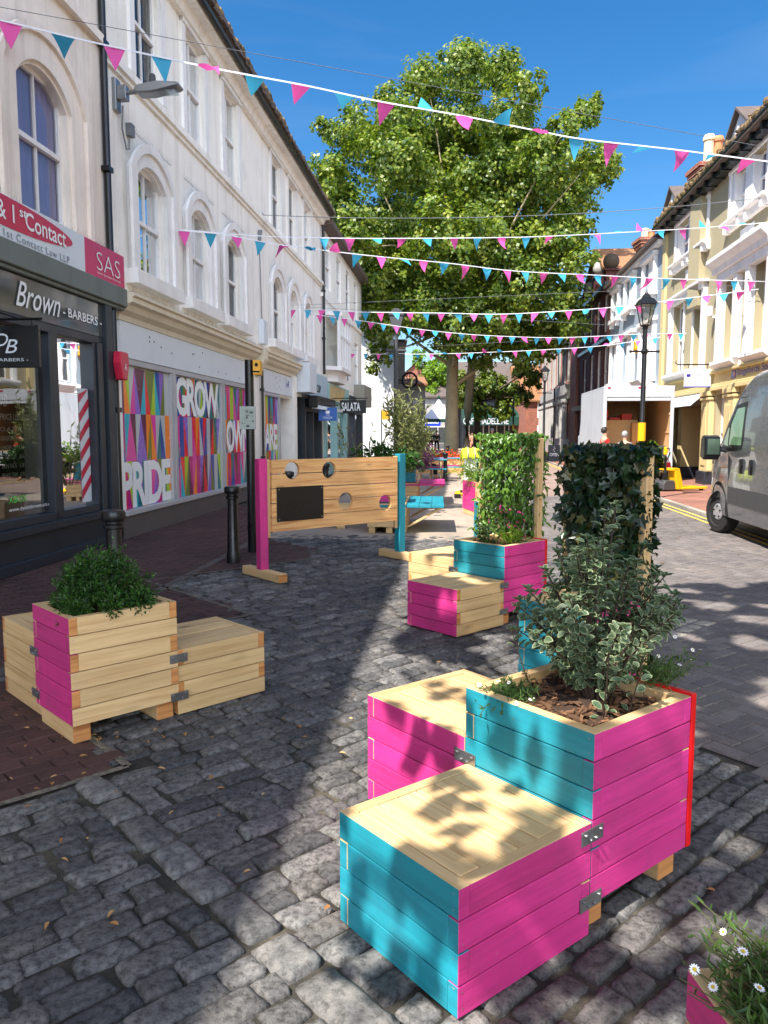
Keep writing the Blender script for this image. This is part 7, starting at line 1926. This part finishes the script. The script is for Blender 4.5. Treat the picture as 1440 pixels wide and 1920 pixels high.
# ------------------------------------------------------------------ boards and small things
t = thing("pavement_board", "white framed chalkboard standing beside the picnic table", "a-board", (2.75, 23.5, 0), radians(-8)); T = W[t.name]
for sg, yo in ((1, 0), (-1, .5)):
    Tt = T @ Matrix.Translation((0, yo, 0)) @ Matrix.Rotation(radians(-12 * sg), 4, 'X'); mb = MB(T=Tt)
    for a, b in (((-.31, -.02, 0), (-.26, .02, 1.05)), ((.26, -.02, 0), (.31, .02, 1.05)), ((-.26, -.02, 1.0), (.26, .02, 1.05)), ((-.26, -.02, .12), (.26, .02, .17))): mb.box(a, b)
    mb.build("frame", M['white'], t)
    mb = MB(T=Tt); mb.box((-.26, -.01, .17), (.26, .01, 1.0)); bd = mb.build("board", paint("chalk_board_%d" % sg, (196, 198, 190), .6, .2, 9, 0), t)
    if sg == 1:
        r_, u_ = (Tt.to_3x3() @ Vector((1, 0, 0))), (Tt.to_3x3() @ Vector((0, 0, 1)))
        lettering("LUNCH", Tt @ Vector((-.2, -.013, .75)), r_, u_, .4, .1, M['greytext'], t); lettering("& TEA", Tt @ Vector((-.15, -.013, .58)), r_, u_, .3, .09, M['greytext'], t)
t = thing("hi_vis_jacket", "yellow hi vis jacket with grey bands draped over the chalkboard", "jacket", (2.75, 23.7, 1.0))
mb = MB(); n = 14; prof = [(-.2, .84), (-.14, .98), (-.05, 1.1), (.1, 1.15), (.3, 1.1), (.42, .95), (.5, .8)]
rows = []
for a, (dy, z) in enumerate(prof): rows.append(mb.add([(2.68 - .3 + .6 * k / n, 23.72 + dy + .03 * sin(k * 1.9 + a), z + .035 * sin(k * 1.3 + a * .7) - (.12 if k in (0, n) else 0)) for k in range(n + 1)]))
for a, (p, q) in enumerate(zip(rows, rows[1:])):
    for k in range(n): mb.face((p + k, p + k + 1, q + k + 1, q + k), 1 if k in (4, 9) else 0)
jk = mb.build("cloth", [M['hivis'], M['cloth_grey']], t, smooth=True); sd = jk.modifiers.new("thickness", 'SOLIDIFY'); sd.thickness = .015
t = thing("open_board", "black pavement board reading OPEN by the stone building", "a-board", (9.5, 43, 0), radians(-6)); T = W[t.name]
for sg, yo in ((1, 0), (-1, .4)): mb = MB(T=T @ Matrix.Translation((0, yo, 0)) @ Matrix.Rotation(radians(-10 * sg), 4, 'X')); mb.box((-.32, -.02, .02), (.32, .02, .95)); mb.build("panel", M['blackpaint'], t)
Tt = T @ Matrix.Rotation(radians(-10), 4, 'X'); lettering("OPEN", Tt @ Vector((-.26, -.024, .32)), Tt.to_3x3() @ Vector((1, 0, 0)), Tt.to_3x3() @ Vector((0, 0, 1)), .52, .17, M['white'], t, bold=.02)
mb = MB(T=Tt); mb.tube([(.03, -.025, .56), (-.06, -.025, .68), (.05, -.025, .76), (-.02, -.025, .86)], .022, 6); mb.build("squiggle", M['white'], t)
# yellow cordless tool left on the paving
t = thing("cordless_tool", "yellow and black cordless tool lying on the sunlit paving", "tool", (1.98, 19.2, 0)); mb = MB()
mb.tube([(1.80, 19.2, .09), (2.1, 19.2, .09)], [.075, .06], 10); mb.tube([(1.82, 19.22, .09), (1.79, 19.0, .05)], .05, 8); mb.build("body", M['yellow'], t, smooth=False)
mb = MB(); mb.tube([(2.1, 19.2, .09), (2.2, 19.2, .085)], [.05, .025], 8); mb.box((1.74, 18.93, .01), (1.9, 19.05, .1)); mb.box((1.9, 19.14, .12), (2.02, 19.26, .175)); mb.build("chuck_and_battery", M['blackpaint'], t)
# fallen leaves and chips on the ground, each lying on the stones
r = random.Random(17); lv = MB()
for k in range(150):
    if k < 70: x, y = r.uniform(-1.6, 1.9), r.uniform(2.0, 5.5)
    elif k < 110: x, y = -1.5 + r.gauss(0, .4), 3.5 + r.gauss(0, .45)
    else: x, y = r.uniform(2, 8), r.uniform(8, 20)
    n = (Vector((0, 0, 1)) + unit(r) * .25).normalized(); d_ = unit(r); d_.z = 0
    if d_.length < .1: continue
    s = r.uniform(.018, .045) * (1 if k < 110 else 1.7); ovate(lv, Vector((x, y, .012)), d_.normalized(), n, s, s * r.uniform(.3, .55))
tag(lv.build("leaf_litter", M['leaf_dry'], normals=False), "dry brown leaves and bark chips scattered over the stones", "leaf litter", kind="stuff")

# ------------------------------------------------------------------ people
def skin(name, verts, edges, mat, parent, sub=1):
    inv = W[parent.name].inverted() if False else Matrix()
    me = bpy.data.meshes.new(name); me.from_pydata([v[0] for v in verts], edges, []); o = bpy.data.objects.new(name, me); C.objects.link(o)
    o.parent = parent; W[o.name] = W[parent.name]; o.modifiers.new("skin", 'SKIN')
    if not me.skin_vertices: me.skin_vertices.new()
    for sv, v in zip(me.skin_vertices[0].data, verts): sv.radius = (v[1], v[1] if len(v) < 3 else v[2])
    me.skin_vertices[0].data[0].use_root = True
    o.modifiers.new("sub", 'SUBSURF').levels = sub; o.modifiers["sub"].render_levels = sub
    me.materials.append(M[mat]); return o
def person(label, loc, rz, H_, top, legs, hair, seated=False, step=.12, arms='down', long_hair=False, dress=False):
    t = thing("person", label, "person", loc, rz); k = H_ / 1.75; hp = .95 if not seated else .48
    kn = [(-.1, -step if not seated else -.42, hp - .45 if not seated else hp + .02), (.1, step if not seated else -.42, hp - .45 if not seated else hp + .02)]
    ft = [(-.1, -step * 1.3 if not seated else -.45, .07), (.1, step * 1.6 if not seated else -.45, .07)]
    hd = hp + .68
    el, hnd = ((.27, .02, hp + .2), (.27, -.1, hp - .04)) if arms == 'down' else ((.26, -.08, hp + .2), (.12, -.28, hp + .28))
    V = lambda p: Vector(p) * k
    body = [(V((0, 0, hp)), .12 * k, .1 * k), (V((0, 0, hp + .22)), .115 * k, .09 * k), (V((0, .0, hp + .44)), .15 * k, .095 * k), (V((0, 0, hp + .55)), .055 * k), (V((0, -.01, hd - .02)), .078 * k, .09 * k), (V((0, -.01, hd + .09)), .074 * k, .088 * k)]
    ed = [(0, 1), (1, 2), (2, 3), (3, 4), (4, 5)]
    for sg in (-1, 1):
        i = len(body); body += [(V((sg * .19, 0, hp + .46)), .055 * k), (V((sg * el[0], el[1], el[2])), .042 * k), (V((sg * hnd[0], hnd[1], hnd[2])), .033 * k), (V((sg * hnd[0] * .97, hnd[1] - .05, hnd[2] - .08)), .028 * k)]
        ed += [(2, i), (i, i + 1), (i + 1, i + 2), (i + 2, i + 3)]
    for sg in (0, 1):
        i = len(body); x = (-.09, .09)[sg]; body += [(V((x, 0, hp - .06)), .085 * k), (V(kn[sg]), .06 * k), (V(ft[sg]), .045 * k), (V((ft[sg][0], ft[sg][1] - .14, .035)), .035 * k)]
        ed += [(0, i), (i, i + 1), (i + 1, i + 2), (i + 2, i + 3)]
    skin("body", body, ed, 'skin', t)
    g = 1.17; sh = [(body[i][0], *(q * g for q in body[i][1:])) for i in (0, 1, 2)]; e2 = [(0, 1), (1, 2)]
    for s_ in (6, 10): j = len(sh); sh += [(body[s_ + q][0], body[s_ + q][1] * 1.28) for q in range(3)]; e2 += [(2, j), (j, j + 1), (j + 1, j + 2)]
    skin("top", sh, e2, top, t)
    tr = [(body[0][0], .135 * k, .115 * k)]; e3 = []
    for s_ in (14, 18): j = len(tr); tr += [(body[s_][0], .105 * k), (body[s_ + 1][0], .08 * k), (body[s_ + 2][0] + Vector((0, 0, .04)), .062 * k)]; e3 += [(0, j), (j, j + 1), (j + 1, j + 2)]
    skin("skirt" if dress else "trousers", tr, e3, legs, t)
    mb = MB(T=W[t.name]); c = V((0, .012, hd + .085)); mb.ball(c, .112 * k, 0, 12, 8, (.9, 1.05, 1.0)); 
    if long_hair: mb.ball(V((0, .05, hd - .07)), .11 * k, 0, 10, 8, (.95, .7, 1.7))
    hr = mb.build("hair", M[hair], t, smooth=True)
    for v in hr.data.vertices:      # leave the face free
        if v.co.y < -.03 * k and v.co.z < (hd + .13) * k: v.co.y = -.02 * k
    mb = MB(T=W[t.name]); mb.ball(V((0, -.1, hd + .03)), .018 * k, 0, 6, 4, (1, 1.2, 1.3)); mb.build("nose", M['skin'], t)
    mb = MB(T=W[t.name])
    for x in (-.034, .034): mb.ball(V((x, -.088, hd + .058)), .01 * k, 0, 6, 4)
    mb.build("eyes", M['dark'], t)
    mb = MB(T=W[t.name]); mb.box(V((-.022, -.095, hd - .025)), V((.022, -.085, hd - .018))); mb.build("mouth", M['crimson'], t)
    return t
def stand(px, Y): return (depth_at(px, 812, Y).x, Y, 0)
person("blonde woman in black sitting beside the tall planter shrubs", (depth_at(795, 840, 27.5).x, 27.5, .0), radians(75), 1.66, 'cloth_black', 'cloth_black', 'hair_blonde', True, arms='up', long_hair=True)
person("person in black walking left of the pale tree trunk", stand(808, 68), radians(160), 1.75, 'cloth_black', 'cloth_black', 'hair_dark', step=.16)
person("person in dark clothes further left, half hidden by shrub leaves", stand(797, 70), radians(20), 1.72, 'cloth_black', 'cloth_black', 'hair_dark')
person("person in dark clothes hard against the left edge of the pale trunk", stand(819, 66), radians(-30), 1.78, 'cloth_black', 'cloth_black', 'hair_dark')
person("person in charcoal top between the trunks and the cafe", stand(878, 62), radians(10), 1.76, 'cloth_grey', 'cloth_black', 'hair_dark')
person("person in salmon dress in the group before the cafe", stand(885.5, 61), radians(-20), 1.62, 'cloth_pink', 'cloth_pink', 'hair_dark', dress=True)
person("person in a teal blue coat in the group before the cafe", stand(893, 60), radians(30), 1.7, 'cloth_blue', 'cloth_blue', 'hair_dark')
person("bald looking man in white shirt walking above the hedge top", stand(923, 46), radians(0), 1.82, 'cloth_white', 'cloth_grey', 'hair_grey')
person("grey haired person near the yellow banded post by the cafe", stand(954, 58), radians(15), 1.74, 'cloth_grey', 'cloth_black', 'hair_grey')
person("dark haired person in brown beside the grey haired one", stand(962, 57), radians(-25), 1.6, 'cloth_pink', 'cloth_black', 'hair_dark', long_hair=True)
person("dark haired person in red at the far right corner of the street", stand(1005, 44), radians(180), 1.66, 'cloth_red', 'cloth_black', 'hair_dark', long_hair=True)
person("person in red working at the open lorry back", stand(1134, 24.2), radians(100), 1.72, 'cloth_red', 'cloth_black', 'hair_dark', arms='up')
person("grey haired person standing behind the lorry, seen over the ivy", stand(1172, 22.8), radians(140), 1.6, 'cloth_grey', 'cloth_black', 'hair_grey')
t = thing("banded_post", "thin dark post with yellow band before the cafe awning", "post", stand(962, 55)); x = stand(962, 55)[0]
mb = MB(); mb.tube([(x, 55, 0), (x, 55, 4.2)], .06, 8); mb.build("post", M['charcoal'], t); mb = MB(); mb.tube([(x, 54.99, 1.75), (x, 54.99, 2.2)], .075, 8); mb.build("yellow_band", M['yellow'], t)
